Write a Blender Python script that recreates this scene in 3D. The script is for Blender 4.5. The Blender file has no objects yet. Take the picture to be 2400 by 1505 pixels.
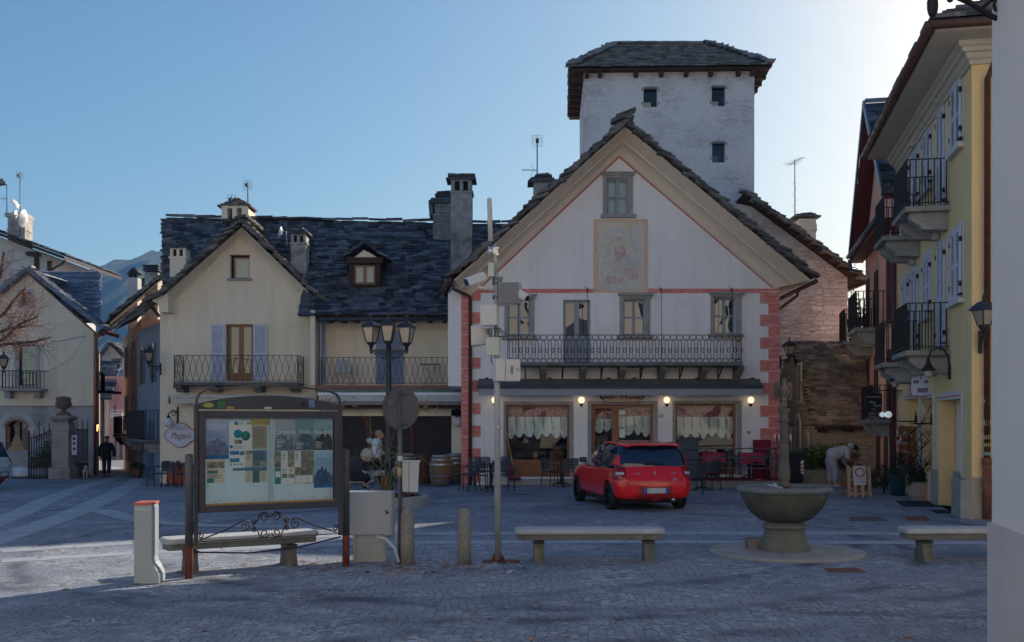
import bpy,bmesh,math,random
from mathutils import Vector,Matrix
from mathutils.geometry import tessellate_polygon
from mathutils.bvhtree import BVHTree
R=math.radians
rnd=random.Random(7)
S=bpy.context.scene
COL=S.collection
# ---------------- camera: level, with vertical shift (architectural lens) ----------------
F,CH,CX,HY=2450.0,1.93,1200.0,985.0
cam=bpy.data.cameras.new("camera")
cam.sensor_width=36.0
cam.lens=36.0*F/2400.0
cam.shift_y=(HY-752.5)/2400.0
cam.clip_start=0.1
cam.clip_end=9000.0
camo=bpy.data.objects.new("camera",cam)
COL.objects.link(camo)
camo.location=(0,0,CH)
camo.rotation_euler=(R(90),0,0)
S.camera=camo
# ---------------- daylight ----------------
SUN_AZ,SUN_EL=40.0,27.5
w=bpy.data.worlds.new("World");S.world=w;w.use_nodes=True
nt=w.node_tree
sky=nt.nodes.new("ShaderNodeTexSky");sky.sky_type='NISHITA';sky.sun_disc=False
sky.sun_elevation=R(SUN_EL);sky.sun_rotation=R(SUN_AZ)
sky.altitude=400;sky.air_density=1.0;sky.dust_density=1.4;sky.ozone_density=4.5
bg=nt.nodes["Background"];bg.inputs[1].default_value=0.074
# colour response of the sky: deeper away from the sun, paler and less blue towards it
sp=nt.nodes.new("ShaderNodeSeparateColor");cb=nt.nodes.new("ShaderNodeCombineColor");nt.links.new(sky.outputs[0],sp.inputs[0]);nt.links.new(cb.outputs[0],bg.inputs[0])
for i_,(p_,a_)in enumerate(((1.3,1.3),(1.1,1.05),(.82,.82))):
 m1=nt.nodes.new("ShaderNodeMath");m1.operation='MULTIPLY';m1.inputs[1].default_value=.143;m2=nt.nodes.new("ShaderNodeMath");m2.operation='POWER';m2.inputs[1].default_value=p_
 m3=nt.nodes.new("ShaderNodeMath");m3.operation='MULTIPLY';m3.inputs[1].default_value=a_/.143
 nt.links.new(sp.outputs[i_],m1.inputs[0]);nt.links.new(m1.outputs[0],m2.inputs[0]);nt.links.new(m2.outputs[0],m3.inputs[0]);nt.links.new(m3.outputs[0],cb.inputs[i_])
sl=bpy.data.lights.new("sun",'SUN');sl.energy=3.6;sl.angle=R(0.5);sl.color=(1.0,.89,.73)
sun=bpy.data.objects.new("sun",sl);COL.objects.link(sun)
sdir=Vector((math.sin(R(SUN_AZ))*math.cos(R(SUN_EL)),math.cos(R(SUN_AZ))*math.cos(R(SUN_EL)),math.sin(R(SUN_EL))))
sun.rotation_euler=sdir.to_track_quat('Z','Y').to_euler()
sun.location=(30,40,40)
S.view_settings.view_transform='Standard';S.view_settings.look='None'
S.view_settings.exposure=0.95;S.view_settings.gamma=1.0
# ---------------- helpers ----------------
def at(x,y,Y):return Vector(((x-CX)/F*Y,Y,CH-(y-HY)/F*Y))
def X_(x,Y):return(x-CX)/F*Y
def Z_(y,Y):return CH-(y-HY)/F*Y
def sm(a,b,t):
 t=max(0.,min(1.,(t-a)/(b-a)));return t*t*(3-2*t)
def gz(X,Y):
 s=max(0.,min(1.,(Y-25.)/22.));return-0.5*s*sm(1.,-8.,X)
def lerp(a,b,t):return a+(b-a)*t
ZV=Vector((0,0,1))
class MB:
 def __init__(s):s.v=[];s.f=[];s.sf=[]
 def add(s,vs,fs,smooth=False):
  o=len(s.v);s.v+=[Vector(v)for v in vs];s.f+=[tuple(i+o for i in f)for f in fs];s.sf+=[smooth]*len(fs);return s
 def hexa(s,p):return s.add(p,[(0,3,2,1),(4,5,6,7),(0,1,5,4),(1,2,6,5),(2,3,7,6),(3,0,4,7)])
 def box(s,x0,x1,y0,y1,z0,z1):
  return s.hexa([(x0,y0,z0),(x1,y0,z0),(x1,y1,z0),(x0,y1,z0),(x0,y0,z1),(x1,y0,z1),(x1,y1,z1),(x0,y1,z1)])
 def obox(s,c,a,b,h):
  c,a,b,h=Vector(c),Vector(a),Vector(b),Vector(h)
  return s.hexa([c-a-b-h,c+a-b-h,c+a+b-h,c-a+b-h,c-a-b+h,c+a-b+h,c+a+b+h,c-a+b+h])
 def bar(s,a,b,w,h=None,up=ZV):
  a,b=Vector(a),Vector(b);h=h or w;d=(b-a)
  if d.length<1e-6:return s
  dn=d.normalized();x=dn.cross(up)
  if x.length<1e-3:x=dn.cross(Vector((0,1,0)))
  x.normalize();y=x.cross(dn)
  return s.obox((a+b)/2,d/2,x*(w/2),y*(h/2))
 def quad(s,a,b,c,d):return s.add([a,b,c,d],[(0,1,2,3)])
 def tube(s,pts,r,n=6,smooth=True,closed=False):
  pts=[Vector(p)for p in pts];m=len(pts);rs=r if isinstance(r,(list,tuple))else[r]*m
  vs=[];pv=None
  for i,p in enumerate(pts):
   if closed:t=pts[(i+1)%m]-pts[i-1]
   else:t=pts[min(i+1,m-1)]-pts[max(i-1,0)]
   if t.length<1e-9:t=Vector((0,0,1))
   t.normalize()
   if pv is None:
    pv=t.cross(ZV)
    if pv.length<.05:pv=t.cross(Vector((1,0,0)))
   pv=pv-t*pv.dot(t)
   if pv.length<1e-6:pv=t.cross(Vector((0,1,.1)))
   pv.normalize();q=t.cross(pv)
   for k in range(n):
    a=2*math.pi*k/n;vs.append(p+(pv*math.cos(a)+q*math.sin(a))*rs[i])
  fs=[]
  for i in range(m if closed else m-1):
   j=(i+1)%m
   for k in range(n):
    k2=(k+1)%n;fs.append((i*n+k,i*n+k2,j*n+k2,j*n+k))
  if not closed:fs.append(tuple(range(n))[::-1]);fs.append(tuple(range((m-1)*n,m*n)))
  return s.add(vs,fs,smooth)
 def lathe(s,prof,c=(0,0,0),n=20,smooth=True,caps=True,sx=1,sy=1,a0=0):
  c=Vector(c);vs=[];m=len(prof)
  for r,z in prof:
   for k in range(n):
    a=2*math.pi*k/n+a0;vs.append(c+Vector((r*math.cos(a)*sx,r*math.sin(a)*sy,z)))
  fs=[]
  for i in range(m-1):
   for k in range(n):
    k2=(k+1)%n;fs.append((i*n+k,i*n+k2,(i+1)*n+k2,(i+1)*n+k))
  if caps:fs.append(tuple(range(n))[::-1]);fs.append(tuple(range((m-1)*n,m*n)))
  return s.add(vs,fs,smooth)
 def sphere(s,c,r,n=14,m=8,sc=(1,1,1)):
  pr=[(max(.001,r*math.sin(math.pi*i/m)),-r*math.cos(math.pi*i/m))for i in range(m+1)]
  c=Vector(c);o=len(s.v);s.lathe(pr,(0,0,0),n)
  for i in range(o,len(s.v)):
   q=s.v[i];s.v[i]=c+Vector((q.x*sc[0],q.y*sc[1],q.z*sc[2]))
  return s
 def disc(s,c,nrm,r,t,n=24,r2=None):
  c,nrm=Vector(c),Vector(nrm).normalized()
  return s.tube([c,c+nrm*t],[r,r2 or r],n,smooth=False)
 def prism(s,poly,fn,d0,d1):
  n=len(poly);vs=[fn(u,v,d0)for u,v in poly]+[fn(u,v,d1)for u,v in poly]
  fs=[tuple(range(n)),tuple(range(n,2*n))[::-1]]+[(i,(i+1)%n,n+(i+1)%n,n+i)for i in range(n)]
  return s.add(vs,fs)
 def build(s,name,m,parent=None,label=None,bevel=0,subsurf=0,recalc=True,each=False):
  if each:return s.each(name,m,parent,label,bevel)
  me=bpy.data.meshes.new(name)
  off=parent_loc(parent)
  me.from_pydata([tuple(v-off)for v in s.v],[],s.f)
  if recalc or bevel:
   b=bmesh.new();b.from_mesh(me)
   b.faces.ensure_lookup_table()
   bmesh.ops.recalc_face_normals(b,faces=b.faces)
   b.to_mesh(me);b.free()
  for p,f in zip(me.polygons,s.sf):p.use_smooth=f
  for mm in(m if isinstance(m,(list,tuple))else[m]):me.materials.append(mm)
  o=bpy.data.objects.new(name,me);COL.objects.link(o)
  if parent is not None:o.parent=parent
  if label:o['label']=label
  if bevel:
   bv=o.modifiers.new("bevel",'BEVEL');bv.width=bevel;bv.segments=2;bv.limit_method='ANGLE';bv.angle_limit=R(40)
  if subsurf:
   ss=o.modifiers.new("sub",'SUBSURF');ss.levels=subsurf;ss.render_levels=subsurf
  return o
 def each(s,name,m,parent=None,label=None,bevel=0):
  """every connected piece becomes an object of its own"""
  par=list(range(len(s.v)))
  def find(i):
   while par[i]!=i:par[i]=par[par[i]];i=par[i]
   return i
  for f in s.f:
   a=find(f[0])
   for k in f[1:]:par[find(k)]=a
  groups={}
  for f,q in zip(s.f,s.sf):groups.setdefault(find(f[0]),[]).append((f,q))
  out=[]
  for g in groups.values():
   ix=sorted({i for f,_ in g for i in f});mp={i:k for k,i in enumerate(ix)};b=MB()
   b.v=[s.v[i]for i in ix];b.f=[tuple(mp[i]for i in f)for f,_ in g];b.sf=[q for _,q in g];out.append(b.build(name,m,parent,label,bevel))
  return out[0]
def parent_loc(p):
 v=Vector((0,0,0))
 while p is not None:v+=Vector(p.location);p=p.parent
 return v
def tag(o,label,cat,group=None,kind=None):
 o['label']=label;o['category']=cat
 if group:o['group']=group
 if kind:o['kind']=kind
 return o
def thing(name,label,cat,loc=(0,0,0),group=None):
 e=bpy.data.objects.new(name,None);e.empty_display_size=.2;COL.objects.link(e);e.location=loc
 return tag(e,label,cat,group)
def copy_tree(o,parent=None):
 c=o.copy();COL.objects.link(c)
 if parent is not None:c.parent=parent
 for ch in list(o.children):copy_tree(ch,c)
 return c
def place(o,loc,rz=0,label=None):
 o.location=loc;o.rotation_euler=(0,0,rz)
 if label:o['label']=label
 return o
def struct(o):o['kind']='structure';return o
class Fac:
 """a vertical wall plane: u runs to the right for someone facing it, z is up, d is out of the wall"""
 def __init__(s,x,y,ang=0.):
  a=R(ang);s.o=Vector((x,y,0));s.u=Vector((math.cos(a),math.sin(a),0));s.n=Vector((math.sin(a),-math.cos(a),0))
 def p(s,u,z,d=0.):return s.o+s.u*u+ZV*z+s.n*d
 def q(s,px,py):
  d=Vector(((px-CX)/F,1,-(py-HY)/F));c=Vector((0,0,CH))
  t=(s.o-c).dot(s.n)/d.dot(s.n);P=c+d*t
  return(P-s.o).dot(s.u),P.z
 def R(s,x0,y0,x1,y1):
  u0,za=s.q(x0,y1);u1,zb=s.q(x1,y1);_,zc=s.q(x0,y0);_,zd=s.q(x1,y0)
  return(u0,(za+zb)/2,u1,(zc+zd)/2)
 def box(s,mb,u0,u1,z0,z1,d0,d1):
  return mb.hexa([s.p(u0,z0,d1),s.p(u1,z0,d1),s.p(u1,z0,d0),s.p(u0,z0,d0),s.p(u0,z1,d1),s.p(u1,z1,d1),s.p(u1,z1,d0),s.p(u0,z1,d0)])
def wall(fac,outer,holes,reveal,deep,name,m,parent=None,d=0.,label=None):
 """wall with real openings: front face, reveals, side and back faces"""
 loops=[outer]+[h if len(h)!=4 or isinstance(h[0],(tuple,list))else[(h[0],h[1]),(h[2],h[1]),(h[2],h[3]),(h[0],h[3])]for h in holes]
 tri=tessellate_polygon([[Vector((a,b,0))for a,b in l]for l in loops])
 flat=[p for l in loops for p in l]
 mb=MB();mb.add([fac.p(a,b,d)for a,b in flat],[tuple(t)for t in tri])
 for l in loops[1:]:
  n=len(l)
  for i in range(n):
   (a,b),(a2,b2)=l[i],l[(i+1)%n]
   mb.quad(fac.p(a,b,d),fac.p(a2,b2,d),fac.p(a2,b2,d-reveal),fac.p(a,b,d-reveal))
 if deep:
  n=len(outer)
  for i in range(n):
   (a,b),(a2,b2)=outer[i],outer[(i+1)%n]
   mb.quad(fac.p(a,b,d),fac.p(a2,b2,d),fac.p(a2,b2,d-deep),fac.p(a,b,d-deep))
  mb.add([fac.p(a,b,d-deep)for a,b in outer],[tuple(range(n))])
 return mb.build(name,m,parent,label,recalc=False)
def window(fac,par,r,d,fm,gm,cols=2,rows=2,fw=.05,mw=.035,name="window",back=None,label=None):
 u0,z0,u1,z1=r;mb=MB()
 fac.box(mb,u0,u0+fw,z0,z1,d,d+.05);fac.box(mb,u1-fw,u1,z0,z1,d,d+.05)
 fac.box(mb,u0+fw,u1-fw,z0,z0+fw,d,d+.05);fac.box(mb,u0+fw,u1-fw,z1-fw,z1,d,d+.05)
 for i in range(1,cols):
  c=lerp(u0,u1,i/cols);fac.box(mb,c-mw,c+mw,z0+fw,z1-fw,d+.002,d+.046)
 for j in range(1,rows):
  c=lerp(z0,z1,j/rows);fac.box(mb,u0+fw,u1-fw,c-mw*.5,c+mw*.5,d+.004,d+.042)
 f=mb.build(name,fm,par,label)
 g=MB();g.quad(fac.p(u0+fw*.5,z0+fw*.5,d+.02),fac.p(u1-fw*.5,z0+fw*.5,d+.02),fac.p(u1-fw*.5,z1-fw*.5,d+.02),fac.p(u0+fw*.5,z1-fw*.5,d+.02))
 g.build("pane",gm,f)
 if back:
  b=MB();b.quad(fac.p(u0,z0,d-.12),fac.p(u1,z0,d-.12),fac.p(u1,z1,d-.12),fac.p(u0,z1,d-.12));b.build("curtain",back,f)
 return f
def shutter(fac,par,r,d,m,slats=True,name="shutter",pitch=.055):
 u0,z0,u1,z1=r;mb=MB();fw=min(.07,(u1-u0)*.2)
 fac.box(mb,u0,u0+fw,z0,z1,d,d+.04);fac.box(mb,u1-fw,u1,z0,z1,d,d+.04)
 zs=[z0,z0+.1,lerp(z0,z1,.45),lerp(z0,z1,.45)+.09,z1-.09,z1]
 for a,b in((zs[0],zs[1]),(zs[2],zs[3]),(zs[4],zs[5])):fac.box(mb,u0+fw,u1-fw,a,b,d+.002,d+.038)
 for a,b in((zs[1],zs[2]),(zs[3],zs[4])):
  z=a+pitch*.4
  while slats and z<b-.01:
   p=[fac.p(u0+fw,z-.018,d+.034),fac.p(u1-fw,z-.018,d+.034),fac.p(u1-fw,z+.018,d+.006),fac.p(u0+fw,z+.018,d+.006)]
   mb.hexa(p+[x+ZV*.012 for x in p]);z+=pitch
 return mb.build(name,m,par)
def slab_roof(mb,A,B,C,D,row=.28,w=.5,t=.06,seed=1,jit=.06,skip=0.):
 """overlapping rough stone slabs on the plane A-B (eave) D-C (ridge)"""
 r=random.Random(seed);A,B,C,D=map(Vector,(A,B,C,D))
 nrm=(B-A).cross(D-A).normalized()
 if nrm.z<0:nrm=-nrm
 L=((D-A).length+(C-B).length)/2;n=max(2,int(L/row))
 for i in range(n):
  t0=i/n;t1=min(1.,(i+1.5)/n)
  a0,b0=lerp(A,D,t0),lerp(B,C,t0);a1,b1=lerp(A,D,t1),lerp(B,C,t1)
  W=(b0-a0).length;x=-r.uniform(0,w*.5)*.3
  while x<W-.03:
   ww=w*r.uniform(.45,1.5);x1=x+ww
   if W-x1<w*.35:x1=W+r.uniform(-.03,.06)
   if r.random()>=skip:
    f0,f1=x/W,(x1-.012)/W;th=t*r.uniform(.6,1.5)
    dn=(a0-a1).normalized()*r.uniform(-.3,1.)*jit;sk=r.uniform(-.02,.02)
    lift=nrm*(t*1.15+r.uniform(0,.02))
    p=[lerp(a0,b0,f0)+dn+lift,lerp(a0,b0,f1)+dn+lift+(a0-a1)*sk,lerp(a1,b1,f1)+nrm*.01,lerp(a1,b1,f0)+nrm*.01]
    mb.hexa([q for q in p]+[q+nrm*th for q in p])
   x=x1
 return mb
# ---------------- materials ----------------
def _n(nt,k,**kw):
 n=nt.nodes.new(k)
 for a,b in kw.items():setattr(n,a,b)
 return n
def _mixc(nt,a,b,fac,mode='MIX'):
 m=_n(nt,"ShaderNodeMix",data_type='RGBA',blend_type=mode)
 for sock,v in((m.inputs[0],fac),(m.inputs[6],a),(m.inputs[7],b)):
  if hasattr(v,'is_output'):nt.links.new(v,sock)
  elif isinstance(v,(int,float)):sock.default_value=v
  else:sock.default_value=(*v[:3],1)
 return m.outputs[2]
def _math(nt,op,a,b=0.,c=None,clamp=False):
 m=_n(nt,"ShaderNodeMath",operation=op,use_clamp=clamp)
 for i,v in enumerate((a,b)if c is None else(a,b,c)):
  if hasattr(v,'is_output'):nt.links.new(v,m.inputs[i])
  else:m.inputs[i].default_value=v
 return m.outputs[0]
def _noise(nt,vec,scale,detail=5.,rough=.6,dist=0.):
 n=_n(nt,"ShaderNodeTexNoise");n.inputs['Scale'].default_value=scale;n.inputs['Detail'].default_value=detail
 n.inputs['Roughness'].default_value=rough;n.inputs['Distortion'].default_value=dist
 if vec is not None:nt.links.new(vec,n.inputs['Vector'])
 return n.outputs['Fac']
def _ramp(nt,f,a,b):
 m=_n(nt,"ShaderNodeMapRange");m.inputs[1].default_value=a;m.inputs[2].default_value=b;nt.links.new(f,m.inputs[0]);return m.outputs[0]
def _bump(nt,h,dist,strength=1.,prev=None):
 b=_n(nt,"ShaderNodeBump");b.inputs['Distance'].default_value=dist;b.inputs['Strength'].default_value=strength
 nt.links.new(h,b.inputs['Height'])
 if prev is not None:nt.links.new(prev,b.inputs['Normal'])
 return b.outputs[0]
_MC={}
def mat(name,col,rough=.85,nv=.12,ns=3.,bump=0.,bs=40.,metal=0.,isl=0.,col2=None,c2s=1.2,c2t=(.5,.65),spec=.35,coat=0.,stretch=None,speck=0.,streak=0.):
 if name in _MC:return _MC[name]
 m=bpy.data.materials.new(name);m.use_nodes=True;nt=m.node_tree;b=nt.nodes["Principled BSDF"];_MC[name]=m
 tc=_n(nt,"ShaderNodeTexCoord");vec=tc.outputs['Object']
 if stretch:
  mp=_n(nt,"ShaderNodeMapping");mp.inputs['Scale'].default_value=stretch;nt.links.new(vec,mp.inputs[0]);vec=mp.outputs[0]
 c=_mixc(nt,[x*(1-nv)for x in col],[min(1,x*(1+nv))for x in col],_ramp(nt,_noise(nt,vec,ns),.3,.7))
 if col2 is not None:c=_mixc(nt,c,col2,_ramp(nt,_noise(nt,vec,c2s,8.,.65),*c2t))
 if speck:
  c=_mixc(nt,c,[x*.25 for x in col],_math(nt,'MULTIPLY',_ramp(nt,_noise(nt,tc.outputs['Object'],110.,2.),.55,.62),speck))
  c=_mixc(nt,c,[min(1,x*1.8)for x in col],_math(nt,'MULTIPLY',_ramp(nt,_noise(nt,tc.outputs['Object'],95.,2.),.58,.66),speck))
 if streak:
  ms=_n(nt,"ShaderNodeMapping");ms.inputs['Scale'].default_value=(2.2,2.2,.16);nt.links.new(tc.outputs['Object'],ms.inputs[0])
  c=_mixc(nt,c,[x*.72 for x in col],_math(nt,'MULTIPLY',_ramp(nt,_noise(nt,ms.outputs[0],1.5,7.,.7),.48,.8),streak))
  c=_mixc(nt,c,[x*.8 for x in col],_math(nt,'MULTIPLY',_ramp(nt,_noise(nt,tc.outputs['Object'],.45,9.,.75),.55,.7),streak))
 if isl:
  g=_n(nt,"ShaderNodeNewGeometry");c=_mixc(nt,c,(0,0,0),_math(nt,'MULTIPLY',g.outputs['Random Per Island'],isl))
 nt.links.new(c,b.inputs['Base Color'])
 b.inputs['Roughness'].default_value=rough;b.inputs['Metallic'].default_value=metal;b.inputs['Specular IOR Level'].default_value=spec
 if coat:b.inputs['Coat Weight'].default_value=coat;b.inputs['Coat Roughness'].default_value=.03
 if bump:nt.links.new(_bump(nt,_noise(nt,vec,bs,6.,.7),bump),b.inputs['Normal'])
 return m
def glass(name,tint=(.9,.95,.95),dark=0.,ior=1.5):
 """window pane: fresnel reflection over a clear (or dark) pane"""
 if name in _MC:return _MC[name]
 m=bpy.data.materials.new(name);m.use_nodes=True;nt=m.node_tree;_MC[name]=m
 out=nt.nodes["Material Output"];nt.nodes.remove(nt.nodes["Principled BSDF"])
 gl=_n(nt,"ShaderNodeBsdfGlossy");gl.inputs['Roughness'].default_value=.015;gl.inputs['Color'].default_value=(.95,.97,1,1)
 if dark:
  t=_n(nt,"ShaderNodeBsdfDiffuse");t.inputs['Color'].default_value=(*tint,1)
 else:
  t=_n(nt,"ShaderNodeBsdfTransparent");t.inputs['Color'].default_value=(*tint,1)
 tc=_n(nt,"ShaderNodeTexCoord");nb=_bump(nt,_noise(nt,tc.outputs['Object'],1.3,1.),.03,.5)
 nt.links.new(nb,gl.inputs['Normal'])
 fr=_n(nt,"ShaderNodeFresnel");fr.inputs[0].default_value=ior
 mx=_n(nt,"ShaderNodeMixShader");nt.links.new(fr.outputs[0],mx.inputs[0]);nt.links.new(t.outputs[0],mx.inputs[1]);nt.links.new(gl.outputs[0],mx.inputs[2])
 nt.links.new(mx.outputs[0],out.inputs[0]);return m
def emit(name,col,st):
 if name in _MC:return _MC[name]
 m=bpy.data.materials.new(name);m.use_nodes=True;b=m.node_tree.nodes["Principled BSDF"];_MC[name]=m
 b.inputs['Base Color'].default_value=(*col,1);b.inputs['Emission Color'].default_value=(*col,1);b.inputs['Emission Strength'].default_value=st
 return m
def stonemat(name,c1,c2,joint,sx=2.2,sz=7.,jw=.045,bump=.02,plaster=None,pt=(.5,.6)):
 """random rubble masonry: flattened voronoi cells, mortar joints, optional surviving plaster"""
 if name in _MC:return _MC[name]
 m=bpy.data.materials.new(name);m.use_nodes=True;nt=m.node_tree;b=nt.nodes["Principled BSDF"];_MC[name]=m
 tc=_n(nt,"ShaderNodeTexCoord");mp=_n(nt,"ShaderNodeMapping");mp.inputs['Scale'].default_value=(sx,sx,sz)
 ds=_n(nt,"ShaderNodeVectorMath",operation='ADD');nz=_n(nt,"ShaderNodeTexNoise");nz.inputs['Scale'].default_value=2.;nt.links.new(tc.outputs['Object'],nz.inputs['Vector'])
 sc=_n(nt,"ShaderNodeVectorMath",operation='SCALE');sc.inputs[3].default_value=.12;nt.links.new(nz.outputs['Color'],sc.inputs[0])
 nt.links.new(tc.outputs['Object'],ds.inputs[0]);nt.links.new(sc.outputs[0],ds.inputs[1]);nt.links.new(ds.outputs[0],mp.inputs[0])
 v=_n(nt,"ShaderNodeTexVoronoi",feature='F1');v.inputs['Scale'].default_value=1.;v.inputs['Randomness'].default_value=.85;nt.links.new(mp.outputs[0],v.inputs['Vector'])
 e=_n(nt,"ShaderNodeTexVoronoi",feature='DISTANCE_TO_EDGE');e.inputs['Scale'].default_value=1.;e.inputs['Randomness'].default_value=.85;nt.links.new(mp.outputs[0],e.inputs['Vector'])
 sx_=_n(nt,"ShaderNodeSeparateColor");nt.links.new(v.outputs['Color'],sx_.inputs[0])
 c=_mixc(nt,c1,c2,sx_.outputs[0])
 c=_mixc(nt,c,[x*.55 for x in c1],_ramp(nt,_noise(nt,tc.outputs['Object'],9.),.5,.8))
 edge=_ramp(nt,e.outputs['Distance'],jw*.3,jw*1.6)
 c=_mixc(nt,joint,c,edge);h=edge
 if plaster is not None:
  pm=_ramp(nt,_noise(nt,tc.outputs['Object'],.7,8.,.7),*pt)
  pc=_mixc(nt,[x*.75 for x in plaster],plaster,_noise(nt,tc.outputs['Object'],5.))
  c=_mixc(nt,c,pc,pm);h=_math(nt,'MAXIMUM',edge,pm)
 nt.links.new(c,b.inputs['Base Color']);b.inputs['Roughness'].default_value=.95;b.inputs['Specular IOR Level'].default_value=.2
 bn=_bump(nt,h,bump);nt.links.new(_bump(nt,_noise(nt,tc.outputs['Object'],30.,6.,.7),bump*.6,1.,bn),b.inputs['Normal'])
 return m
def text(s,size,o,u,v,m,parent,name="lettering",shear=0.,ext=.002,align='CENTER',sx=1.,space=1.):
 c=bpy.data.curves.new("t",'FONT');c.body=s;c.size=size;c.extrude=ext;c.shear=shear;c.align_x=align;c.align_y='CENTER';c.space_character=space
 ob=bpy.data.objects.new("t",c);COL.objects.link(ob);bpy.context.view_layer.update()
 me=bpy.data.meshes.new_from_object(ob.evaluated_get(bpy.context.evaluated_depsgraph_get()));bpy.data.objects.remove(ob)
 u,v=Vector(u).normalized(),Vector(v).normalized();n=u.cross(v);o=Vector(o)-parent_loc(parent)
 for x in me.vertices:x.co=o+u*x.co.x*sx+v*x.co.y+n*x.co.z
 me.materials.append(m);me.name=name
 t=bpy.data.objects.new(name,me);COL.objects.link(t);t.parent=parent;return t
def mesh_of(o):
 """apply modifiers"""
 bpy.context.view_layer.update()
 me=bpy.data.meshes.new_from_object(o.evaluated_get(bpy.context.evaluated_depsgraph_get()));o.modifiers.clear();o.data=me;return o
slate=mat("stone_slab",(.15,.165,.20),.7,.4,3.5,.02,25.,isl=.85,col2=(.30,.31,.32),c2s=3.,c2t=(.55,.7))
slate_warm=mat("stone_slab_warm",(.25,.225,.20),.85,.35,2.5,.02,25.,isl=.6,col2=(.12,.12,.12),c2t=(.5,.7))
iron=mat("black_iron",(.022,.022,.026),.5,.2,8.,metal=.3)
rustiron=mat("rusty_iron",(.05,.03,.028),.7,.4,8.,col2=(.09,.04,.025))
wood=mat("varnished_wood",(.24,.085,.03),.4,.3,3.,.004,30.,stretch=(8,8,.6),spec=.5)
darkwood=mat("dark_beam_wood",(.055,.026,.016),.75,.35,4.,.006,30.,stretch=(1,6,6))
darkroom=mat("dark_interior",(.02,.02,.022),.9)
pane=glass("clear_pane")
darkpane=glass("dark_pane",(.012,.016,.022),1,2.0)
whitepaint=mat("white_paint",(.78,.78,.78),.5,.05)
greyblue=mat("grey_blue_paint",(.27,.30,.36),.55,.08)
lavender=mat("pale_blue_shutter_paint",(.52,.55,.66),.55,.06)
granite=mat("grey_granite",(.33,.32,.31),.85,.2,3.,.008,60.,speck=.8)
copper=mat("brown_copper",(.13,.062,.045),.45,.25,3.,metal=.35)
zinc=mat("dark_gutter",(.06,.06,.07),.45,.2,3.,metal=.4)
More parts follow.
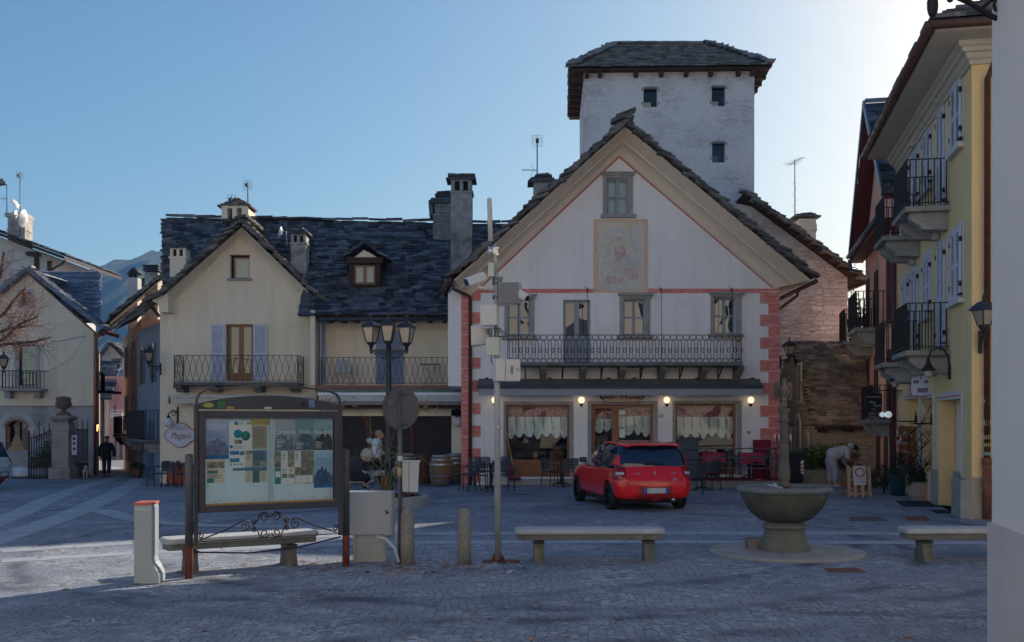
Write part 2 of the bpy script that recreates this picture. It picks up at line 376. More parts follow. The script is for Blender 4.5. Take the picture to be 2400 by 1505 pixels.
# ---------------- setting: ground, paving, hill ----------------
def ground_mat():
 m=bpy.data.materials.new("cobbles");m.use_nodes=True;nt=m.node_tree;b=nt.nodes["Principled BSDF"]
 tc=_n(nt,"ShaderNodeTexCoord");P=tc.outputs['Object']
 nz=_n(nt,"ShaderNodeTexNoise");nz.inputs['Scale'].default_value=.55;nz.inputs['Detail'].default_value=3.;nt.links.new(P,nz.inputs['Vector'])
 sc=_n(nt,"ShaderNodeVectorMath",operation='SCALE');sc.inputs[3].default_value=.55;nt.links.new(nz.outputs['Color'],sc.inputs[0])
 ad=_n(nt,"ShaderNodeVectorMath",operation='ADD');nt.links.new(P,ad.inputs[0]);nt.links.new(sc.outputs[0],ad.inputs[1])
 mp=_n(nt,"ShaderNodeMapping");mp.inputs['Scale'].default_value=(10.5,12.,.01);nt.links.new(ad.outputs[0],mp.inputs[0])
 v=_n(nt,"ShaderNodeTexVoronoi",feature='F1',voronoi_dimensions='2D');v.inputs['Scale'].default_value=1.;v.inputs['Randomness'].default_value=.7;nt.links.new(mp.outputs[0],v.inputs['Vector'])
 e=_n(nt,"ShaderNodeTexVoronoi",feature='DISTANCE_TO_EDGE',voronoi_dimensions='2D');e.inputs['Scale'].default_value=1.;e.inputs['Randomness'].default_value=.7;nt.links.new(mp.outputs[0],e.inputs['Vector'])
 sep=_n(nt,"ShaderNodeSeparateColor");nt.links.new(v.outputs['Color'],sep.inputs[0])
 c=_mixc(nt,(.15,.17,.21),(.44,.465,.51),sep.outputs[0])
 c=_mixc(nt,c,(.25,.275,.33),_ramp(nt,_noise(nt,P,1.1,6.),.38,.62))
 c=_mixc(nt,c,(.12,.135,.17),_math(nt,'MULTIPLY',_ramp(nt,_noise(nt,P,.35,6.,.7),.45,.7),.8))
 sx=_n(nt,"ShaderNodeSeparateXYZ");nt.links.new(P,sx.inputs[0]);wob=_math(nt,'MULTIPLY',_noise(nt,P,1.6,4.),.5)
 brk=_ramp(nt,_noise(nt,P,.9,4.),.4,.6)
 for cx,cy,r in((-.6,16.6,6.6),(1.4,17.8,7.2),(3.9,3.2,6.5),(2.6,4.2,6.3),(-2.2,19.4,8.2),(5.,1.2,7.4),(-3.5,2.5,6.2)):
  dx=_math(nt,'SUBTRACT',sx.outputs[0],cx);dy=_math(nt,'SUBTRACT',sx.outputs[1],cy)
  rr=_math(nt,'SQRT',_math(nt,'ADD',_math(nt,'MULTIPLY',dx,dx),_math(nt,'MULTIPLY',dy,dy)))
  dd=_math(nt,'ABSOLUTE',_math(nt,'SUBTRACT',_math(nt,'ADD',rr,wob),r+.25))
  k=_math(nt,'MULTIPLY',_math(nt,'SUBTRACT',1.,_ramp(nt,dd,.04,.26)),_math(nt,'MULTIPLY',brk,.85))
  c=_mixc(nt,c,(.07,.08,.11),k)
 edge=_ramp(nt,e.outputs['Distance'],.0,.085)
 c=_mixc(nt,c,(.045,.052,.07),_math(nt,'MULTIPLY',_math(nt,'SUBTRACT',1.,edge),_ramp(nt,_noise(nt,P,1.7,5.,.7),.38,.6)))
 nt.links.new(c,b.inputs['Base Color']);b.inputs['Roughness'].default_value=.72;b.inputs['Specular IOR Level'].default_value=.35
 c=_mixc(nt,c,(.42,.40,.36),_math(nt,'MULTIPLY',_ramp(nt,_noise(nt,P,2.3,8.,.75),.58,.72),.5));nt.links.new(c,b.inputs['Base Color'])
 dome=_math(nt,'SUBTRACT',1.,_math(nt,'MULTIPLY',v.outputs['Distance'],v.outputs['Distance']))
 h=_math(nt,'ADD',_math(nt,'MULTIPLY',edge,.8),_math(nt,'ADD',_math(nt,'MULTIPLY',dome,.35),_math(nt,'MULTIPLY',sep.outputs[1],.35)))
 b1=_bump(nt,h,.010);nt.links.new(_bump(nt,_noise(nt,P,60.,4.),.004,1.,b1),b.inputs['Normal'])
 return m
cob=ground_mat()
g=MB();xs=[-400,-120,-60,-40]+[-30+i for i in range(61)]+[40,60,120,400];ys=[-300,-60,-20]+[-10+i for i in range(81)]+[90,140,300,700]
g.v=[Vector((x,y,gz(x,y)))for y in ys for x in xs];nx=len(xs)
g.f=[(j*nx+i,j*nx+i+1,(j+1)*nx+i+1,(j+1)*nx+i)for j in range(len(ys)-1)for i in range(nx-1)];g.sf=[True]*len(g.f)
struct(g.build("ground",cob))
pavem=mat("granite_paving",(.35,.375,.42),.75,.18,2.2,.006,40.,col2=(.27,.295,.335),c2t=(.5,.7),speck=.3)
def strip(pts,wd,name,lift=.004):
 """band of granite slabs following pts (X, Y) on the ground"""
 P=[Vector((a,b,0))for a,b in pts];mb=MB();L=[]
 for i in range(len(P)):
  t=(P[min(i+1,len(P)-1)]-P[max(i-1,0)]).normalized();nn=Vector((-t.y,t.x,0))*wd/2
  L.append((P[i]-nn,P[i]+nn))
 for i in range(len(P)-1):
  q=[L[i][0],L[i+1][0],L[i+1][1],L[i][1]];n=max(1,int((P[i+1]-P[i]).length/1.1));sep=.012/max(.05,(P[i+1]-P[i]).length)
  for k in range(n):
   a,b=k/n+sep,(k+1)/n-sep
   c=[lerp(q[0],q[1],a),lerp(q[0],q[1],b),lerp(q[3],q[2],b),lerp(q[3],q[2],a)]
   mb.quad(*[Vector((x.x,x.y,gz(x.x,x.y)+lift))for x in c])
 return struct(mb.build(name,pavem))
def G(px,py,z=0.):
 Y=F*(CH-z)/(py-HY);return(X_(px,Y),Y)
strip([G(-150,1300),G(0,1292),G(312,1273),G(900,1252),G(1300,1250),G(1800,1250),G(2500,1252)],.42,"paving_strip")
strip([G(-150,1322),G(0,1315),G(312,1297),G(900,1272),G(1300,1270),G(1800,1271),G(2500,1274)],.42,"paving_strip")
def Gs(px,py,z):return G(px,py,z)
strip([Gs(-80,1250,0),Gs(0,1221,0),Gs(67,1195,0),Gs(134,1164,-.06),Gs(201,1138,-.2),Gs(255,1124,-.3),Gs(285,1111,-.38),Gs(292,1101,-.45),Gs(262,1094,-.48)],.55,"paving_strip")
strip([Gs(-60,1285,0),Gs(0,1262,0),Gs(67,1241,0),Gs(141,1215,0),Gs(201,1191,0),Gs(252,1168,-.03),Gs(302,1138,-.15),Gs(330,1117,-.3),Gs(335,1107,-.38),Gs(302,1096,-.46)],.6,"paving_strip")
strip([Gs(230,1195,0),Gs(330,1222,0),Gs(470,1232,0),Gs(800,1238,0)],.5,"paving_strip",.008)
# wooded mountain behind the village
hm=mat("forest_slope",(.035,.06,.045),.95,.5,.02,col2=(.05,.07,.04),c2s=.01)
h=MB();prof=[(-900,30),(-700,70),(-640,95),(-525,161),(-480,186),(-437,207),(-380,218),(-200,190),(0,120),(160,0)]
def hz(x):
 for(a,b),(c,d)in zip(prof,prof[1:]):
  if a<=x<=c:return b+(d-b)*(x-a)/(c-a)
 return 0
hv=[];HX=[-900+10*i for i in range(106)];rr=random.Random(3)
for j in range(14):
 for x in HX:
  t=j/13;hv.append(Vector((x,820+520*t,-4+hz(x)*(1-(1-t)**2.0)+(rr.uniform(-6,6)if j else 0))))
h.v=hv;n_=len(HX);h.f=[(j*n_+i,j*n_+i+1,(j+1)*n_+i+1,(j+1)*n_+i)for j in range(13)for i in range(n_-1)];h.sf=[False]*len(h.f)
struct(h.build("hill",hm))
# ---------------- bar house (white gable front with red painted quoins) ----------------
white_pl=mat("white_plaster",(.80,.775,.79),.9,.04,.8,.003,30.,streak=.5)
beige_pl=mat("beige_plaster",(.72,.60,.48),.9,.07,.9,.003,30.,streak=.4)
cream_pl=mat("cream_plaster",(.80,.68,.53),.9,.05,.7,.003,30.,streak=.55)
def marble_red():
 m=mat("red_marbled_paint",(.58,.13,.12),.85,.2,3.)
 nt=m.node_tree;b=nt.nodes["Principled BSDF"];tc=_n(nt,"ShaderNodeTexCoord");mp=_n(nt,"ShaderNodeMapping")
 mp.inputs['Rotation'].default_value=(0,R(40),0);mp.inputs['Scale'].default_value=(4,4,13);nt.links.new(tc.outputs['Object'],mp.inputs[0])
 f=_ramp(nt,_noise(nt,mp.outputs[0],1.3,5.,.65,1.2),.42,.68)
 nt.links.new(_mixc(nt,(.62,.15,.14),(.68,.38,.34),f),b.inputs['Base Color']);return m
mred=marble_red();redline=mat("red_line_paint",(.52,.10,.10),.85)
YB=31.5;fb=Fac(0,YB)
bar=thing("bar_house","white gabled bar house with red painted quoins, fresco and long iron balcony","house",(X_(1455,YB),YB+3,0))
def pp(fac,pts):return[fac.q(a,b)for a,b in pts]
H_att=fb.R(1422,418,1473,502);H_w1=fb.R(1190,700,1243,786);H_dr=fb.R(1320,703,1384,853);H_w2=fb.R(1461,702,1512,785);H_w3=fb.R(1674,698,1724,782)
H_g1=fb.R(1186,949,1336,1118);H_g2=fb.R(1386,948,1532,1120);H_g3=fb.R(1583,946,1727,1112)
wall(fb,pp(fb,[(1050,905),(1083,905),(1083,1150),(1827,1150),(1827,664),(1451,335),(1050,690)]),[H_att,H_w1,H_dr,H_w2,H_w3,H_g1,H_g2,H_g3],.28,8.0,"wall",white_pl,bar)
# dark rooms behind the openings
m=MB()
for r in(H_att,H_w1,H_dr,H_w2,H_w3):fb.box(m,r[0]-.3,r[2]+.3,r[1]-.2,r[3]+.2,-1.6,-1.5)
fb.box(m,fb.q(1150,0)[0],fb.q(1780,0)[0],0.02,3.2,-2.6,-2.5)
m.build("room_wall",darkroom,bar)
# raking cornice
RI=[fb.p(*fb.q(1098,700)),fb.p(*fb.q(1451,366)),fb.p(*fb.q(1816,676))]
RO=[at(1064,655,30.6),at(1466,296,30.6),at(1902,656,30.6)]
prof=[(0,0),(.04,.05),(.10,.05),(.13,.07),(.3,.13),(.44,.24),(.5,.34),(.53,.42),(.6,.42),(.62,.45),(.75,.60),(.88,.78),(.95,.86),(1.,.86)]
m=MB()
for side in(0,1):
 vs=[]
 for t,d in prof:
  for k in((0,1)if side==0 else(1,2)):
   q=lerp(RI[k],RO[k],t);vs.append(Vector((q.x,YB-d,q.z)))
 m.add(vs,[(2*i,2*i+1,2*i+3,2*i+2)for i in range(len(prof)-1)])
m.add([RI[2],Vector((RO[2].x,30.64,RO[2].z)),Vector((RO[2].x,34,RO[2].z)),Vector((RI[2].x,34,RI[2].z))],[(0,1,2,3)])
m.add([RI[0],Vector((RO[0].x,30.64,RO[0].z)),Vector((RO[0].x-.4,34,RO[0].z)),Vector((RI[0].x-.4,34,RI[0].z))],[(0,1,2,3)])
m.build("cornice",beige_pl,bar,recalc=False)
# painted decoration
m=MB()
for a,b in(((1103,694),(1451,365)),((1451,365),(1812,673))):
 (u0,z0),(u1,z1)=fb.q(a[0],a[1]+5),fb.q(b[0],b[1]+5);mm=.05
 m.add([fb.p(u0,z0,.005),fb.p(u1,z1,.005),fb.p(u1,z1+mm,.005),fb.p(u0,z0+mm,.005)],[(0,1,2,3)])
m.build("painted_line",redline,bar,recalc=False)
m=MB()
def qz(y0,y1,x0,x1):r=fb.R(x0,y0+.6,x1,y1-.6);fb.box(m,r[0],r[2],r[1],r[3],0,.012)
qz(676.5,687.5,1126,1391);qz(676,687.5,1519,1783);qz(676,683,1783,1827)
for i in range(9):
 y=684+53.2*i
 if y<1135:
  qz(y,min(y+26.2,1150),1783,1827);qz(y+26.2,min(y+53.2,1150),1801,1827)
  qz(y-6,min(y+20.2,1150),1081,1125);qz(y+20.2,min(y+47.2,1150),1081,1107)
m.build("painted_quoins",mred,bar)
m=MB()
for i in range(9):
 y=684+53.2*i
 for(x0,x1,yy)in((1781,1783,y),(1125,1127,y-6)):
  if yy+27<1140:
   r=fb.R(x0,yy,x1,yy+27.4);fb.box(m,r[0],r[2],r[1],r[3],0,.008)
   r=fb.R(1783 if x0>1500 else 1107,yy+26,1801 if x0>1500 else 1125,yy+28);fb.box(m,r[0],r[2],r[1],r[3],0,.007)
m.build("quoin_edging",mat("quoin_edge_paint",(.45,.40,.34),.9),bar)
# fresco: a weathered plain wall painting with soft robed shapes
def fresco_mat():
 m=mat("fresco_ground",(.60,.52,.45),.95,.1,6.);nt=m.node_tree;b=nt.nodes["Principled BSDF"];tc=_n(nt,"ShaderNodeTexCoord");P=tc.outputs['Object']
 c=_mixc(nt,(.68,.58,.48),(.56,.54,.52),_ramp(nt,_noise(nt,P,1.6,5.),.4,.65))
 c=_mixc(nt,c,(.60,.50,.30),_ramp(nt,_noise(nt,P,1.1,4.,.6,1.),.55,.7))
 nt.links.new(c,b.inputs['Base Color']);return m
fr=fresco_mat()
m=MB();r=fb.R(1391,514,1519,686);fb.box(m,r[0],r[2],r[1],r[3],0,.014);fo=m.build("fresco",mat("fresco_border",(.68,.46,.33),.95,.15,7.,col2=(.62,.50,.42),c2t=(.45,.6)),bar)
m=MB();r=fb.R(1402,522,1509,679);fb.box(m,r[0],r[2],r[1],r[3],.014,.017);m.build("fresco_field",fr,fo)
def blob(pts,d,mm,nm,par):
 """irregular painted patch"""
 P=[fb.q(*p)for p in pts];out=[]
 n=len(P)
 for i in range(n):
  p0,p1,p2,p3=P[i-1],P[i],P[(i+1)%n],P[(i+2)%n]
  for k in range(5):
   t=k/5;f=lambda a,b_,c_,d_:.5*(2*b_+(c_-a)*t+(2*a-5*b_+4*c_-d_)*t*t+(3*b_-a-3*c_+d_)*t**3)
   out.append((f(p0[0],p1[0],p2[0],p3[0]),f(p0[1],p1[1],p2[1],p3[1])))
 q=MB();tri=tessellate_polygon([[Vector((a,b,0))for a,b in out]])
 q.add([fb.p(a,b,d)for a,b in out],[tuple(t)for t in tri]);return q.build(nm,mm,par,recalc=False)
fc=lambda n,c:mat("fresco_"+n,c,.95,.2,9.,col2=(.58,.54,.49),c2s=5.,c2t=(.42,.62))
blob([(1408,560),(1430,538),(1458,532),(1490,545),(1503,575),(1500,668),(1470,677),(1415,672)],.0185,fc("sky",(.55,.56,.53)),"painted_sky",fo)
blob([(1415,575),(1430,556),(1455,550),(1480,560),(1490,580),(1470,598),(1440,596)],.0200,fc("glow",(.60,.55,.42)),"painted_glow",fo)
blob([(1424,585),(1433,577),(1444,590),(1446,640),(1436,662),(1420,655),(1425,620)],.0215,fc("robe_pale",(.60,.51,.46)),"painted_robe",fo)
blob([(1440,580),(1452,571),(1466,582),(1464,605),(1452,615),(1441,606)],.0230,fc("robe_red",(.52,.33,.32)),"painted_robe",fo)
blob([(1452,615),(1468,597),(1492,615),(1494,632),(1470,640),(1448,640),(1440,625)],.0245,fc("robe_grey",(.47,.48,.47)),"painted_robe",fo)
blob([(1464,632),(1484,627),(1497,645),(1488,658),(1470,652)],.0260,fc("cloth_red",(.55,.37,.34)),"painted_robe",fo)
blob([(1417,655),(1430,646),(1462,653),(1450,664),(1425,665)],.0260,fc("cloth_red",(.55,.37,.34)),"painted_robe",fo)
blob([(1446,568),(1449,556),(1457,556),(1460,566),(1454,573)],.0260,fc("head",(.52,.43,.36)),"painted_head",fo)
blob([(1429,570),(1431,561),(1438,560),(1440,568),(1435,574)],.0260,fc("head",(.52,.43,.36)),"painted_head",fo)
# stone surrounds
def surround(fac,par,hole,x0,x1,y0,y1,cap=None,sill=None,m_=granite,d=.05):
 r=fac.R(x0,y0,x1,y1);mb=MB();h=hole
 fac.box(mb,r[0],h[0],h[1],r[3],0,d);fac.box(mb,h[2],r[2],h[1],r[3],0,d);fac.box(mb,h[0],h[2],h[3],r[3],0,d-.003)
 if cap:c=fac.R(*cap);fac.box(mb,c[0],c[2],c[1]+.03,c[3],0,d+.09);fac.box(mb,c[0]+.04,c[2]-.04,c[1]-.04,c[1]+.03,0,d+.04)
 if sill:c=fac.R(*sill);fac.box(mb,c[0],c[2],c[1],c[3],0,d+.08)
 return mb.build("stone_surround",m_,par,bevel=.008)
curt=mat("net_curtain",(.62,.66,.62),.9,.08,4.,stretch=(9,9,.3))
for nm,H,sur,cap,sill,back in(("attic",H_att,(1413,1483,406,502),(1408,404,1490,410),(1408,503,1490,511),curt),("w1",H_w1,(1182,1252,692,786),(1176,690,1258,697),(1176,787,1258,796),None),("w2",H_w2,(1452,1523,692,785),(1448,687,1530,696),(1446,786,1530,794),None),("w3",H_w3,(1665,1737,690,782),(1662,685,1743,693),(1660,783,1742,791),None)):
 f=window(fb,bar,H,-.2,greyblue,pane if back else darkpane,2,2,.05,.045,back=back);surround(fb,f,H,*sur,cap,sill)
f=window(fb,bar,(H_dr[0],fb.q(0,793)[1],H_dr[2],H_dr[3]),-.18,greyblue,darkpane,2,1,.08,.07,name="balcony_door")
m=MB();fb.box(m,H_dr[0],H_dr[2],H_dr[1],fb.q(0,793)[1],-.19,-.14)
for c in(.27,.73):
 u=lerp(H_dr[0],H_dr[2],c);fb.box(m,u-.17,u+.17,H_dr[1]+.16,fb.q(0,793)[1]-.12,-.14,-.12)
m.build("door_panel",greyblue,f)
# ---- balcony ----
fr_=Fac(0,30.62);bal=MB();r=fr_.R(1184,851,1741,857);bz=r[3]
bal.box(r[0],r[2],30.56,YB+.0,bz-.085,bz)
bo=bal.build("balcony",mat("mossy_stone",(.13,.135,.135),.95,.3,2.5,.015,18.,col2=(.07,.09,.04),c2t=(.55,.7)),bar,bevel=.012)
st=MB();ir=MB()
for i,x in enumerate((1231,1273,1319,1367,1411,1458,1504,1552,1597,1650,1688,1731)):
 u=X_(x,31.1)
 if i%2:
  for k,(dd,z0,z1)in enumerate(((.75,.085,.2),(.55,.2,.29),(.32,.29,.37),(.18,.37,.45))):st.box(u-.1,u+.1,YB-dd,YB+.0,bz-z1,bz-z0-.0005)
 else:
  ir.bar((u,YB-.01,bz-.1),(u,YB-.01,bz-.46),.03,.05,up=Vector((0,1,0)));ir.bar((u,30.75,bz-.1),(u,YB-.02,bz-.44),.028,.05)
  ir.tube([(u,30.9,bz-.1),(u,31.0,bz-.2),(u,31.15,bz-.2),(u,31.2,bz-.12)],.012,5)
st.build("stone_bracket",mat("dark_stone",(.16,.155,.15),.95,.25,3.,.015,18.),bo,each=True);ir.build("iron_bracket",rustiron,bo)
def ell(mb,fac,u,z,a,b,d,r_=.0085,n=12,pw=1.):
 pts=[]
 for k in range(n):
  t=2*math.pi*k/n;c,s_=math.cos(t),math.sin(t)
  pts.append(fac.p(u+a*math.copysign(abs(c)**pw,c),z+b*math.copysign(abs(s_)**pw,s_),d))
 mb.tube(pts,r_,4,closed=True)
zt=fr_.q(0,785)[1];z1_,z2_=fr_.q(0,797)[1],fr_.q(0,841)[1];z3_=bz+.02
rl=MB();u0,u1=fr_.q(1190,0)[0],fr_.q(1738,0)[0];n=36;du=(u1-u0)/n
for z in(zt,z1_,z2_,z3_):rl.bar(fr_.p(u0,z),fr_.p(u1,z),.022,.014)
for i in range(n):
 u=u0+du*(i+.5)
 ell(rl,fr_,u,(zt+z1_)/2,du*.48,(zt-z1_)/2,0);ell(rl,fr_,u,(z2_+z3_)/2,du*.48,(z2_-z3_)/2,0)
 ell(rl,fr_,u,(z1_+z2_)/2,du*.25,(z1_-z2_)/2,0,pw=.6);ell(rl,fr_,u+du/2,(z1_*.45+z2_*.55),du*.2,.07,0)
for ux in(u0,u1):
 for z in(zt,z1_,z2_,z3_):rl.bar(fr_.p(ux,z),fr_.p(ux,z,-.85),.022,.014)
 for k in range(5):rl.bar(fr_.p(ux,zt,-.2*k),fr_.p(ux,z3_,-.2*k),.02 if k==0 else .012)
rl.build("railing",rustiron,bo,recalc=False)
rd=MB()
for x in(1215,1377,1550,1716):
 rd.tube([fr_.p(fr_.q(x,0)[0],bz,.02),fr_.p(fr_.q(x,0)[0],fr_.q(x,678)[1],.02)],.009,5)
 u=fr_.q(x,0)[0];z=fr_.q(0,682)[1]
 for k in(-.08,-.03,.03):rd.tube([fr_.p(u,z-.04,.02),fr_.p(u+k,z+.06+abs(k),.02)],.008,4)
rd.build("flower_basket_rod",iron,bo,each=True)
# ---- awning ----
awn=thing("awning","long folded grey awning above the bar windows","awning",(X_(1452,YB),YB-.3,Z_(915,YB)))
fa=Fac(0,30.95);gfab=mat("grey_awning_cloth",(.30,.31,.36),.85,.12,1.2,stretch=(.6,1,5));dfab=mat("dark_awning_cloth",(.11,.115,.125),.85,.25,1.5,col2=(.12,.11,.08),c2t=(.5,.7))
r=fa.R(1121,887,1786,904);m=MB();m.add([fa.p(r[0],r[1],.0),fa.p(r[2],r[1],0),fa.p(r[2],r[3],-.3),fa.p(r[0],r[3],-.3),fa.p(r[0],r[1],-.54),fa.p(r[2],r[1],-.54),fa.p(r[2],r[3]-.02,-.54),fa.p(r[0],r[3]-.02,-.54)],[(0,1,2,3),(3,2,6,7),(4,5,1,0),(0,3,7,4),(1,5,6,2)]);m.build("canopy",dfab,awn)
m=MB();r2=fa.R(1117,903,1788,911);fa.box(m,r2[0],r2[2],r2[1],r2[3],.0,.09);m.build("front_bar",mat("blue_black_metal",(.02,.03,.06),.4,.1),awn,bevel=.02)
m=MB();r3=fa.R(1122,910,1785,927);N_=160;vs=[]
for i in range(N_+1):
 u=lerp(r3[0],r3[2],i/N_);dd=.05+.008*math.sin(i*.55)+.006*math.sin(i*1.7)
 vs+=[fa.p(u,r3[3],.05),fa.p(u,r3[1],dd)]
m.add(vs,[(2*i,2*i+1,2*i+3,2*i+2)for i in range(N_)],True);m.build("valance",gfab,awn,recalc=False)
m=MB()
for x in(1140,1290,1430,1490,1640,1770):u=fa.q(x,0)[0];fa.box(m,u-.05,u+.05,fa.q(0,888)[1]-.05,fa.q(0,884)[1],-.54,-.28)
m.build("wall_bracket",iron,awn,each=True)
# ---- shop windows ----
red_check=mat("red_check_cloth",(.32,.05,.07),.9,.2,6.,col2=(.40,.22,.24),c2s=14.,c2t=(.45,.55));ribbon=mat("red_ribbon",(.45,.03,.04),.8)
def cafe_curtain(par,x0,x1,yt,ym,yb,n):
 (u0,za),(u1,_)=fb.q(x0,yt),fb.q(x1,yt);zm,zb=fb.q(0,ym)[1],fb.q(0,yb)[1]
 m=MB();fb.box(m,u0,u1,zm-.01,za,-.46,-.45);m.build("check_valance",red_check,par)
 m=MB();K=n*14;vs=[];rows=7
 for j in range(rows):
  for i in range(K+1):
   ph=(i/K)*n;fr2=ph-int(ph);sc=abs(math.sin(math.pi*fr2));low=zb+(zm-zb)*(.0+.30*(1-sc)*(.35+.9*((int(ph)*37+n*11)%10)/10))-.04*math.sin(ph*2.3)
   z=lerp(zm,low,j/(rows-1));gather=.03+.05*j/rows
   vs.append(fb.p(lerp(u0,u1,i/K),z,-.42+gather*math.cos(ph*2*math.pi)*.6+.015*math.sin(i*1.9)))
 m.add(vs,[(j*(K+1)+i,j*(K+1)+i+1,(j+1)*(K+1)+i+1,(j+1)*(K+1)+i)for j in range(rows-1)for i in range(K)],True);m.build("scalloped_curtain",whitepaint_c,par,recalc=False)
 m=MB()
 for k in range(n):u=lerp(u0,u1,(k+.02)/n)+.01;m.bar(fb.p(u,zm,-.36),fb.p(u+.02,lerp(zm,zb,.6),-.34),.022,.006)
 m.build("ribbon",ribbon,par,each=True)
whitepaint_c=mat("white_curtain_cloth",(.66,.72,.70),.9,.06,3.)
def shopwin(H,x0,x1,yg,n,door=None):
 u0,z0,u1,z1=H;zg=fb.q(0,yg)[1]
 f=window(fb,bar,(u0,zg,u1,z1),-.2,wood,pane,1,1,.075,name="shop_window")
 m=MB();fb.box(m,u0,u1,z0-.1,zg,-.2,-.15);k=2
 for i in range(k):a,b=lerp(u0,u1,i/k)+.1,lerp(u0,u1,(i+1)/k)-.1;fb.box(m,a,b,z0+.1,zg-.08,-.15,-.125)
 m.build("wood_panel",wood,f,bevel=.006)
 cafe_curtain(f,x0,x1,951,977,1027,n);return f
f1=shopwin(H_g1,1187,1335,1084,7);surround(fb,f1,H_g1,1180,1344,941,1118,d=.03)
f3=shopwin(H_g3,1584,1726,1076,7);surround(fb,f3,H_g3,1576,1738,939,1112,d=.03)
uD=fb.q(1444,0)[0]
f2=window(fb,bar,(uD,fb.q(0,1040)[1],H_g2[2],H_g2[3]),-.2,wood,pane,1,1,.09,name="shop_window");cafe_curtain(f2,1448,1528,952,976,1022,4)
m=MB();fb.box(m,uD,H_g2[2],H_g2[1]-.1,fb.q(0,1040)[1],-.2,-.15);m.build("wood_panel",wood,f2)
surround(fb,f2,H_g2,1377,1541,940,1120,d=.03)
dr=window(fb,bar,(H_g2[0],H_g2[1]-.05,uD,H_g2[3]),-.19,wood,pane,1,1,.12,name="entrance_door");cafe_curtain(dr,1396,1437,960,982,1013,2)
m=MB();u=H_g2[0]+.06;m.tube([fb.p(u,1.2,-.13),fb.p(u,1.2,-.08),fb.p(u,.95,-.08),fb.p(u,.95,-.13)],.014,6);m.build("handle",mat("brass",(.6,.42,.16),.3,.1,metal=.9),dr)
m=MB();r=fb.R(1452,962,1467,972);fb.box(m,r[0],r[2],r[1],r[3],-.165,-.16);r=fb.R(1453,1006,1466,1026);fb.box(m,r[0],r[2],r[1],r[3],-.165,-.16);m.build("notice",mat("paper",(.7,.72,.66),.8,.1,20.),f2)
# bar interior glimpsed through the panes
inn=MB();u=fb.q(1250,0)[0]
for k in range(4):uu=u+k*.55;inn.box(uu,uu+.42,YB+1.2,YB+1.6,.45,.5);inn.box(uu,uu+.42,YB+1.55,YB+1.6,.5,.95)
u=fb.q(1600,0)[0]
for k in range(4):uu=u+k*.5;inn.box(uu,uu+.4,YB+1.2,YB+1.6,.45,.5);inn.box(uu,uu+.4,YB+1.55,YB+1.6,.5,.95)
tag(inn.build("dining_furniture",mat("inner_wood",(.14,.06,.03),.6,.2),None),"dark wooden chairs seen through the bar windows","indoor furniture")
# ---- roof ----
ro=MB();A_=at(1060,651,30.55);P_=at(1466,291,30.55);B_=at(1907,653,30.55)
slab_roof(ro,(A_.x-1.0,39.9,A_.z),A_,P_,(P_.x,39.9,P_.z),.2,.45,.055,5,.07);slab_roof(ro,B_,(B_.x,39.9,B_.z),(P_.x,39.9,P_.z),P_,.2,.45,.055,6,.07)
for k in range(30):
 y=30.5+k*.31;q=Vector((P_.x+rnd.uniform(-.04,.04),y,P_.z+.19));ro.obox(q,(.24+rnd.random()*.06,0,-.03+.03*rnd.random()),(0,.18,.02),(.01,0,.045))
q=Vector((P_.x,30.55,P_.z+.3));ro.obox(q,(.28,0,.11),(0,.2,0),(-.01,0,.04));ro.obox(q+Vector((-.12,0,-.12)),(.3,0,.12),(0,.2,0),(-.01,0,.05))
for i in range(60):
 for(a,b)in((A_,P_),(B_,P_)):
  c=lerp(a,b,(i+rnd.random()*.6)/60);sg=1 if b.x>a.x else-1
  ro.obox(c+Vector((0,rnd.uniform(-.02,.06),.03+rnd.uniform(0,.08))),(.15+rnd.random()*.12,0,sg*rnd.uniform(.06,.14)),(0,.22,0),(-sg*.01,0,rnd.uniform(.015,.032)))
rf=ro.build("roof",mat("verge_slab",(.20,.195,.19),.9,.3,3.,.03,20.,isl=.6,col2=(.25,.245,.23),c2t=(.58,.7)),bar)
m=MB();m.add([A_,P_,(P_.x,39.9,P_.z),(A_.x-1.,39.9,A_.z)],[(0,1,2,3)]);m.add([B_,P_,(P_.x,39.9,P_.z),(B_.x,39.9,B_.z)],[(0,1,2,3)]);m.build("roof_deck",darkwood,rf,recalc=False)
m=MB();m.tube([B_+Vector((.06,0,-.08)),(B_.x+.06,39,B_.z-.15)],.07,8);m.tube([(B_.x,32.2,B_.z-.15),(B_.x-.02,32.25,B_.z-.3),(X_(1829,32),32.4,B_.z-.75)],.045,8)
m.tube([A_+Vector((-.05,-.02,-.07)),(A_.x-.75,34.5,A_.z-.12)],.075,8)
m.build("gutter",copper,bar,each=True)
m=MB();dp=[at(1060,668,30.7),at(1064,678,30.7),at(1098,693,31.3),at(1102,700,31.38),at(1102,1090,31.38)];m.tube(dp,.05,8);m.build("downpipe",copper,bar)
m=MB();m.tube([at(1102,1070,31.36),at(1102,1140,31.36)],.058,8);m.build("pipe_shoe",zinc,bar)
# stub chimney on the left slope
m=MB();c=at(1272,432,33.5);m.box(c.x-.3,c.x+.3,33.2,33.8,c.z-.8,c.z+.02);ch=m.build("chimney",mat("weathered_render",(.33,.31,.30),.95,.3,3.,.02,20.),bar)
m=MB()
for k in range(5):m.obox(c+Vector((rnd.uniform(-.05,.05),0,.03+.06*k)),(.46-.06*k,0,.02),(0,.4-.04*k,0),(0,0,.03))
m.build("chimney_cap",slate,ch)
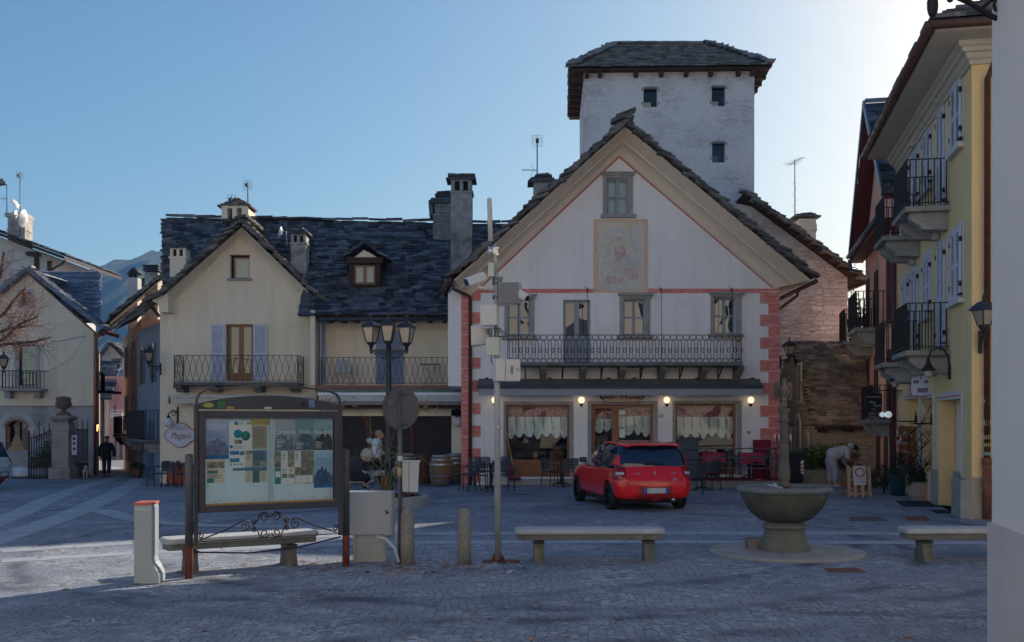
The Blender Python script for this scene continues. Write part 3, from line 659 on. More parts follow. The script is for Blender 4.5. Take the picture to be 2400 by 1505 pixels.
# raised step, ramp platform
step=MB();step.box(X_(1195,YB),X_(1560,YB),30.9,YB-.06,0,.16);sp=struct(step.build("stone_step",granite,None,bevel=.01))
pl=thing("terrace_platform","low wooden terrace with dark red carpet in front of the bar","platform",(X_(1690,30.7),30.6,0))
m=MB();m.box(X_(1548,30.),X_(1838,30.),29.9,31.4,.0,.2);m.build("base",mat("chequer_plate",(.22,.22,.21),.6,.2,12.,.004,60.,metal=.3),pl)
m=MB();m.box(X_(1547,30.)-.01,X_(1838,30.)+.01,29.88,31.41,.2,.215);m.add([(X_(1838,30.),30.,.205),(X_(1880,30.),30.,.02),(X_(1880,30.),31.3,.02),(X_(1838,30.),31.3,.205)],[(0,1,2,3)]);m.build("carpet",mat("red_carpet",(.20,.022,.04),.95,.15,8.),pl)
m=MB();xs=[X_(a,29.95)for a in(1546,1710,1806)];zz=(.55,.85,1.12)
for z in zz:m.tube([(xs[0],29.95,z),(xs[2],29.95,z),(xs[2]+.15,29.95,z),(xs[2]+.55,31.2,z)],.02,6)
for x in xs+[xs[2]+.15]:m.tube([(x,29.95,.02),(x,29.95,1.12)],.024,6)
m.build("railing",mat("grey_steel_tube",(.10,.11,.13),.5,.1,metal=.4),pl)
m=MB();c=X_(1800,31);m.box(c-.42,c+.1,31.05,31.12,.215,1.35);m.build("side_screen",mat("red_screen",(.18,.015,.035),.9,.1),pl)
# lamps, signs on the facade
opal=emit("lit_opal_globe",(1.0,.72,.46),.75)
for i,(x,lab)in enumerate(((1160,"lit globe wall lamp behind the camera mast"),(1362,"lit globe wall lamp just left of the bar entrance"),(1561,"lit globe wall lamp just right of the bar entrance"),(1757,"lit globe wall lamp beside the right hand quoins"))):
 z=fb.q(0,938)[1];u=fb.q(x,0)[0];L=thing("wall_lamp",lab,"lamp",fb.p(u,z,.15),"lit globe lamps on the bar front")
 m=MB();m.sphere(fb.p(u,z,.17),.098,16,10);m.build("globe",opal,L)
 m=MB();m.lathe([(.035,-.1),(.06,-.13),(.035,-.16),(.02,-.2)],fb.p(u,z,.17),10);m.tube([fb.p(u,z-.15,.17),fb.p(u,z-.16,.05),fb.p(u,z-.1,0)],.02,6);m.build("holder",iron,L)
sg=thing("bar_sign","cream bar sign with dark red script half hidden under the awning","sign",fb.p(fb.q(1458,0)[0],fb.q(0,925)[1],.1))
m=MB();pts=[(1416,944),(1416,939),(1408,934),(1404,926),(1406,916),(1416,908),(1440,904),(1475,904),(1500,907),(1511,915),(1512,926),(1508,934),(1500,938),(1498,943)]
m.prism([fb.q(*p)for p in pts],fb.p,.05,.1);m.build("board",mat("maroon_edge",(.22,.02,.04),.6),sg)
cxp,cyp=1458,924;m=MB();m.prism([fb.q(cxp+(a-cxp)*.972,cyp+(b-cyp)*.93)for a,b in pts],fb.p,.1,.104);m.build("face",mat("cream_sign",(.58,.48,.36),.7,.05),sg)
text("Bar Kuur",.44,fb.p(fb.q(1458,0)[0],fb.q(0,925)[1],.108),fb.u,ZV,mat("maroon_paint",(.20,.005,.03),.6),sg,shear=.35,sx=.86)
m=MB();r=fb.R(1542,971,1556,979);fb.box(m,r[0],r[2],r[1],r[3],0,.012);tag(m.build("wall_plaque",mat("plaque",(.45,.43,.47),.5,.2,30.),None),"small framed plaque on the bar wall beside the entrance","plaque")
m=MB();r=fb.R(1751,1010,1759,1017)
for k in range(4):z=lerp(r[1],r[3],(k+.5)/4);fb.box(m,r[0],r[2],z-.008,z+.006,0,.012)
m.build("air_vent",zinc,bar)
# ---------------- cafe house: cream gable, long slab roof, loggia ----------------
YC=36.0;fcx=Fac(0,YC);base_c=-.4
cafe=thing("cafe_house","cream cafe house with steep stone slab gable, loggia and long dark roof","house",(X_(560,YC),YC+3,-.3))
H_ga=fcx.R(539,597,585,653);H_gd=fcx.R(530,760,593,893)
wall(fcx,pp(fcx,[(375,1150),(745,1150),(745,700),(720,690),(561,528),(392,690),(375,705)]),[H_ga,H_gd],.25,7.0,"wall",cream_pl,cafe)
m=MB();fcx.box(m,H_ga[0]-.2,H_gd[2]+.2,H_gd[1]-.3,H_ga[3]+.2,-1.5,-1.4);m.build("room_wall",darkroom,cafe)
f=window(fcx,cafe,fcx.R(545,601,585,653),-.2,wood,pane,1,1,.05,back=curt)
m=MB();r=fcx.R(533,653,590,658);fcx.box(m,r[0],r[2],r[1],r[3],0,.1);m.build("sill",granite,f,bevel=.01)
f=window(fcx,cafe,(fcx.q(533,0)[0],H_gd[1],H_gd[2],H_gd[3]),-.18,wood,darkpane,2,1,.09,.08,name="balcony_door")
m=MB();fcx.box(m,fcx.q(535,0)[0],fcx.q(590,0)[0],H_gd[1]+.02,H_gd[1]+.28,-.125,-.115);m.build("door_panel",wood,f)
for a,b in((495,528),(594,627)):shutter(fcx,cafe,fcx.R(a,760,b,893),.01,lavender)
# raking cornice with scroll ends
RI=[fcx.p(*fcx.q(408,706)),fcx.p(*fcx.q(561,555)),fcx.p(*fcx.q(706,706))];RO=[at(368,705,35.3),at(566,532,35.3),at(752,712,35.3)]
m=MB()
prof2=[(0,0),(.06,.05),(.22,.05),(.3,.1),(.5,.2),(.75,.42),(.95,.62),(1,.66)]
for side in(0,1):
 vs=[]
 for t,d in prof2:
  for k in((0,1)if side==0 else(1,2)):q=lerp(RI[k],RO[k],t);vs.append(Vector((q.x,YC-d,q.z)))
 m.add(vs,[(2*i,2*i+1,2*i+3,2*i+2)for i in range(len(prof2)-1)])
for pts in([(371,708),(408,693),(408,736),(387,736),(387,725),(382,715),(371,711)],[(706,693),(752,712),(742,714),(734,722),(730,731),(730,742),(706,742)]):m.prism([fcx.q(*p)for p in pts],fcx.p,0,.62)
m.build("cornice",cream_pl,cafe)
m=MB()
for a,b in(((405,707),(561,554)),((561,554),(708,707))):
 (u0,z0),(u1,z1)=fcx.q(*a),fcx.q(*b);m.add([fcx.p(u0,z0,.004),fcx.p(u1,z1,.004),fcx.p(u1,z1+.03,.004),fcx.p(u0,z0+.03,.004)],[(0,1,2,3)])
m.build("painted_line",mat("faint_red_line",(.42,.20,.14),.9),cafe,recalc=False)
# gable roof
ro=MB();A_=at(345,711,35.25);P_=at(567,520,35.25);B_=at(775,716,35.25)
# the gable roof sweeps out at the foot
def curve_roof(mb,E,P,yb,seed):
 M_=lerp(E,P,.22)+Vector((0,0,-.12))
 for a,b,sd in((E,M_,seed),(M_,P,seed+1)):
  slab_roof(mb,a,(a.x,yb,a.z),(b.x,yb,b.z),b,.18,.4,.05,sd,.06)
 n=44
 for i in range(n):
  t=(i+rnd.random()*.6)/n;c=lerp(E,M_,t/.22)if t<.22 else lerp(M_,P,(t-.22)/.78);sg=1 if P.x>E.x else-1
  mb.obox(c+Vector((0,rnd.uniform(-.02,.07),.03+rnd.uniform(0,.08))),(.14+rnd.random()*.1,0,sg*rnd.uniform(.05,.12)),(0,.2,0),(-sg*.01,0,rnd.uniform(.014,.03)))
curve_roof(ro,A_,P_,39.2,21);curve_roof(ro,B_,P_,39.2,31)
for k in range(12):ro.obox(Vector((P_.x,35.2+k*.33,P_.z+.16)),(.2,0,rnd.uniform(-.05,.05)),(0,.19,.02),(.01,0,.045))
gr_=ro.build("gable_roof",slate_warm,cafe)
# main roof: ridge along X
YE,YR=34.6,38.6;ERl=at(392,512,YR);ERr=at(1190,527,YR)
EL,ER_=at(700,742,YE),at(1052,741,YE)
m=MB()
slab_roof(m,EL,ER_,Vector((ERr.x-1.2,YR,ERr.z)),Vector((EL.x,YR,lerp(ERl.z,ERr.z,.45))),.155,.34,.045,41,.06)
Lz=Z_(690,36.6);slab_roof(m,at(394,684,36.3),Vector((EL.x,36.3,Z_(684,36.3))),Vector((EL.x,YR,lerp(ERl.z,ERr.z,.45))),ERl,.14,.34,.045,42,.06)
tr=Vector((ERr.x,YR,ERr.z));slab_roof(m,Vector((X_(1050,36),36.,Z_(652,36.))),Vector((X_(1180,36),36.,Z_(652,36.))),tr,Vector((X_(1060,YR),YR,ERr.z)),.155,.34,.045,43,.06)
k=0;x=ERl.x
while x<ERr.x:
 wd=rnd.uniform(.35,.7);zz_=lerp(ERl.z,ERr.z,(x-ERl.x)/(ERr.x-ERl.x));m.obox((x+wd/2,YR,zz_+.1+rnd.uniform(-.02,.03)),(wd/2-.01,0,rnd.uniform(-.02,.02)),(0,.22,.03),(0,0,rnd.uniform(.03,.055)));x+=wd
for i in range(34):
 c=lerp(at(397,690,36.3),ERl,i/34);m.obox(c+Vector((rnd.uniform(-.06,.04),0,.02)),(.2,0,.01),(0,.14,0),(0,0,.03))
mr=m.build("main_roof",slate,cafe)
m=MB();m.add([EL,ER_,(ERr.x-1.2,YR,ERr.z),(EL.x,YR,lerp(ERl.z,ERr.z,.45))],[(0,1,2,3)]);m.add([(ERl.x,YR,ERl.z),(ERr.x,YR,ERr.z),(ERr.x,YR+4,ERr.z-4),(ERl.x,YR+4,ERl.z-4)],[(0,1,2,3)])
m.add([at(396,688,36.35),(EL.x,36.35,Z_(688,36.35)),(EL.x,YR,ERl.z),ERl],[(0,1,2,3)]);m.build("roof_deck",darkwood,mr,recalc=False)
m=MB();m.tube([EL+Vector((.7,-.1,-.1)),ER_+Vector((0,-.1,-.1))],.07,8);m.tube([at(768,733,34.9),at(752,742,35.5),at(750,755,35.6),at(750,900,35.6)],.045,8);m.build("gutter",zinc,cafe,each=True)
m=MB()
for x in(768,800,830,880,915,965,1005,1040):u=X_(x,34.8);m.box(u-.07,u+.07,34.65,35.9,Z_(748,34.8)-.07,Z_(748,34.8)+.08)
m.build("rafter_tail",darkwood,cafe,each=True)
m=MB();m.tube([at(352,715,35.3),at(372,740,37.)],.06,8);m.build("gutter",copper,cafe)
# dormer
do=thing("dormer","x","x");do.parent=cafe;do.location=(0,0,0)
for k_ in("label","category"):del do[k_]
do.location=at(857,620,35.6)-Vector(cafe.location);fdm=Fac(0,35.3)
m=MB();r=fdm.R(819,604,891,667);fdm.box(m,r[0],r[2],r[1]-.05,r[3],-1.6,-.25);m.build("cheek",darkwood,do)
m=MB();m.prism([fdm.q(*p)for p in((825,607),(890,607),(872,596),(853,586),(838,598))],fdm.p,-1.4,.02);m.build("dormer_gable",cream_pl,do)
m=MB();r=fdm.R(812,604,898,618);fdm.box(m,r[0],r[2],r[1],r[3],-.05,.1)
for a,b in((819,831),(880,891)):r=fdm.R(a,618,b,665);fdm.box(m,r[0],r[2],r[1],r[3],-.05,.05)
m.build("timber_frame",darkwood,do)
f=MB();window(fdm,do,fdm.R(831,622,879,665),-.03,wood,pane,2,1,.05,.05,back=curt)
m=MB();a,b,c=at(806,606,35.1),at(853,572,35.1),at(903,606,35.1)
slab_roof(m,a,a+Vector((0,2.2,0)),b+Vector((0,2.2,0)),b,.2,.35,.055,51,.05);slab_roof(m,c,c+Vector((0,2.2,0)),b+Vector((0,2.2,0)),b,.2,.35,.055,52,.05);m.build("dormer_roof",slate,do)
# chimneys
def chimney(par,x,y,x2,y2,Y,style,m_,name="chimney"):
 a,b=at(x,y2,Y),at(x2,y,Y);wd=(b.x-a.x)/2;c=(a.x+b.x)/2;mb=MB();zt_=b.z
 ch_h=zt_-a.z;zc=zt_-wd*.55;zo=zc-wd*1.15
 mb.box(c-wd,c+wd,Y-wd,Y+wd,a.z,zo)
 mb.box(c-wd*1.12,c+wd*1.12,Y-wd*1.12,Y+wd*1.12,zo,zo+.07)
 for sx in(-1,0,1):mb.box(c+sx*wd*.8-wd*.17,c+sx*wd*.8+wd*.17,Y-wd,Y+wd,zo+.07,zc)
 mb.box(c-wd,c+wd,Y-wd*.99,Y+wd*.99,zc,zc+.06)
 o=mb.build(name,m_,par);d_=MB();d_.box(c-wd*.75,c+wd*.75,Y-wd*.5,Y+wd*.5,zo+.07,zc);d_.build("flue",darkroom,o)
 cp=MB();z=zc+.07
 for k in range(4 if style else 3):
  s_=1.3-(.28*k if style else .03*k)
  for q in range(2):cp.obox((c+rnd.uniform(-.03,.03)+(q-.5)*wd*s_,Y,z),(wd*s_*.55,0,rnd.uniform(-.02,.02)),(0,wd*s_,0),(0,0,.03))
  z+=.065
 cp.build("chimney_cap",slate,o);return o
rend=mat("aged_render",(.46,.43,.39),.95,.2,2.,.015,15.,col2=(.22,.21,.20),c2t=(.5,.68));roughr=mat("rough_render",(.33,.325,.33),.95,.35,5.,.05,9.,col2=(.17,.17,.17),c2s=2.5,c2t=(.5,.62))
chimney(cafe,404,577,441,668,36.9,1,cream_pl)
chimney(cafe,685,545,721,668,36.4,1,rend)
tallc=chimney(cafe,1058,416,1107,640,35.2,0,roughr)
m=MB();a=at(1017,530,38.2);m.box(a.x,X_(1060,38.2),37.7,38.7,a.z-.6,Z_(476,38.2));oc=m.build("chimney",stonemat("stub_stone",(.30,.29,.28),(.22,.21,.2),(.24,.24,.24),4.,10.),cafe)
m=MB()
for k,(x0,x1,y)in enumerate(((1008,1058,480),(1012,1060,474),(1022,1058,466),(1026,1058,459))):m.obox(at((x0+x1)/2,y,38.2),((x1-x0)/2/F*38.2,0,rnd.uniform(-.04,.03)),(0,.6,0),(0,0,.05))
m.obox(at(1014,492,38.2),(.1,0,.05),(0,.5,0),(-.02,0,.28));m.build("chimney_cap",slate,oc)
m=MB();c=at(558,512,YR);
for(x0,x1)in((528,541),(553,563),(575,590)):m.box(X_(x0,YR),X_(x1,YR),YR-.5,YR+.5,c.z-.1,Z_(486,YR))
m.box(X_(528,YR),X_(590,YR),YR-.48,YR+.48,Z_(494,YR),Z_(486,YR));oc=m.build("chimney",cream_pl,cafe)
m=MB();z=Z_(487,YR)
for k in range(7):
 hw=(.6-.075*k)
 for q in(-1,0,1):m.obox((c.x+q*hw*.66+rnd.uniform(-.04,.04),YR,z+.05*k),(hw*.36,0,q*-.03),(0,hw*.9,0),(0,0,.032))
m.build("chimney_cap",slate_warm,oc)
# gable balcony with diamond railing
def diamond_rail(mb,P0,P1,z0,z1,n):
 P0,P1=Vector(P0),Vector(P1);L=lambda t,z:Vector((lerp(P0.x,P1.x,t),lerp(P0.y,P1.y,t),z))
 mb.bar(L(0,z1),L(1,z1),.03,.018);mb.bar(L(0,z0),L(1,z0),.025,.018)
 for i in range(n):
  a,b=i/n,(i+1)/n;mb.bar(L(a,z0),L(b,z1),.012);mb.bar(L(b,z0),L(a,z1),.012)
 for t in(0,1):mb.bar(L(t,z0-.05),L(t,z1),.026)
YCb=35.05;zt,zb=Z_(833,YCb),Z_(893,YCb);xa,xb=X_(409,YCb),X_(698,YCb)
m=MB();m.box(xa-.03,xb+.03,YCb-.05,YC,zb-.14,zb-.04);bo=m.build("balcony",mat("mossy_stone",(.13,.13,.13)),cafe,bevel=.01)
m=MB();diamond_rail(m,(xa,YCb,0),(xb,YCb,0),zb,zt,20);diamond_rail(m,(xa,YCb,0),(xa,YC,0),zb,zt,4);diamond_rail(m,(xb,YCb,0),(xb,YC,0),zb,zt,4);m.build("railing",iron,bo)
m=MB()
for x in(424,505,606,690):u=X_(x,35.5);m.box(u-.13,u+.13,YCb+.05,YC,zb-.25,zb-.14);m.box(u-.13,u+.13,YCb+.35,YC,zb-.36,zb-.25)
m.build("stone_bracket",mat("dark_stone",(.16,.155,.15)),bo,each=True)
# ---- loggia and ground floor between the gable and the bar ----
YL=35.6;fl=Fac(0,YL);zs=Z_(903,34.4)
m=MB();fl.box(m,X_(744,YL),X_(1092,YL),zs-.2,Z_(745,YL)+.3,-.3,0);fl.box(m,X_(744,YL)-.05,X_(751,YL),zs,Z_(735,YL),0,1.);m.build("loggia_wall",cream_pl,cafe)
for a,b in((881,913),(914,946)):shutter(fl,cafe,fl.R(a,776,b,900),.02,mat("mid_blue_shutter_paint",(.24,.31,.46),.6,.08))
shutter(Fac(X_(752,35.2),35.2,80),cafe,(-.1,zs,.35,Z_(755,35.3)),.0,lavender)
YF=34.15;m=MB();m.box(X_(738,YF),X_(1085,YF),YF,YL,Z_(903,YF)-.1,Z_(903,YF));ls=m.build("loggia_floor",mat("red_brown_slab_edge",(.30,.13,.10),.9,.2),cafe)
m=MB();zt,zb=Z_(838,YF),Z_(898,YF);diamond_rail(m,(X_(752,YF),YF+.08,0),(X_(1076,YF),YF+.08,0),zb,zt,25);diamond_rail(m,(X_(1076,YF),YF+.08,0),(X_(1076,YF),YL,0),zb,zt,6);m.build("railing",iron,ls)
m=MB();m.box(X_(738,YF),X_(1083,YF),YF+.05,YL,Z_(921,YF),Z_(908,YF));m.build("green_fascia",mat("faded_green_board",(.15,.19,.18),.9,.2,2.),cafe)
YS=34.9;fs_=Fac(0,YS);m=MB();fs_.box(m,X_(744,YS),X_(1085,YS),Z_(975,YS),Z_(935,YS),-.2,0);fs_.box(m,X_(1058,YS),X_(1085,YS),-.1,Z_(960,YS),-.2,.0);fs_.box(m,X_(744,YS),X_(1085,YS),-.3,Z_(960,YS),-.4,-.3);m.build("ground_floor_wall",cream_pl,cafe)
rs=mat("brown_roller_shutter",(.085,.07,.075),.55,.15,2.,metal=.2);post=mat("red_brown_post",(.10,.03,.025),.7,.2)
for a,b in((800,856),(868,961),(968,1060)):
 m=MB();z=-.12;u0,u1=X_(a,YS),X_(b,YS)
 while z<Z_(966,YS):m.add([fs_.p(u0,z,-.2),fs_.p(u1,z,-.2),fs_.p(u1,z+.035,-.165),fs_.p(u0,z+.035,-.165),fs_.p(u1,z+.07,-.2),fs_.p(u0,z+.07,-.2)],[(0,1,2,3),(3,2,4,5)]);z+=.07
 m.build("roller_shutter",rs,cafe,recalc=False)
m=MB()
for x in(860,964,1061):u=X_(x,YS);fs_.box(m,u-.06,u+.06,-.1,Z_(958,YS),-.2,-.12)
m.build("shutter_post",post,cafe,each=True)
m=MB();fs_.box(m,X_(745,YS),X_(1085,YS),Z_(958,YS),Z_(950,YS),-.05,.55);m.build("lintel_board",darkwood,cafe)
def awning(lab,x0,x1,y0,y1,Y,m1,m2):
 a=thing("awning",lab,"awning",(X_((x0+x1)/2,Y),Y,Z_(y1,Y)));f_=Fac(0,Y)
 m=MB();r=f_.R(x0,y0,x1,lerp(y0,y1,.35));f_.box(m,r[0],r[2],r[1],r[3],-.35,.02);m.build("cassette",m1,a,bevel=.02)
 m=MB();r=f_.R(x0+3,lerp(y0,y1,.35),x1-3,y1);n=40;vs=[]
 for i in range(n+1):u=lerp(r[0],r[2],i/n);vs+=[f_.p(u,r[3],-.02),f_.p(u,r[1],-.03+.012*math.sin(i*1.1))]
 m.add(vs,[(2*i,2*i+1,2*i+3,2*i+2)for i in range(n)],True);m.build("valance",m2,a,recalc=False)
 m=MB();f_.box(m,r[0]-.09,r[0]-.045,r[1],r[3]+.1,-.5,-.1);f_.box(m,r[2]+.045,r[2]+.09,r[1],r[3]+.1,-.5,-.1);m.build("side_arm",iron,a);return a
awning("cream folded awning under the gable balcony of the cafe",396,742,925,946,35.3,mat("cream_awning_metal",(.52,.49,.45),.5),mat("cream_awning_cloth",(.55,.49,.42),.9,.1))
awning("pale grey folded awning below the loggia with potted plants",744,1084,920,941,34.1,whitepaint,mat("pale_awning_cloth",(.5,.5,.5),.9,.15))
m=MB();m.box(X_(745,34.3),X_(1083,34.3),34.2,34.9,Z_(949,34.3),Z_(941,34.3));m.build("weathered_ledge",mat("weathered_ledge",(.3,.3,.31),.9,.4,6.,col2=(.08,.08,.08),c2s=6.),cafe)
# white chairs and table on the loggia
def loggia_seat(x,lab):
 t=thing("balcony_chair",lab,"chair",(X_(x,34.9),34.9,zs));X0=X_(x,34.9);m=MB();m.box(X0-.25,X0+.25,34.68,35.12,zs+.42,zs+.46);m.build("seat",whitepaint_g,t)
 m=MB();m.add([(X0-.24,34.66,zs+.46),(X0+.24,34.66,zs+.46),(X0+.2,34.6,zs+.86),(X0-.2,34.6,zs+.86)],[(0,1,2,3)]);m.build("backrest",whitepaint_g,t)
 for sx in(-.24,.24):
  for y in(34.7,35.1):m=MB();m.tube([(X0+sx*1.15,y,zs),(X0+sx,y,zs+.42)],.016,6);m.build("leg",whitepaint_g,t)
  m=MB();m.tube([(X0+sx,35.1,zs+.44),(X0+sx,35.1,zs+.66),(X0+sx,34.64,zs+.66)],.016,6);m.build("armrest",whitepaint_g,t)
whitepaint_g=mat("pale_grey_metal",(.42,.45,.47),.5)
loggia_seat(806,"pale metal armchair standing on the loggia behind the diamond railing")
t=thing("balcony_table","small folding table with pale legs on the loggia","table",(X_(1008,34.9),34.9,zs));X0=X_(1008,34.9)
m=MB();m.box(X0-.33,X0+.33,34.6,35.2,zs+.7,zs+.73);m.build("tabletop",greyblue,t)
for s_ in(-1,1):m=MB();m.bar((X0-.22*s_,34.9,zs),(X0+.22*s_,34.9,zs+.7),.04,.03,up=Vector((0,1,0)));m.build("leg",whitepaint_g,t)
# cafe sign and lamps
sg=thing("cafe_sign","white scalloped cafe sign with maroon edge and thin script on the cream wall","sign",fcx.p(*fcx.q(424,1020),.05))
def scal(k):
 P=[]
 for i in range(72):
  a=2*math.pi*i/72;r_=1+.06*math.cos(4*a)*(1)-.05*abs(math.sin(2*a))**8
  P.append(fcx.q(424+36*k*math.cos(a)*r_*(1 if abs(math.cos(a))<.9 else 1),1020-27.5*k*math.sin(a)*r_))
 return P
m=MB();m.prism(scal(1),fcx.p,.02,.06);m.build("board",mat("maroon_edge",(.22,.02,.04)),sg);m=MB();m.prism(scal(.95),fcx.p,.06,.064);m.build("face",mat("pale_sign",(.60,.58,.64),.6,.04),sg)
scr=mat("brown_script_paint",(.16,.07,.08),.7)
text("CAFFÈ",.15,fcx.p(*fcx.q(423,1005),.067),fcx.u,ZV,mat("grey_letter",(.30,.27,.30),.7),sg,sx=1.15,space=1.1)
text("Pagani",.30,fcx.p(*fcx.q(424,1022),.067),fcx.u,Vector((0,0,1))+fcx.u*.0,scr,sg,shear=.4,sx=.9)
def scrolls(mb,o,u,v,size,r_,k=1):
 pts=[]
 for i in range(26):
  a=i/25*math.pi*3.3;q=size*(1-i/25*.85);pts.append(Vector(o)+Vector(u)*(q*math.cos(a)*k)+Vector(v)*(q*math.sin(a)))
 mb.tube(pts,r_,5)
def globe_lamp(lab,fac,x,y,gx,gy,Y,dd):
 u,z=fac.q(x,y);g_u,g_z=fac.q(gx,gy);L=thing("globe_lamp",lab,"lamp",fac.p(u,z));m=MB();m.sphere(fac.p(g_u,g_z,dd),.17,16,10);m.build("globe",mat("opal_globe",(.62,.60,.62),.35,.04),L)
 m=MB();fac.box(m,u-.03,u+.03,z-.3,z+.3,0,.03);m.tube([fac.p(u,z+.1,.03),fac.p((u+g_u)/2,g_z+.42,dd*.6),fac.p(g_u,g_z+.3,dd),fac.p(g_u,g_z+.16,dd)],.018,6)
 scrolls(m,fac.p(u+(g_u-u)*.4,g_z+.3,dd*.4),fac.u,ZV,.12,.012);m.lathe([(.03,.12),(.08,.16),(.03,.24)],fac.p(g_u,g_z,dd),10);m.build("bracket",iron,L);return L
globe_lamp("unlit globe lamp on a scrolled bracket above the white cafe sign",fcx,417,974,405,990,YC,.45)
globe_lamp("unlit globe lamp with blue lettering beside the brown roller shutters",Fac(0,34.9),1071,955,1071,988,34.9,.15)
m=MB();r=fcx.R(428,968,437,974);fcx.box(m,r[0],r[2],r[1],r[3],0,.01);tag(m.build("house_number",whitepaint,None),"tiny white house number plate on the cream cafe wall","plate")
# aerials
def aerial(lab,x,y0,y1,Y,kind,rz=0):
 a=thing("aerial",lab,"aerial",at(x,y1,Y));p0,p1=at(x,y1,Y),at(x,y0,Y);m=MB();m.tube([p0,p1],.022,6);m.build("mast",zinc,a);m=MB()
 if 'g' in kind:
  c=at(x,y0+10,Y)
  for k in range(6):m.bar(c+Vector((-.16,-.05,-.12+.07*k)),c+Vector((.16,-.05,-.12+.07*k)),.008);
  for sx in(-.16,0,.16):m.bar(c+Vector((sx,-.05,-.14)),c+Vector((sx,-.05,.25)),.008)
  m.obox(c+Vector((0,-.15,.03)),(.05,0,0),(0,.1,0),(0,0,.05))
 if 'y' in kind:
  c=lerp(p0,p1,.22 if 'g' in kind else .5);m.bar(c,c+Vector((-.5,0,.01)),.016)
  for k in range(9):q=c+Vector((-.05-.055*k,0,0));m.bar(q+Vector((0,-.1,-.02)),q+Vector((0,.1,.02)),.01);m.bar(q+Vector((0,0,-.035)),q+Vector((0,0,.035)),.01)
  m.bar(c+Vector((-.1,0,0)),c+Vector((-.22,0,.2)),.01);m.bar(c+Vector((-.1,0,0)),c+Vector((-.22,0,-.2)),.01)
 if 'w' in kind:
  c=p1+Vector((0,0,-.1));m.bar(c+Vector((-.25,0,-.12)),c+Vector((.3,0,.2)),.02)
  for k in range(6):q=c+Vector((-.2+.09*k,0,-.1+.055*k));m.bar(q+Vector((-.32+.03*k,0,-.0)),q+Vector((.32-.03*k,0,.02)),.01)
  c=lerp(p0,p1,.1)
  for s_ in(-1,1):m.tube([c+Vector((0,0,.15)),c+Vector((.4*s_,0,.08)),c+Vector((.95*s_,.1,-.02))],.01,4);m.tube([c,c+Vector((.5*s_,0,.03)),c+Vector((.9*s_,-.1,.02))],.008,4)
  for k in range(6):q=lerp(p0,p1,.35+.07*k);m.bar(q,q+Vector((-.09 if k%2 else .09,0,0)),.012)
 m.build("elements",zinc,a)
aerial("tall grid television aerial above the domed ridge chimney",581,428,490,38.9,'g');aerial("short aerial leaning against the domed ridge chimney",543,462,512,38.4,'g')
aerial("grid and comb aerial rising behind the bar roof",1259,325,420,34.,'gy')
d=thing("satellite_dish","small white satellite dish on the dark slab roof by the grey chimney","dish",at(657,543,36.2));c=at(657,543,36.2)
m=MB();m.lathe([(.02,.06),(.1,.05),(.17,.0),(.18,-.01)],(0,0,0),18)
rot=Matrix.Rotation(R(105),3,'Y');m.v=[rot@v_+c for v_ in m.v];m.build("reflector",whitepaint,d);m=MB();m.tube([c+Vector((.05,0,0)),c+Vector((.2,0,.02)),c+Vector((.22,.1,-.5))],.02,6);m.build("mount",whitepaint_g,d)
# ---------------- tower behind the bar ----------------
twm=stonemat("tower_render",(.60,.575,.60),(.46,.44,.46),(.36,.35,.37),1.6,5.,.06,.03,plaster=(.74,.71,.735),pt=(.30,.55))
tcx=X_(1568,40.6);ft=Fac(tcx,40.6,-2.0)
tow=thing("stone_tower","tall square grey tower with hipped slab roof rising behind the bar","tower",(tcx,43,0))
wins=[ft.R(1508,203,1541,251),ft.R(1668,200,1700,249),ft.R(1669,331,1700,381)]
wall(ft,pp(ft,[(1368,620),(1768,620),(1768,158),(1368,160)]),wins,.3,5.2,"wall",twm,tow)
m=MB()
for r in wins:ft.box(m,r[0]-.3,r[2]+.3,r[1]-.3,r[3]+.3,-1.7,-1.6)
m.build("room_wall",mat("dim_room",(.10,.10,.13),.9),tow)
twf=mat("grey_wood",(.20,.18,.17),.8,.2)
for i,r in enumerate(wins):
 f=window(ft,tow,r,-.22,twf,pane,1,1,.03);m=MB();ft.box(m,r[0],r[2],r[3]-.07,r[3]+.0,-.18,-.02)
 for s_ in(r[0]-.07,r[2]+.03):
  for z in(r[1]+.1,r[3]-.15):ft.box(m,s_,s_+.035,z,z+.09,0,.06)
 m.build("lintel_board",twf,f,each=True)
 m=MB();a,b=(r[0]+.04,lerp(r[0],r[2],.62));ft.box(m,a,b,r[1]+.03,lerp(r[1],r[3],.4 if i<2 else .45),-.5,-.48);m.build("inner_reveal",cream_pl if i<2 else mat("blue_box",(.10,.14,.26),.6),f)  # cream panels added in place of sky seen through the upper windows
def tp(u,z,d):return ft.p(u,z,d)
L=ft.q(1368,160)[0];Rr=ft.q(1768,160)[0];ov=.4;ze=Z_(157,40.2);zr=Z_(108,43.2)
fe=[tp(L-.55,ze,ov),tp(Rr+.55,ze,ov),tp(Rr+.55,ze-.1,-6.),tp(L-.45,ze-.1,-6.)];rg=[tp(L+1.42,zr,-2.6),tp(Rr-1.45,zr,-2.6)]
m=MB();slab_roof(m,fe[0],fe[1],rg[1],rg[0],.13,.32,.045,61,.06);slab_roof(m,fe[1],fe[2],rg[1]+Vector((.01,.1,0)),rg[1],.13,.32,.045,62,.05);slab_roof(m,fe[3],fe[0],rg[0],rg[0]+Vector((-.01,.1,0)),.13,.32,.045,63,.05)
x=rg[0].x
while x<rg[1].x:wd=rnd.uniform(.35,.6);m.obox((x+wd/2,rg[0].y,zr+.12),(wd/2,0,rnd.uniform(-.02,.02)),(0,.2,0),(0,0,.045));x+=wd
for a,b in((fe[0],rg[0]),(fe[1],rg[1])):
 for i in range(24):c=lerp(a,b,(i+.5)/24);m.obox(c+Vector((0,0,.13)),(.2,0,rnd.uniform(-.05,.05)),(0,.2,0),(0,0,.035))
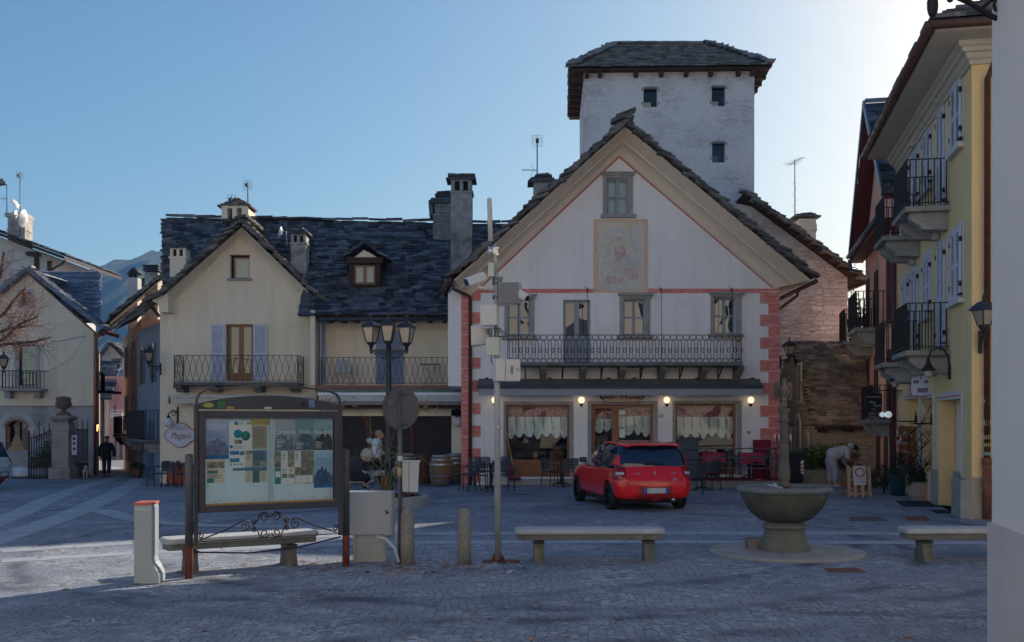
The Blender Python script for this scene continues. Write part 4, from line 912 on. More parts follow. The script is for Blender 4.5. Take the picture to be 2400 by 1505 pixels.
tr_=m.build("roof",mat("tower_slab",(.24,.25,.275),.85,.35,2.5,.02,25.,isl=.7,col2=(.3,.3,.3),c2t=(.58,.7)),tow)
m=MB();m.add([v-ZV*.02 for v in fe]+[v-ZV*.02 for v in rg],[(0,1,5,4),(1,2,5),(3,0,4),(2,3,4,5)]);m.add([v-ZV*.06 for v in fe],[(0,1,2,3)]);m.build("soffit",mat("red_brown_board",(.055,.024,.016),.8,.25,5.),tr_,recalc=False)
m=MB()
for x in(1375,1406,1490,1549,1607,1664,1729,1762):u=ft.q(x,170)[0];ft.box(m,u-.08,u+.08,ze-.28,ze-.06,0,ov-.08)
for k in range(7):
 for u in(L,Rr):m.bar(tp(u,ze-.22,-.3-k*.8),tp(u+(-.5 if u==L else .5),ze-.22,-.3-k*.8),.14,.16)
m.bar(tp(L-.5,ze-.05,ov-.05),tp(Rr+.5,ze-.05,ov-.05),.06,.08);m.build("rafter_tail",darkwood,tr_,each=True)
# ---------------- rubble stone house behind, right of the bar ----------------
rub=stonemat("rubble_wall",(.77,.79,.77),(.54,.52,.52),(.72,.70,.68),3.,9.,.04,.035,plaster=(.76,.75,.71),pt=(.5,.62))
YQ=39.6;fq=Fac(0,YQ);rh=thing("stone_house","tall rubble stone house with slab verge between bar and pink house","house",(X_(1880,YQ),YQ+3,0))
wall(fq,pp(fq,[(1690,1120),(1988,1120),(1986,648),(1772,486),(1690,470)]),[],.2,7,"wall",rub,rh)
m=MB();r_=random.Random(4);y=668
while y<800:
 hh=r_.uniform(8,13);x1=1985+r_.uniform(-1,2);x0=x1-r_.uniform(28,62);r=fq.R(x0,y,x1+1,y+hh-1.5);fq.box(m,r[0],r[2],r[1],r[3],0,.02)
 if r_.random()<.6:x2=x0-2;r=fq.R(x2-r_.uniform(14,30),y+1,x2,y+hh-2);fq.box(m,r[0],r[2],r[1],r[3],0,.018)
 y+=hh
m.build("corner_stones",mat("pale_ashlar",(.80,.80,.79),.95,.15,4.,.02,15.,isl=.35),rh)
m=MB();E=at(2024,658,38.9);P_=at(1745,452,38.9)
slab_roof(m,E,(E.x,47,E.z),(P_.x,47,P_.z),P_,.28,.55,.08,71,.08)
for i in range(34):c=lerp(E,P_,(i+rnd.random()*.6)/34);m.obox(c+Vector((0,rnd.uniform(-.02,.08),.02+rnd.uniform(0,.1))),(.25,0,-.09),(0,.22,0),(.01,0,rnd.uniform(.025,.045)))
rr_=m.build("roof",slate_warm,rh);m=MB();m.add([E-ZV*.06,(E.x,47,E.z-.06),(P_.x,47,P_.z-.06),P_-ZV*.06],[(0,1,2,3)]);m.build("soffit",mat("red_brown_board",(.10,.035,.02)),rr_,recalc=False)
m=MB();m.tube([E+Vector((.02,0,-.1)),(E.x+.02,46,E.z-.15)],.07,8);m.build("gutter",copper,rh)
m=MB();a=at(1866,590,42.);b=at(1904,518,42.);m.box(a.x,b.x,41.5,42.3,a.z-1,b.z);m.box(a.x-.02,b.x+.03,41.47,42.33,Z_(548,42.),Z_(530,42.));oc=m.build("chimney",cream_pl,rh)
m=MB();c=at(1886,512,42.)
for k in range(4):m.obox(c+Vector((rnd.uniform(-.04,.04),0,.05*k)),(.52-.1*k,0,rnd.uniform(-.02,.02)),(0,.6-.1*k,0),(0,0,.03))
m.build("chimney_cap",slate_warm,oc)
aerial("tall wide-winged aerial mast beside the cream chimney",1863,375,560,41.5,'w')
# ---------------- old chapel-like house with brown slab roof ----------------
YH=34.2;fh=Fac(0,YH);xL=X_(1904,YH);rb2=stonemat("coursed_stone",(.60,.49,.36),(.48,.39,.31),(.56,.47,.36),2.6,7.,.05,.03)
oh=thing("old_stone_house","low old stone house with big mossy brown slab roof","house",(xL+1.5,YH+2,0))
m=MB();m.box(xL,14.5,YH,40.2,-.1,Z_(996,YH)-.03);yr=37.;zr=Z_(803,37.)-.1
m.add([(xL,YH,Z_(996,YH)),(xL,yr,zr),(xL,40.2,Z_(996,YH))],[(0,1,2)]);m.add([(14.5,YH,Z_(996,YH)),(14.5,yr,zr),(14.5,40.2,Z_(996,YH))],[(0,1,2)]);m.build("wall",rb2,oh,recalc=False)
E0,E1=Vector((xL+.0,YH-.35,Z_(998,YH-.35))),Vector((14.6,YH-.35,Z_(998,YH-.35)));R0,R1=Vector((xL+.22,yr,zr+.12)),Vector((14.6,yr,zr+.12))
m=MB();slab_roof(m,E0,E1,R1,R0,.14,.28,.018,81,.012);bk=Vector((xL+.2,40.6,E0.z));slab_roof(m,bk,(14.6,40.6,E0.z),R1,R0,.2,.5,.05,82,.04)
for i in range(26):
 for(a,b)in((E0,R0),(bk,R0)):c=lerp(a,b,(i+.4)/26);m.obox(c+Vector((-.02+rnd.uniform(-.03,.02),0,.03)),(.10,0,0),(0,.10,rnd.uniform(-.03,.03)),(0,0,.03))
hr=m.build("roof",mat("brown_slab",(.46,.32,.23),.95,.3,2.,.02,22.,isl=.6,col2=(.36,.31,.12),c2s=.9,c2t=(.52,.66)),oh)
m=MB();m.bar(E0+Vector((.0,.05,-.08)),E1+Vector((0,.05,-.08)),.06,.08);m.build("eave_board",darkwood,hr)
m=MB()
for x in(1925,1985):u=X_(x,YH);m.box(u-.12,u+.12,YH-.3,YH+.02,Z_(1006,YH)-.08,Z_(1006,YH)+.04)
m.build("rafter_tail",darkwood,hr,each=True)
fg=Fac(xL,YH,-90);whp=mat("niche_plaster",(.70,.65,.58),.95,.08)
def niche(u0,u1,z0,z1,nm="blind_window",arch=True):
 m=MB();P=[(u0,z0),(u1,z0),(u1,z1)]+([(lerp(u1,u0,(1-math.cos(math.pi*k/8))/2),z1+(u1-u0)*.6*math.sin(math.pi*k/8))for k in range(1,8)]if arch else[])+[(u0,z1)]
 m.prism(P,fg.p,.0,.035);o=m.build(nm,whp,oh);c=((u0+u1)/2,(z0+z1)/2)
 m=MB();m.prism([(c[0]+(a-c[0])*.66,c[1]+(b-c[1])*.86)for a,b in P],fg.p,.035,.037);m.build("recess",mat("niche_inner",(.36,.34,.31),.95),o)
niche(-2.9,-2.5,.0,1.45);niche(-2.05,-1.35,.0,1.75);niche(-.85,-.35,.4,1.3);niche(-1.75,-1.2,2.5,3.9,arch=False)
# ---------------- yellow house on the right ----------------
yel=mat("yellow_plaster",(.78,.57,.29),.9,.06,.6,.003,25.,col2=(.70,.54,.36),c2s=.5,c2t=(.5,.75),streak=.5);trimc=mat("cream_trim",(.50,.46,.38),.85,.06)
fy=Fac(8.97,20.4,-101.75);YN=20.4
yh=thing("yellow_house","yellow three storey house with pale louvred shutters and moulded eaves","house",(10.5,24,0))
def RR(f,x0,x1,yt,yb):u0=f.q(x0,900)[0];u1,zt=f.q(x1,yt);return(u0,f.q(x1,yb)[1],u1,zt)
ZE=9.28;uf=-9.12
g1=RR(fy,2200,2253,934,1163);g2=RR(fy,2166,2187,932,1110);g3=RR(fy,2121,2154,932,1130)
sh=[(2233,2255,181,336),(2199,2216,246,478),(2167,2184,295,434),(2141,2155,343,484),(2233,2255,531,699),(2200,2217,564,812),(2167,2183,595,738),(2140,2154,624,816),(2119,2131,645,762),(2126,2134,372,480)]
wall(fy,[(uf,-.05),(0,-.05),(0,ZE),(uf,ZE)],[(a,.0 if i==0 else b,c,d)for i,(a,b,c,d)in enumerate((g1,g2,g3))],.35,9.,"wall",yel,yh)
m=MB()
for(a,b,c,d)in(g1,g2,g3):fy.box(m,a-.05,c+.05,-.05,d+.05,-.42,-.36)
m.build("recessed_wall",cream_pl,yh,each=True)
m=MB();fy.box(m,g1[0],g1[2],0,.78,-.36,-.3);m.build("speckled_plinth",mat("speckled_granite",(.30,.295,.30),.7,.15,4.,speck=1.),yh)
m=MB();fy.box(m,g2[2]+.02,g1[0]-.02,0,.8,.0,.06);fy.box(m,g1[2]+.03,-.02,0,.75,.0,.2);fy.box(m,g3[2],g2[0],0,.8,0,.05);m.build("granite_plinth",granite,yh,bevel=.01,each=True)
m=MB()
for(a,b,c,d)in(g1,g2,g3):fy.box(m,a-.1,c+.1,d,d+.16,0,.025);fy.box(m,a-.1,a,.8,d,0,.02);fy.box(m,c,c+.1,.8,d,0,.02)
m.build("door_surround",mat("lilac_white_trim",(.58,.56,.58),.85,.05),yh)
m=MB()
for(a,b,c,d)in(g1,g2,g3):fy.box(m,a-.08,c+.08,d+.05,d+.075,.025,.03)
m.build("painted_line",redline,yh)
for i,s_ in enumerate(sh):
 a,b,c,d=RR(fy,*s_);mid=(a+c)/2;m=MB();fy.box(m,a-.12,c+.12,b,d+.12,0,.012);fr0=m.build("shutter_surround",mat("lilac_white_trim",(.58,.56,.58)),yh)
 shutter(fy,fr0,(a,b,mid-.01,d),.02,lavender,pitch=.07);shutter(fy,fr0,(mid+.01,b,c,d),.02,lavender,pitch=.07)
 m=MB()
 for uu in(a-.05,c+.02):
  for z in(b+.25,d-.3):fy.box(m,uu,uu+.04,z,z+.1,.02,.075)
 fy.box(m,c-.02,c+.2,b+.06,b+.09,.03,.1);m.build("hinge",iron,fr0,each=True)
 if i in(0,2,4,6):m=MB();fy.box(m,a-.16,c+.16,b-.1,b,0,.12);m.build("sill",mat("lilac_white_trim",(.58,.56,.58)),fr0)
# eaves: moulding, soffit, gutter, slabs (long side and near end)
m=MB();pr=[(0,-.42),(.05,-.42),(.05,-.34),(.1,-.3),(.14,-.22),(.2,-.2),(.22,-.13),(.28,-.1),(.3,-.02),(.82,.0),(.82,.1),(0,.1)]
n=fy.n;un=fy.u
def ev(d,z,k):
 return[fy.p(uf,ZE+z,d),fy.p(d,ZE+z,d),fy.p(d,ZE+z,d)-n*(d+5.0)][k]
for k in(0,1):
 vs=[p for d,z in pr for p in(ev(d,z,k),ev(d,z,k+1))];m.add(vs,[(2*i,2*i+1,2*i+3,2*i+2)for i in range(len(pr)-1)])
m.build("eaves_cornice",trimc,yh,recalc=False)
m=MB();c0,c1,c2=ev(.92,.1,0),ev(.92,.1,1),ev(.92,.1,2);m.tube([c0,c1],.09,8);m.tube([c1+n*.0,c2],.09,8)
for i in range(14):m.tube([lerp(c0,c1,i/14),lerp(c0,c1,i/14)+un*.03],.1,8)
m.build("gutter",copper,yh)
m=MB();rz_=ZE+2.6;rp=[fy.p(uf,rz_,-4.4),fy.p(-2.6,rz_,-4.4)];e0,e1=ev(.85,.16,0),ev(.85,.16,1);e2=ev(.85,.16,1)-n*9.9
slab_roof(m,e0,e1,rp[1],rp[0],.3,.6,.07,91,.05);slab_roof(m,e1,e2,rp[1]-n*.01,rp[1],.3,.6,.07,92,.05);yr_=m.build("roof",slate,yh)
m=MB();m.add([e0-ZV*.04,e1-ZV*.04,rp[1]-ZV*.04,rp[0]-ZV*.04],[(0,1,2,3)]);m.add([e1-ZV*.04,e2-ZV*.04,rp[1]-ZV*.04],[(0,1,2)]);m.build("roof_deck",darkwood,yr_,recalc=False)
fn=Fac(8.97,20.4,-11.75)
ux=fn.q(2310.5,700)[0];m=MB();m.tube([fn.p(ux+.1,ZE-.02,.85),fn.p(ux+.08,ZE-.4,.75),fn.p(ux,ZE-.75,.14),fn.p(ux,.9,.1)],.062,10);m.build("downpipe",copper,yh)
m=MB();m.tube([fn.p(ux,1.12,.1),fn.p(ux,.02,.1)],.082,10);m.tube([fn.p(ux,1.2,.1),fn.p(ux,1.08,.1)],.1,10);m.tube([fn.p(ux,.5,.1),fn.p(ux,.47,.1)],.1,10);m.build("cast_iron_shoe",mat("rusty_cast_iron",(.20,.075,.045),.8,.4,6.,col2=(.10,.05,.04)),yh)
m=MB();fn.box(m,.01,1.3,-.02,.82,.0,.012);m.build("stained_plinth",mat("stained_cement",(.36,.33,.26),.95,.25,2.5,.01,15.),yh)
for k,(zz,col,rr0)in enumerate(((3.24,(.5,.55,.5),.045),(2.3,(.6,.6,.6),.04),(1.88,(.6,.6,.58),.055),(1.45,(.45,.42,.2),.04),(1.28,(.3,.5,.5),.035),(1.6,(.6,.55,.3),.04))):
 m=MB();m.tube([fn.p(ux,zz-rr0,.1),fn.p(ux,zz+rr0,.1)],.0645,10);tag(m.build("sticker",mat("sticker_%d"%k,col,.6,.25,40.),None),["pale round sticker highest on the brown downpipe","small white sticker on the brown downpipe","white and red sticker midway down the downpipe","dark yellow sticker low on the brown downpipe","lowest teal sticker on the brown downpipe","cream sticker below the middle of the downpipe"][k],"sticker")
# balconies on the yellow house
def bars_balcony(par,f,u0,u1,zb,zt,dp,m_st,solid_front=False,step=.11,r_=.012):
 m=MB();f.box(m,u0,u1,zb-.12,zb,0,dp);b=m.build("balcony",m_st,par,bevel=.02)
 for uu in(u0+.12,u1-.5):
  m=MB();P=[(0,zb-.12),(dp*.86,zb-.12),(dp*.84,zb-.26),(dp*.7,zb-.36),(dp*.62,zb-.4),(dp*.58,zb-.48),(0,zb-.5)]
  m.prism(P,lambda a,z,w_:f.p(uu+w_,z,a),0,.32);m.build("stone_bracket",granite,b)
 m=MB();d1=dp-.05
 for z in(zb+.07,zt):m.bar(f.p(u0+.05,z,d1),f.p(u1-.05,z,d1),.035,.02);[m.bar(f.p(uu,z,0),f.p(uu,z,d1),.035,.02)for uu in(u0+.05,u1-.05)]
 k=int((u1-u0)/step)
 for i in range(k+1):uu=lerp(u0+.05,u1-.05,i/k);m.bar(f.p(uu,zb,d1),f.p(uu,zt,d1),r_*2,r_*2)
 k=int(dp/.13)
 for i in range(k):dd=d1*(i+.5)/k;[m.bar(f.p(uu,zb,dd),f.p(uu,zt,dd),r_*1.7)for uu in(u0+.05,u1-.05)]
 m.build("railing",iron,b)
 return b
sx_=mat("mossy_granite",(.30,.295,.28),.9,.2,3.,.008,50.,col2=(.16,.16,.08),c2s=2.,c2t=(.5,.65),speck=.5)
uN=fy.q(2227,700)[0];uN2=fy.q(2160,700)[0]
bars_balcony(yh,fy,uN-1.85,uN,6.55,7.56,.92,sx_);bars_balcony(yh,fy,uN2-1.6,uN2,6.5,7.5,.92,sx_)
bars_balcony(yh,fy,uN-1.85,uN,3.44,4.46,.92,sx_);bars_balcony(yh,fy,uN2-1.6,uN2,3.36,4.38,.92,sx_)
for(x,y)in((2208,232),(2147,335),(2203,552),(2146,612)):
 u,z=fy.q(x,y);m=MB();m.lathe([(.13,0),(.12,.1),(.09,.17),(.04,.2)],fy.p(u,z-.1,.05),14);tag(m.build("wall_light",mat("frosted_shade",(.42,.40,.35),.5,.05),None),{2208:"frosted wall light high near the yellow corner shutters",2147:"frosted wall light under the eaves at the far end",2203:"frosted wall light above the middle floor balcony door",2146:"frosted wall light below the farther upper balcony"}[x],"wall light")
# bottle-shaped inn sign, its lamps and two small hooks
u,z=fy.q(2173,893);sg=thing("hanging_sign","white bottle shaped sign edged dark red on the yellow wall","sign",fy.p(u,z,.2));P=[(-.4,-.5),(.36,-.5),(.4,-.35),(.38,.12),(.16,.12),(.1,.5),(-.1,.5),(-.2,.12),(-.42,.12),(-.45,-.3)]
fz=Fac(fy.p(u,0,.1).x,fy.p(u,0,.1).y,-35);m=MB();m.prism([(a*.62,z+b*.75)for a,b in P],fz.p,.0,.07);m.build("board",mat("maroon_edge",(.22,.02,.04)),sg)
m=MB();m.prism([(a*.57,z+b*.70)for a,b in P],fz.p,.07,.076);m.build("face",mat("pale_sign",(.60,.58,.64)),sg)
m=MB();[m.sphere(fz.p(-.03,z+.25-.06*k,.078),.014+.003*k,8,5,(1,1,1.3))for k in range(4)];fz.box(m,-.2,-.07,z-.06,z+.02,.076,.079);fz.box(m,.05,.18,z-.06,z+.02,.076,.079);fz.box(m,-.1,.15,z-.28,z-.17,.076,.079);m.build("emblem",mat("grey_red_paint",(.22,.14,.17),.7,.3,30.),sg)
for(x,y,lab)in((2190,850,"dark swan-neck lamp beside the bottle sign"),(2118,875,"farther dark swan-neck lamp past the bottle sign")):
 u,z=fy.q(x+38 if x>2150 else x+24,y+15);L=thing("swan_neck_lamp",lab,"lamp",fy.p(u,z));q=fy.p(u,z+.25,.45);m=MB()
 m.tube([fy.p(u,z-.15,.02),fy.p(u,z+.25,.04),fy.p(u,z+.42,.14),fy.p(u,z+.46,.26),fy.p(u,z+.4,.4),q-ZV*.05],.02,6);m.lathe([(.02,.0),(.04,-.1),(.09,-.2),(.17,-.28),(.16,-.285)],q,14);fy.box(m,u-.04,u+.04,z-.22,z+.08,0,.05);m.build("arm",iron,L)
 m=MB();m.sphere(q+Vector((0,0,-.33)),.1,12,8,(1,1,1.2));m.build("bulb_glass",mat("lamp_glass",(.4,.38,.33),.2,.1),L)
for(x,y)in((2186,990),(2149,985)):
 u,z=fy.q(x,y);m=MB();fy.box(m,u-.05,u+.05,z-.06,z+.12,0,.05);m.tube([fy.p(u,z+.12,.025),fy.p(u,z+.22,.025)],.015,5);m.bar(fy.p(u,z-.03,.03),fy.p(u,z-.03,.42),.07,.035);m.bar(fy.p(u,z-.03,.42),fy.p(u,z-.02,.5),.02)
 tag(m.build("wall_bracket_lamp",iron,None),"slim dark bracket lamp nearest the doorway recess" if x>2160 else "slim dark bracket lamp above the decorated trellis","lamp")
# ---------------- pink house beyond ----------------
pk=mat("pink_plaster",(.85,.46,.34),.9,.08,.7,.003,25.);up0,up1=-16.25,-9.16;ph=thing("pink_house","salmon pink house with dark red soffit gable and brown shutters","house",(12,33,0))
wall(fy,[(up0,-.1),(up1,-.1),(up1,7.9),((up0+up1)/2,11.4),(up0,7.6)],[],.2,7,"wall",pk,ph)
soff=mat("dark_red_soffit",(.11,.028,.03),.7,.15,4.);flash=mat("blue_grey_flashing",(.10,.14,.20),.4,.1,metal=.5)
uA=(up0+up1)/2;dA=.45;zA=11.75;uEn,zEn=up1+.55,8.05;uEf,zEf=up0-.5,7.6
m=MB()
for(ue,ze_)in((uEn,zEn),(uEf,zEf)):
 a=[fy.p(uA,zA,dA),fy.p(ue,ze_,dA),fy.p(ue,ze_,-6),fy.p(uA,zA,-6)];m.hexa(a+[q+ZV*.1 for q in a])
m.build("soffit",soff,ph)
m=MB();slab_roof(m,fy.p(uEn,zEn+.12,-6),fy.p(uEn,zEn+.12,dA+.02),fy.p(uA,zA+.12,dA+.02),fy.p(uA,zA+.12,-6),.3,.5,.04,101,.02);slab_roof(m,fy.p(uEf,zEf+.12,-6),fy.p(uEf,zEf+.12,dA),fy.p(uA,zA+.12,dA),fy.p(uA,zA+.12,-6),.3,.5,.04,102,.02);m.build("roof",slate,ph)
m=MB()
for(ue,ze_)in((uEn,zEn),(uEf,zEf)):m.bar(fy.p(uA,zA+.17,dA+.04),fy.p(ue,ze_+.17,dA+.04),.06,.2)
m.bar(fy.p(uA,zA+.24,dA),fy.p(uA,zA+.24,-6),.22,.08);m.build("roof_flashing",flash,ph)
m=MB();fy.box(m,up0-.75,up1+.1,7.5,7.62,0,.4);fy.box(m,up0-.78,up1+.1,7.5,7.72,.4,.45);m.build("pent_soffit",soff,ph)
m=MB();m.tube([fy.p(up0-.8,7.72,.5),fy.p(up1+.1,7.72,.5)],.07,8);m.tube([fy.p(up0-.6,7.6,.48),fy.p(up0-.55,7.25,.4),fy.p(up0-.1,7.1,.12)],.06,8);m.build("gutter",flash,ph)
m=MB();m.tube([fy.p(up1-.12,7.5,.09),fy.p(up1-.12,0,.09)],.07,8);m.build("downpipe",mat("red_brown_pipe",(.12,.045,.045),.5,.2),ph)
brs=mat("brown_shutter_paint",(.10,.045,.04),.6,.15);ctr=mat("cream_trim",(.50,.46,.38))
for z0,z1 in((4.75,6.7),(2.0,4.0)):
 for uu in(-15.4,-13.3,-10.6):
  m=MB();fy.box(m,uu-.46,uu+.46,z0-.08,z1+.12,0,.015);m.prism([(uu-.35,z1+.12),(uu+.35,z1+.12),(uu+.08,z1+.42),(uu,z1+.55),(uu-.08,z1+.42)],fy.p,0,.02);s0=m.build("window_surround",ctr,ph)
  shutter(fy,s0,(uu-.36,z0,uu-.02,z1),.02,brs,pitch=.09);shutter(fy,s0,(uu+.02,z0,uu+.36,z1),.02,brs,pitch=.09)
bars_balcony(ph,fy,-15.9,-14.2,4.55,5.6,.95,sx_,r_=.014);bars_balcony(ph,fy,-13.6,-11.4,4.75,5.85,.9,sx_,r_=.014);bars_balcony(ph,fy,-12.7,-10.1,1.95,2.95,.6,mat("grey_slab_edge",(.2,.2,.22),.8),step=.17,r_=.012)
m=MB();P=[(-11.6,0),(-10.5,0),(-10.5,1.5)]+[(-11.05+.55*math.cos(math.pi*k/10),1.5+.5*math.sin(math.pi*k/10))for k in range(11)]+[(-11.6,1.5)]
m.prism(P,fy.p,0,.05);s0=m.build("door_surround",ctr,ph);m=MB();m.prism([(-11.05+(a+11.05)*.78,b*.93)for a,b in P],fy.p,.05,.055);m.build("door",brs,s0)
shutter(fy,ph,(-10.3,.1,-9.7,1.9),.02,brs,pitch=.09);shutter(fy,ph,(-13.2,.2,-12.6,1.9),.02,brs,pitch=.09)
# black hanging sign with script, round wire sign, twin globe lamp
fs2=Fac(X_(2048,28.6),28.6,0);sg=thing("hanging_sign","square black hanging sign with pale blue script by the pink house","sign",at(2048,950,28.6))
r=fs2.R(2028,922,2066,966);m=MB();fs2.box(m,r[0],r[2],r[1],r[3],-.03,.03);m.build("board",mat("black_sign",(.008,.008,.011),.5,.1),sg)
ltr=mat("pale_blue_lettering",(.34,.38,.50),.6);u=(r[0]+r[2])/2
text("Accomodation",.085,fs2.p(u,lerp(r[1],r[3],.82),.035),fs2.u,ZV,ltr,sg,shear=.35,sx=.78);text("Menu",.105,fs2.p(u-.05,lerp(r[1],r[3],.53),.035),fs2.u,ZV,ltr,sg,shear=.35,sx=.8);text("Grappa",.09,fs2.p(u+.08,lerp(r[1],r[3],.36),.035),fs2.u,ZV,ltr,sg,shear=.35,sx=.8);text("~",.12,fs2.p(u,lerp(r[1],r[3],.16),.035),fs2.u,ZV,ltr,sg,sx=1.8)
m=MB();m.tube([fs2.p(r[0],r[3]+.08,0),fs2.p(r[2]+.6,r[3]+.08,0)],.014,5);[m.tube([fs2.p(a,r[3],0),fs2.p(a,r[3]+.08,0)],.01,4)for a in(r[0]+.05,r[2]-.05)];scrolls(m,fs2.p(r[2]+.4,r[3]-.05,0),fs2.u,ZV,.12,.01);m.build("hanging_bar",iron,sg)
c=at(2044,991,28.4);m=MB()
for k,rr0 in enumerate((.19,.175)):m.tube([c+Vector((rr0*math.cos(t*math.pi/12),.02*k,rr0*.95*math.sin(t*math.pi/12)))for t in range(24)],.008,4,closed=True)
for k in range(14):
 z=-.17+.34*k/13;wq=math.sqrt(max(0,.18**2-z*z));m.tube([c+Vector((-wq+2*wq*j/6,.01*math.sin(j*2+k),z+.008*math.sin(j*3.1+k)))for j in range(7)],.006,4)
scrolls(m,c+Vector((-.06,0,.24)),(1,0,0),ZV,.06,.007);scrolls(m,c+Vector((.06,0,.24)),(-1,0,0),ZV,.06,.007);m.bar(c+Vector((0,0,.2)),c+Vector((0,0,.32)),.012)
tag(m.build("wire_sign",mat("grey_wire",(.22,.20,.19),.6),None),"round openwork wire sign hanging under the black sign","sign")
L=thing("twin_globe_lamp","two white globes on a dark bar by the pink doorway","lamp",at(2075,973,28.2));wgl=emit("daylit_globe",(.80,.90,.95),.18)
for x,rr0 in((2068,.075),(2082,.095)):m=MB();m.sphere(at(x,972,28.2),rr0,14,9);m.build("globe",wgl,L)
m=MB();m.bar(at(2062,980.5,28.2),at(2095,980.5,28.2),.04,.05);m.build("arm",iron,L)
# ---------------- near plaster wall and its wrought iron lantern arm ----------------
nm_=mat("grey_lilac_plaster",(.82,.735,.67),.9,.05,.7,.004,60.,stretch=(1,1,.4));nb=thing("near_house","close plain lilac grey plaster house wall with slightly thicker base","house",(5,6,0));fnr=Fac(X_(2325,8.5),8.5,-101.75)
m=MB();fnr.box(m,.0,3.6,1.1,7.2,-6.,.0);m.build("wall",nm_,nb);m=MB();fnr.box(m,-.006,3.61,-.05,1.1,-6.,.035);m.build("plinth",mat("pinkish_plinth",(.68,.58,.53),.9,.08,1.5,.005,60.),nb)
fe_=Fac(X_(2340,8.45),8.45,-11.75);br=thing("lantern_arm","black wrought iron scroll arm at the top right plaster wall","bracket",at(2378,40,8.4));m=MB();m.bar(at(2377,-260,8.4),at(2377,72,8.4),.085,.05);m.build("wall_bar",iron,br)
m=MB();cz=at(2346,14,8.35)
def spir(c,r0,turns,sgn=1,a0=0.,rr0=.014):m.tube([c+Vector((sgn*r0*(1-.8*i/30)*math.cos(a0+turns*2*math.pi*i/30),0,r0*(1-.8*i/30)*math.sin(a0+turns*2*math.pi*i/30)))for i in range(31)],rr0,6)
spir(cz,.085,1.4,1,-.6);spir(at(2270,-20,8.35),.07,1.3,-1,-1.2);spir(at(2226,-2,8.35),.028,1.2,-1,0)
m.tube([at(2377,34,8.35),at(2350,48,8.35),at(2318,36,8.35),at(2280,10,8.35),at(2240,-8,8.35),at(2186,-30,8.35)],.022,6);m.tube([at(2377,-40,8.35),at(2300,20,8.35),at(2260,-5,8.35)],.016,6);m.tube([at(2186,-90,8.35),at(2377,-90,8.35)],.02,6);m.build("scrollwork",iron,br)
c=at(2186,41,8.35);m=MB();m.lathe([(.004,0),(.022,.006),(.035,.03),(.043,.07),(.044,.13),(.041,.14),(.03,.15)],c,16);m.build("lamp_finial",iron,br)
# a house across the square, behind the viewer: what the windows mirror
bh=thing("opposite_house","sunlit cream house on the near side of the square mirrored in panes","house",(-4,-8,0));fo_=Fac(-4,-5.,180)
hol=[(a,b,a+1.0,b+1.7)for a in(-22,-18,-14,-10,-6,-2,2,6,10,14,18)for b in(1,4.6,8.2)]
wall(fo_,[(-26,-.05),(26,-.05),(26,15),(-26,15)],hol,.25,6,"wall",mat("sunlit_cream_plaster",(.76,.72,.64),.9,.06),bh)
m=MB();[fo_.box(m,a-.05,c+.05,b-.05,d+.05,-.3,-.26)for a,b,c,d in hol];m.build("window",darkpane,bh,each=True)
# unseen tower added behind the near house to shade the front of the square
bt=thing("added_shade_tower","tall plain stone bell tower standing behind the near house","tower",(21,37.5,0));m=MB();m.box(19.6,25,35,40,0,23);m.build("shaft",rub,bt)
m=MB();m.lathe([(4.1,23),(.1,28)],(22.3,37.5,0),4,False,a0=math.pi/4);m.build("roof",slate,bt)
# ---------------- left: cream gabled house, garden wall, alley ----------------
YG=44.;fl2=Fac(0,YG);lh=thing("gabled_house","cream gabled house with blue slate roof at the lane corner","house",(X_(100,YG),YG+4,-.5));dirty=mat("stained_plaster",(.42,.385,.40),.95,.12,1.2,.01,12.,col2=(.28,.27,.28),c2s=.8,c2t=(.52,.6))
H1=fl2.R(52,686,76,717);H2=fl2.R(45,808,88,904)
wall(fl2,pp(fl2,[(-160,951),(222,951),(222,780),(65,640),(-40,730),(-160,800)]),[H1,H2],.2,.4,"wall",cream_pl,lh,d=.12)
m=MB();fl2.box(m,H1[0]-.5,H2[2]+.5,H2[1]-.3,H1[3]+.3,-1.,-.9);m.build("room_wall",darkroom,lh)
ha=fl2.R(14,1000,66,1055);aw=[(ha[0],ha[1]),(ha[2],ha[1]),(ha[2],ha[3])]+[(lerp(ha[2],ha[0],(1-math.cos(math.pi*k/10))/2),ha[3]+.2+.1*0+(ha[2]-ha[0])*.32*math.sin(math.pi*k/10)-.2)for k in range(1,10)]+[(ha[0],ha[3])]
wall(fl2,pp(fl2,[(-160,1120),(219,1120),(219,951),(-160,951)]),[aw],.3,.35,"lower_wall",dirty,lh)
m=MB();m.add([fl2.p(a,b,-.28)for a,b in aw],[tuple(range(len(aw)))]);m.build("arched_pane",darkpane,lh,recalc=False)
m=MB();c0=[sum(p[0]for p in aw)/len(aw),ha[1]]
for i in range(2,len(aw)-1):m.bar(fl2.p(*aw[i],-.12),fl2.p(*aw[i+1],-.12),.18,.12)
m.bar(fl2.p(ha[0]+.06,ha[1],-.12),fl2.p(ha[0]+.06,ha[3],-.12),.14,.12);m.bar(fl2.p(ha[2]-.06,ha[1],-.12),fl2.p(ha[2]-.06,ha[3],-.12),.14,.12);m.bar(fl2.p((ha[0]+ha[2])/2,ha[1],-.2),fl2.p((ha[0]+ha[2])/2,ha[3]+.2,-.2),.06);m.build("arched_frame",wood,lh)
m=MB()
for k in range(30):t0,t1=math.pi*k/30,math.pi*(k+1.1)/30;uc=(ha[0]+ha[2])/2;rr0=(ha[2]-ha[0])/2+.18;q=lambda t:fl2.p(uc+rr0*math.cos(t),ha[3]-.05+rr0*.8*math.sin(t),.02);m.bar(q(t0),q(t1),.04,.3,up=Vector((math.cos((t0+t1)/2),0,math.sin((t0+t1)/2))))
for s_ in(-1,1):fl2.box(m,uc+s_*rr0-.16,uc+s_*rr0+.16,ha[1],ha[3],.01,.03)
